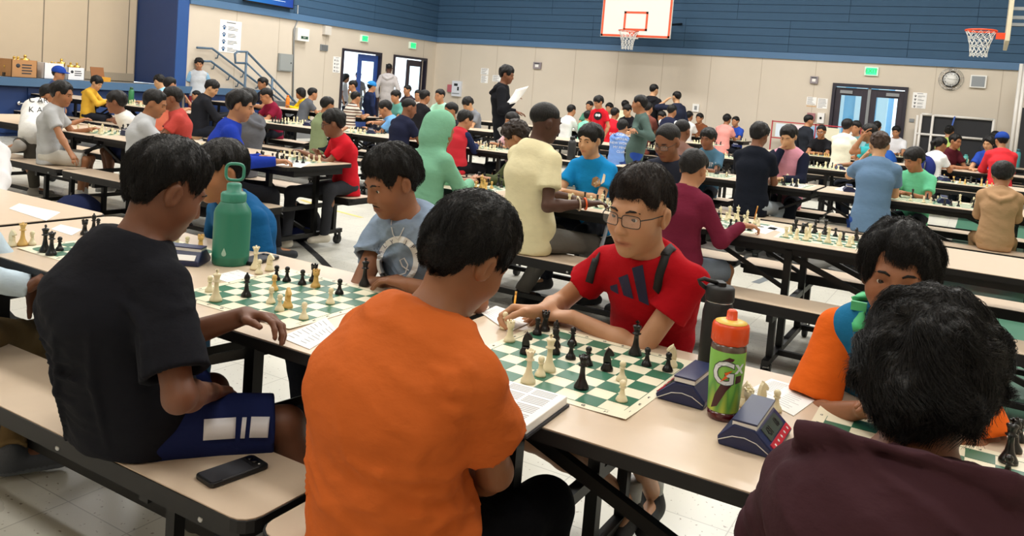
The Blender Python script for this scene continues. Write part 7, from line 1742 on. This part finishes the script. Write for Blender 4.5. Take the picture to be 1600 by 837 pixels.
if NEAR:
    o, o2, o3, o4, o5, o6, o7, o8, o9 = NEAR
    # three slanted bars on the red tee
    k = 4.46e-4
    for poly in (((542, 213), (590, 193), (605, 262), (548, 240)), ((595, 150), (655, 120), (708, 282), (640, 265)), ((678, 78), (745, 50), (812, 312), (745, 290))):
        me = MB().prism([((x-675)*k, -(y-190)*k) for x, y in poly], 0, 0.0008).mesh('shirt_print', PRN); subdiv(me, 4); print_at(o3, me, 984, 445, 'shirt_print')
    STB = mat('strap_black', '#0f1013', rough=0.7)
    bp = [((952, 366), (941, 390), (929, 416), (921, 440)), ((1052, 386), (1040, 400), (1031, 425), (1027, 455))]
    for sg_, pts in zip((1, -1), bp): ribbon(o3, [o3['nb']+o3['rts']*sg_*0.075-o3['fws']*0.03+V3(0, 0, 0.03), o3['nb']+o3['rts']*sg_*0.075+o3['fws']*0.03+V3(0, 0, 0.02)]+[cam_hit(o3, *p) for p in pts], 0.024, 0.004, STB, 'backpack_strap')
    # ring print, cord on the grey tee
    me = MB(); n = 36
    for i in range(n):
        a0, a1 = 2*PI*i/n, 2*PI*(i+1)/n; f = 1.12
        me.add([(r*math.sin(a)*0.92, r*math.cos(a)*f, 0) for r, a in ((0.058, a0), (0.078, a0), (0.078, a1), (0.058, a1))], [(0, 1, 2, 3)])
    m_ = me.mesh('shirt_print', PRW); subdiv(m_, 1); print_at(o4, m_, 621, 408, 'shirt_print')
    for tx, a0, a1 in (('RLY', -1.15, -0.35), ('JPF', 0.35, 1.15)): print_at(o4, arc_text(tx, 0.070, 0.020, a0, a1, PRN), 621, 408, 'lettering', off=0.005)
    sw = MB().tube([(-0.03, -0.055, 0), (0.0, -0.052, 0), (0.03, -0.040, 0), (0.036, -0.010, 0), (0.022, 0.012, 0), (0.008, 0.004, 0), (0.018, -0.016, 0), (0.04, -0.03, 0)], 0.0022, 6).mesh('shirt_print', PRW); subdiv(sw, 1); print_at(o4, sw, 621, 408, 'shirt_print', off=0.003)
    ribbon(o4, [cam_hit(o4, *p) for p in ((640, 330), (634, 352), (624, 374), (616, 368), (612, 350), (613, 336))], 0.003, 0.002, mat('cord_white', '#d8d8da'), 'neck_cord')
    # moustache
    P = surf(o4['S'], np.array([o4['g'](x, 0.14, z) for x, z in ((-0.024, -0.060), (-0.012, -0.0555), (0, -0.0545), (0.012, -0.0555), (0.024, -0.060))]), -o4['R'][:, 1])
    MB().tube([tuple(p-o4['base']) for p in P], [0.001, 0.0026, 0.0022, 0.0026, 0.001], 6).build('moustache', mat('stubble', '#2a1a14', rough=0.8), o4['root'])
    # white side stripe of the shorts
    SWT = mat('satin_white', '#d4d4da', rough=0.45)
    if o.get('Pn'):
        for a, b in (((318, 671), (368, 668)), ((377, 668), (384, 668)), ((391, 667), (420, 667))):
            ribbon(o, [cam_hit(o, *a, S=o['Pn']), cam_hit(o, *((np.array(a)+np.array(b))/2), S=o['Pn']), cam_hit(o, *b, S=o['Pn'])], 0.052, 0.002, SWT, 'side_stripe', S=o['Pn'], off=0.002)
    # teal vest and green rucksack straps
    Cv = Solid(); A, B = o6['A'], o6['B']; lo = 0.031; Cv.sweep(o6['pts'], A+lo, B+lo, o6['rt'])
    for kk in 'LR':
        Cv.cap(o6['nb'], o6['sh'][kk]+(o6['nb']-o6['sh'][kk])*0.25, 0.038, 0.056, 0.04)
    ax = nrm(o6['Hc']-o6['nb']); Cv.half(o6['nb']+ax*0.024, ax, 0.006); Cv.cap(o6['nb']-o6['sp']*0.02, o6['Hc'], 0.060, 0.062, 0.006, '-')
    V, Q = mesh_solid(Cv, 0.0075); put('vest', np_mesh('vest', V, Q, cloth('#1f6f9c'), None, o6['base']), o6['root'])
    rs = thing('backpack', tuple(o6['nb']-o6['fw']*0.22+V3(0, 0, -0.25)), 'green rucksack worn by the boy in orange and teal', 'bag')
    R6 = Solid(); R6.ell((0, 0, 0), (0.15, 0.09, 0.20), rot(184), 0); V, Q = mesh_solid(R6, 0.015); put('pack_body', np_mesh('pack_body', V, Q, cloth('#37a565')), rs)
    both = dict(o6); both['C'] = Cv; both['base'] = np.array(rs.location); both['root'] = rs
    for pts, w in ((((1354, 440), (1350, 462), (1347, 488), (1347, 516)), 0.036), (((1460, 430), (1472, 446), (1478, 470)), 0.036)):
        sg_ = 1 if pts[0][0] < 1400 else -1; P = [o6['nb']+o6['rt']*sg_*0.085-o6['fw']*0.05+V3(0, 0, 0.0), o6['nb']+o6['rt']*sg_*0.085+V3(0, 0, 0.02)]+[cam_hit(both, *p) for p in pts]; ribbon(both, P, w, 0.008, mat('strap_green', '#45b877', rough=0.7), 'strap', S=Cv); 
        ribbon(both, [p+o6['rt']*(-0.022 if pts[0][0] < 1400 else 0.022) for p in P], 0.026, 0.009, mat('strap_grey', '#6f757c', rough=0.8, bump=0.3, bscale=300), 'strap_padding', S=Cv)
    b0 = cam_hit(both, 1342, 478, S=Cv); MB().box(tuple(b0-both['base']+nrm(-ray(1342, 478))*0.012), (0.036, 0.012, 0.022), 0).build('buckle', mat('strap_green2', '#58c78a', rough=0.5), rs)
if 'far' not in QUICK:
    bracelet = lambda o, k, f, r, M: (lambda a: MB().tube([tuple(a['W']+(a['el']-a['W'])*f-o['base']+(a['R'][:, 0]*math.cos(t)+a['R'][:, 2]*math.sin(t))*r) for t in [2*PI*i/16 for i in range(17)]], 0.006, 6, False).build('bracelet', M, o['root']))(o['arms'][k])
    bracelet(m36, 'R', 0.06, 0.034, mat('orange_band', '#e0561c', rough=0.5)); bracelet(m36, 'R', 0.22, 0.037, mat('bead_band', '#b9a58c', rough=0.6))
    bracelet(m12, 'R', 0.08, 0.032, BLACKP)
    def back_text(o, rows, size, px, py, M, dz=1.25):
        bmx = bmesh.new()
        for i, tx in enumerate(rows):
            me = text_mesh(tx, size, M, depth=0.0004); me.transform(Matrix.Translation((0, -(i-(len(rows)-1)/2)*size*dz, 0))); bmx.from_mesh(me); bpy.data.meshes.remove(me)
        me = bpy.data.meshes.new('lettering'); bmx.to_mesh(me); bmx.free(); me.materials.append(M); return print_at(o, me, px, py, 'lettering', off=0.008)
    back_text(m38, ('EXPLORING THE', 'UNREAL', 'NEW WORLDS', 'MY MINDS', 'CLUB'), 0.050, 971, 224, PRW)
    back_text(m58, ('MIN',), 0.075, 1109, 257, PRW)
    back_text(m2, ('C AR', 'K AR'), 0.075, 60, 164, PRB, 1.3)
    me = MB().lathe([(0.0001, 0), (0.075, 0), (0.075, 0.001), (0.0001, 0.001)], 20).mesh('shirt_print', PRB); subdiv(me, 1); print_at(m41, me, 934, 181, 'shirt_print', off=0.008)
    for dx in (-0.022, 0.022):
        me = MB().lathe([(0.0001, 0), (0.026, 0), (0.026, 0.001), (0.0001, 0.001)], 12, (dx, 0.012, 0)).mesh('shirt_print', PRW); print_at(m41, me, 934, 181, 'shirt_print', off=0.014)
    for poly, cc in ((((-0.03, -0.03), (0.0, -0.045), (0.035, -0.03), (0.03, 0.02), (0.0, 0.035), (-0.025, 0.02)), '#9c7a52'), (((-0.015, -0.02), (0.015, -0.02), (0.012, 0.0), (-0.012, 0.0)), '#e6d9c0'), (((0.035, -0.02), (0.06, 0.0), (0.065, 0.05), (0.05, 0.06)), '#c9b79a')):
        me = MB().prism(poly, 0, 0.001).mesh('shirt_print', mat('print_'+cc, cc, rough=0.8)); subdiv(me, 2); print_at(m37, me, 931, 283, 'shirt_print', off=0.006)
    rs2 = blob_bag(tuple(m72['nb']-m72['fw']*0.20+V3(0, 0, -0.42)), math.radians(-40-90)+PI, (0.20, 0.30, 0.36), '#27306e', '#c04a94', 'pink and navy rucksack worn by girl in white cap-sleeve top')

# ------------------------------------------------------------------ labels that single out repeats by their order
def _px(o):
    q = CAM_M @ (np.array(o.location)-np.array([0, 0, EYE])); return q[0]/q[2]
_ORD = ['leftmost', 'second', 'third', 'fourth', 'fifth', 'sixth', 'seventh', 'eighth', 'ninth', 'tenth', 'eleventh', 'twelfth']
_by = {}
for o in COL.objects:
    if o.parent is None and '_where' in o: _by.setdefault(o['label'], []).append(o)
for lb, os_ in _by.items():
    w = os_[0]['_where']; kind = os_[0]['category']; colr = lb.split()[0]
    if len(os_) > 1:
        for i, o in enumerate(sorted(os_, key=_px)):
            o['label'] = f'leftmost {colr} chess {kind} on {w}' if i == 0 else f'{_ORD[min(i, 11)]} {colr} {kind} from the left on {w}'
    for o in os_: del o['_where']
_t = sorted([o for o in COL.objects if o.parent is None and o.get('category') == 'trophy'], key=_px)
for lb in sorted({o['label'] for o in _t}):
    g_ = [o for o in _t if o['label'] == lb]
    if len(g_) > 1:
        for i, o in enumerate(g_): o['label'] = (f'leftmost {lb}' if i == 0 else f'{_ORD[i]} from left, {lb}')
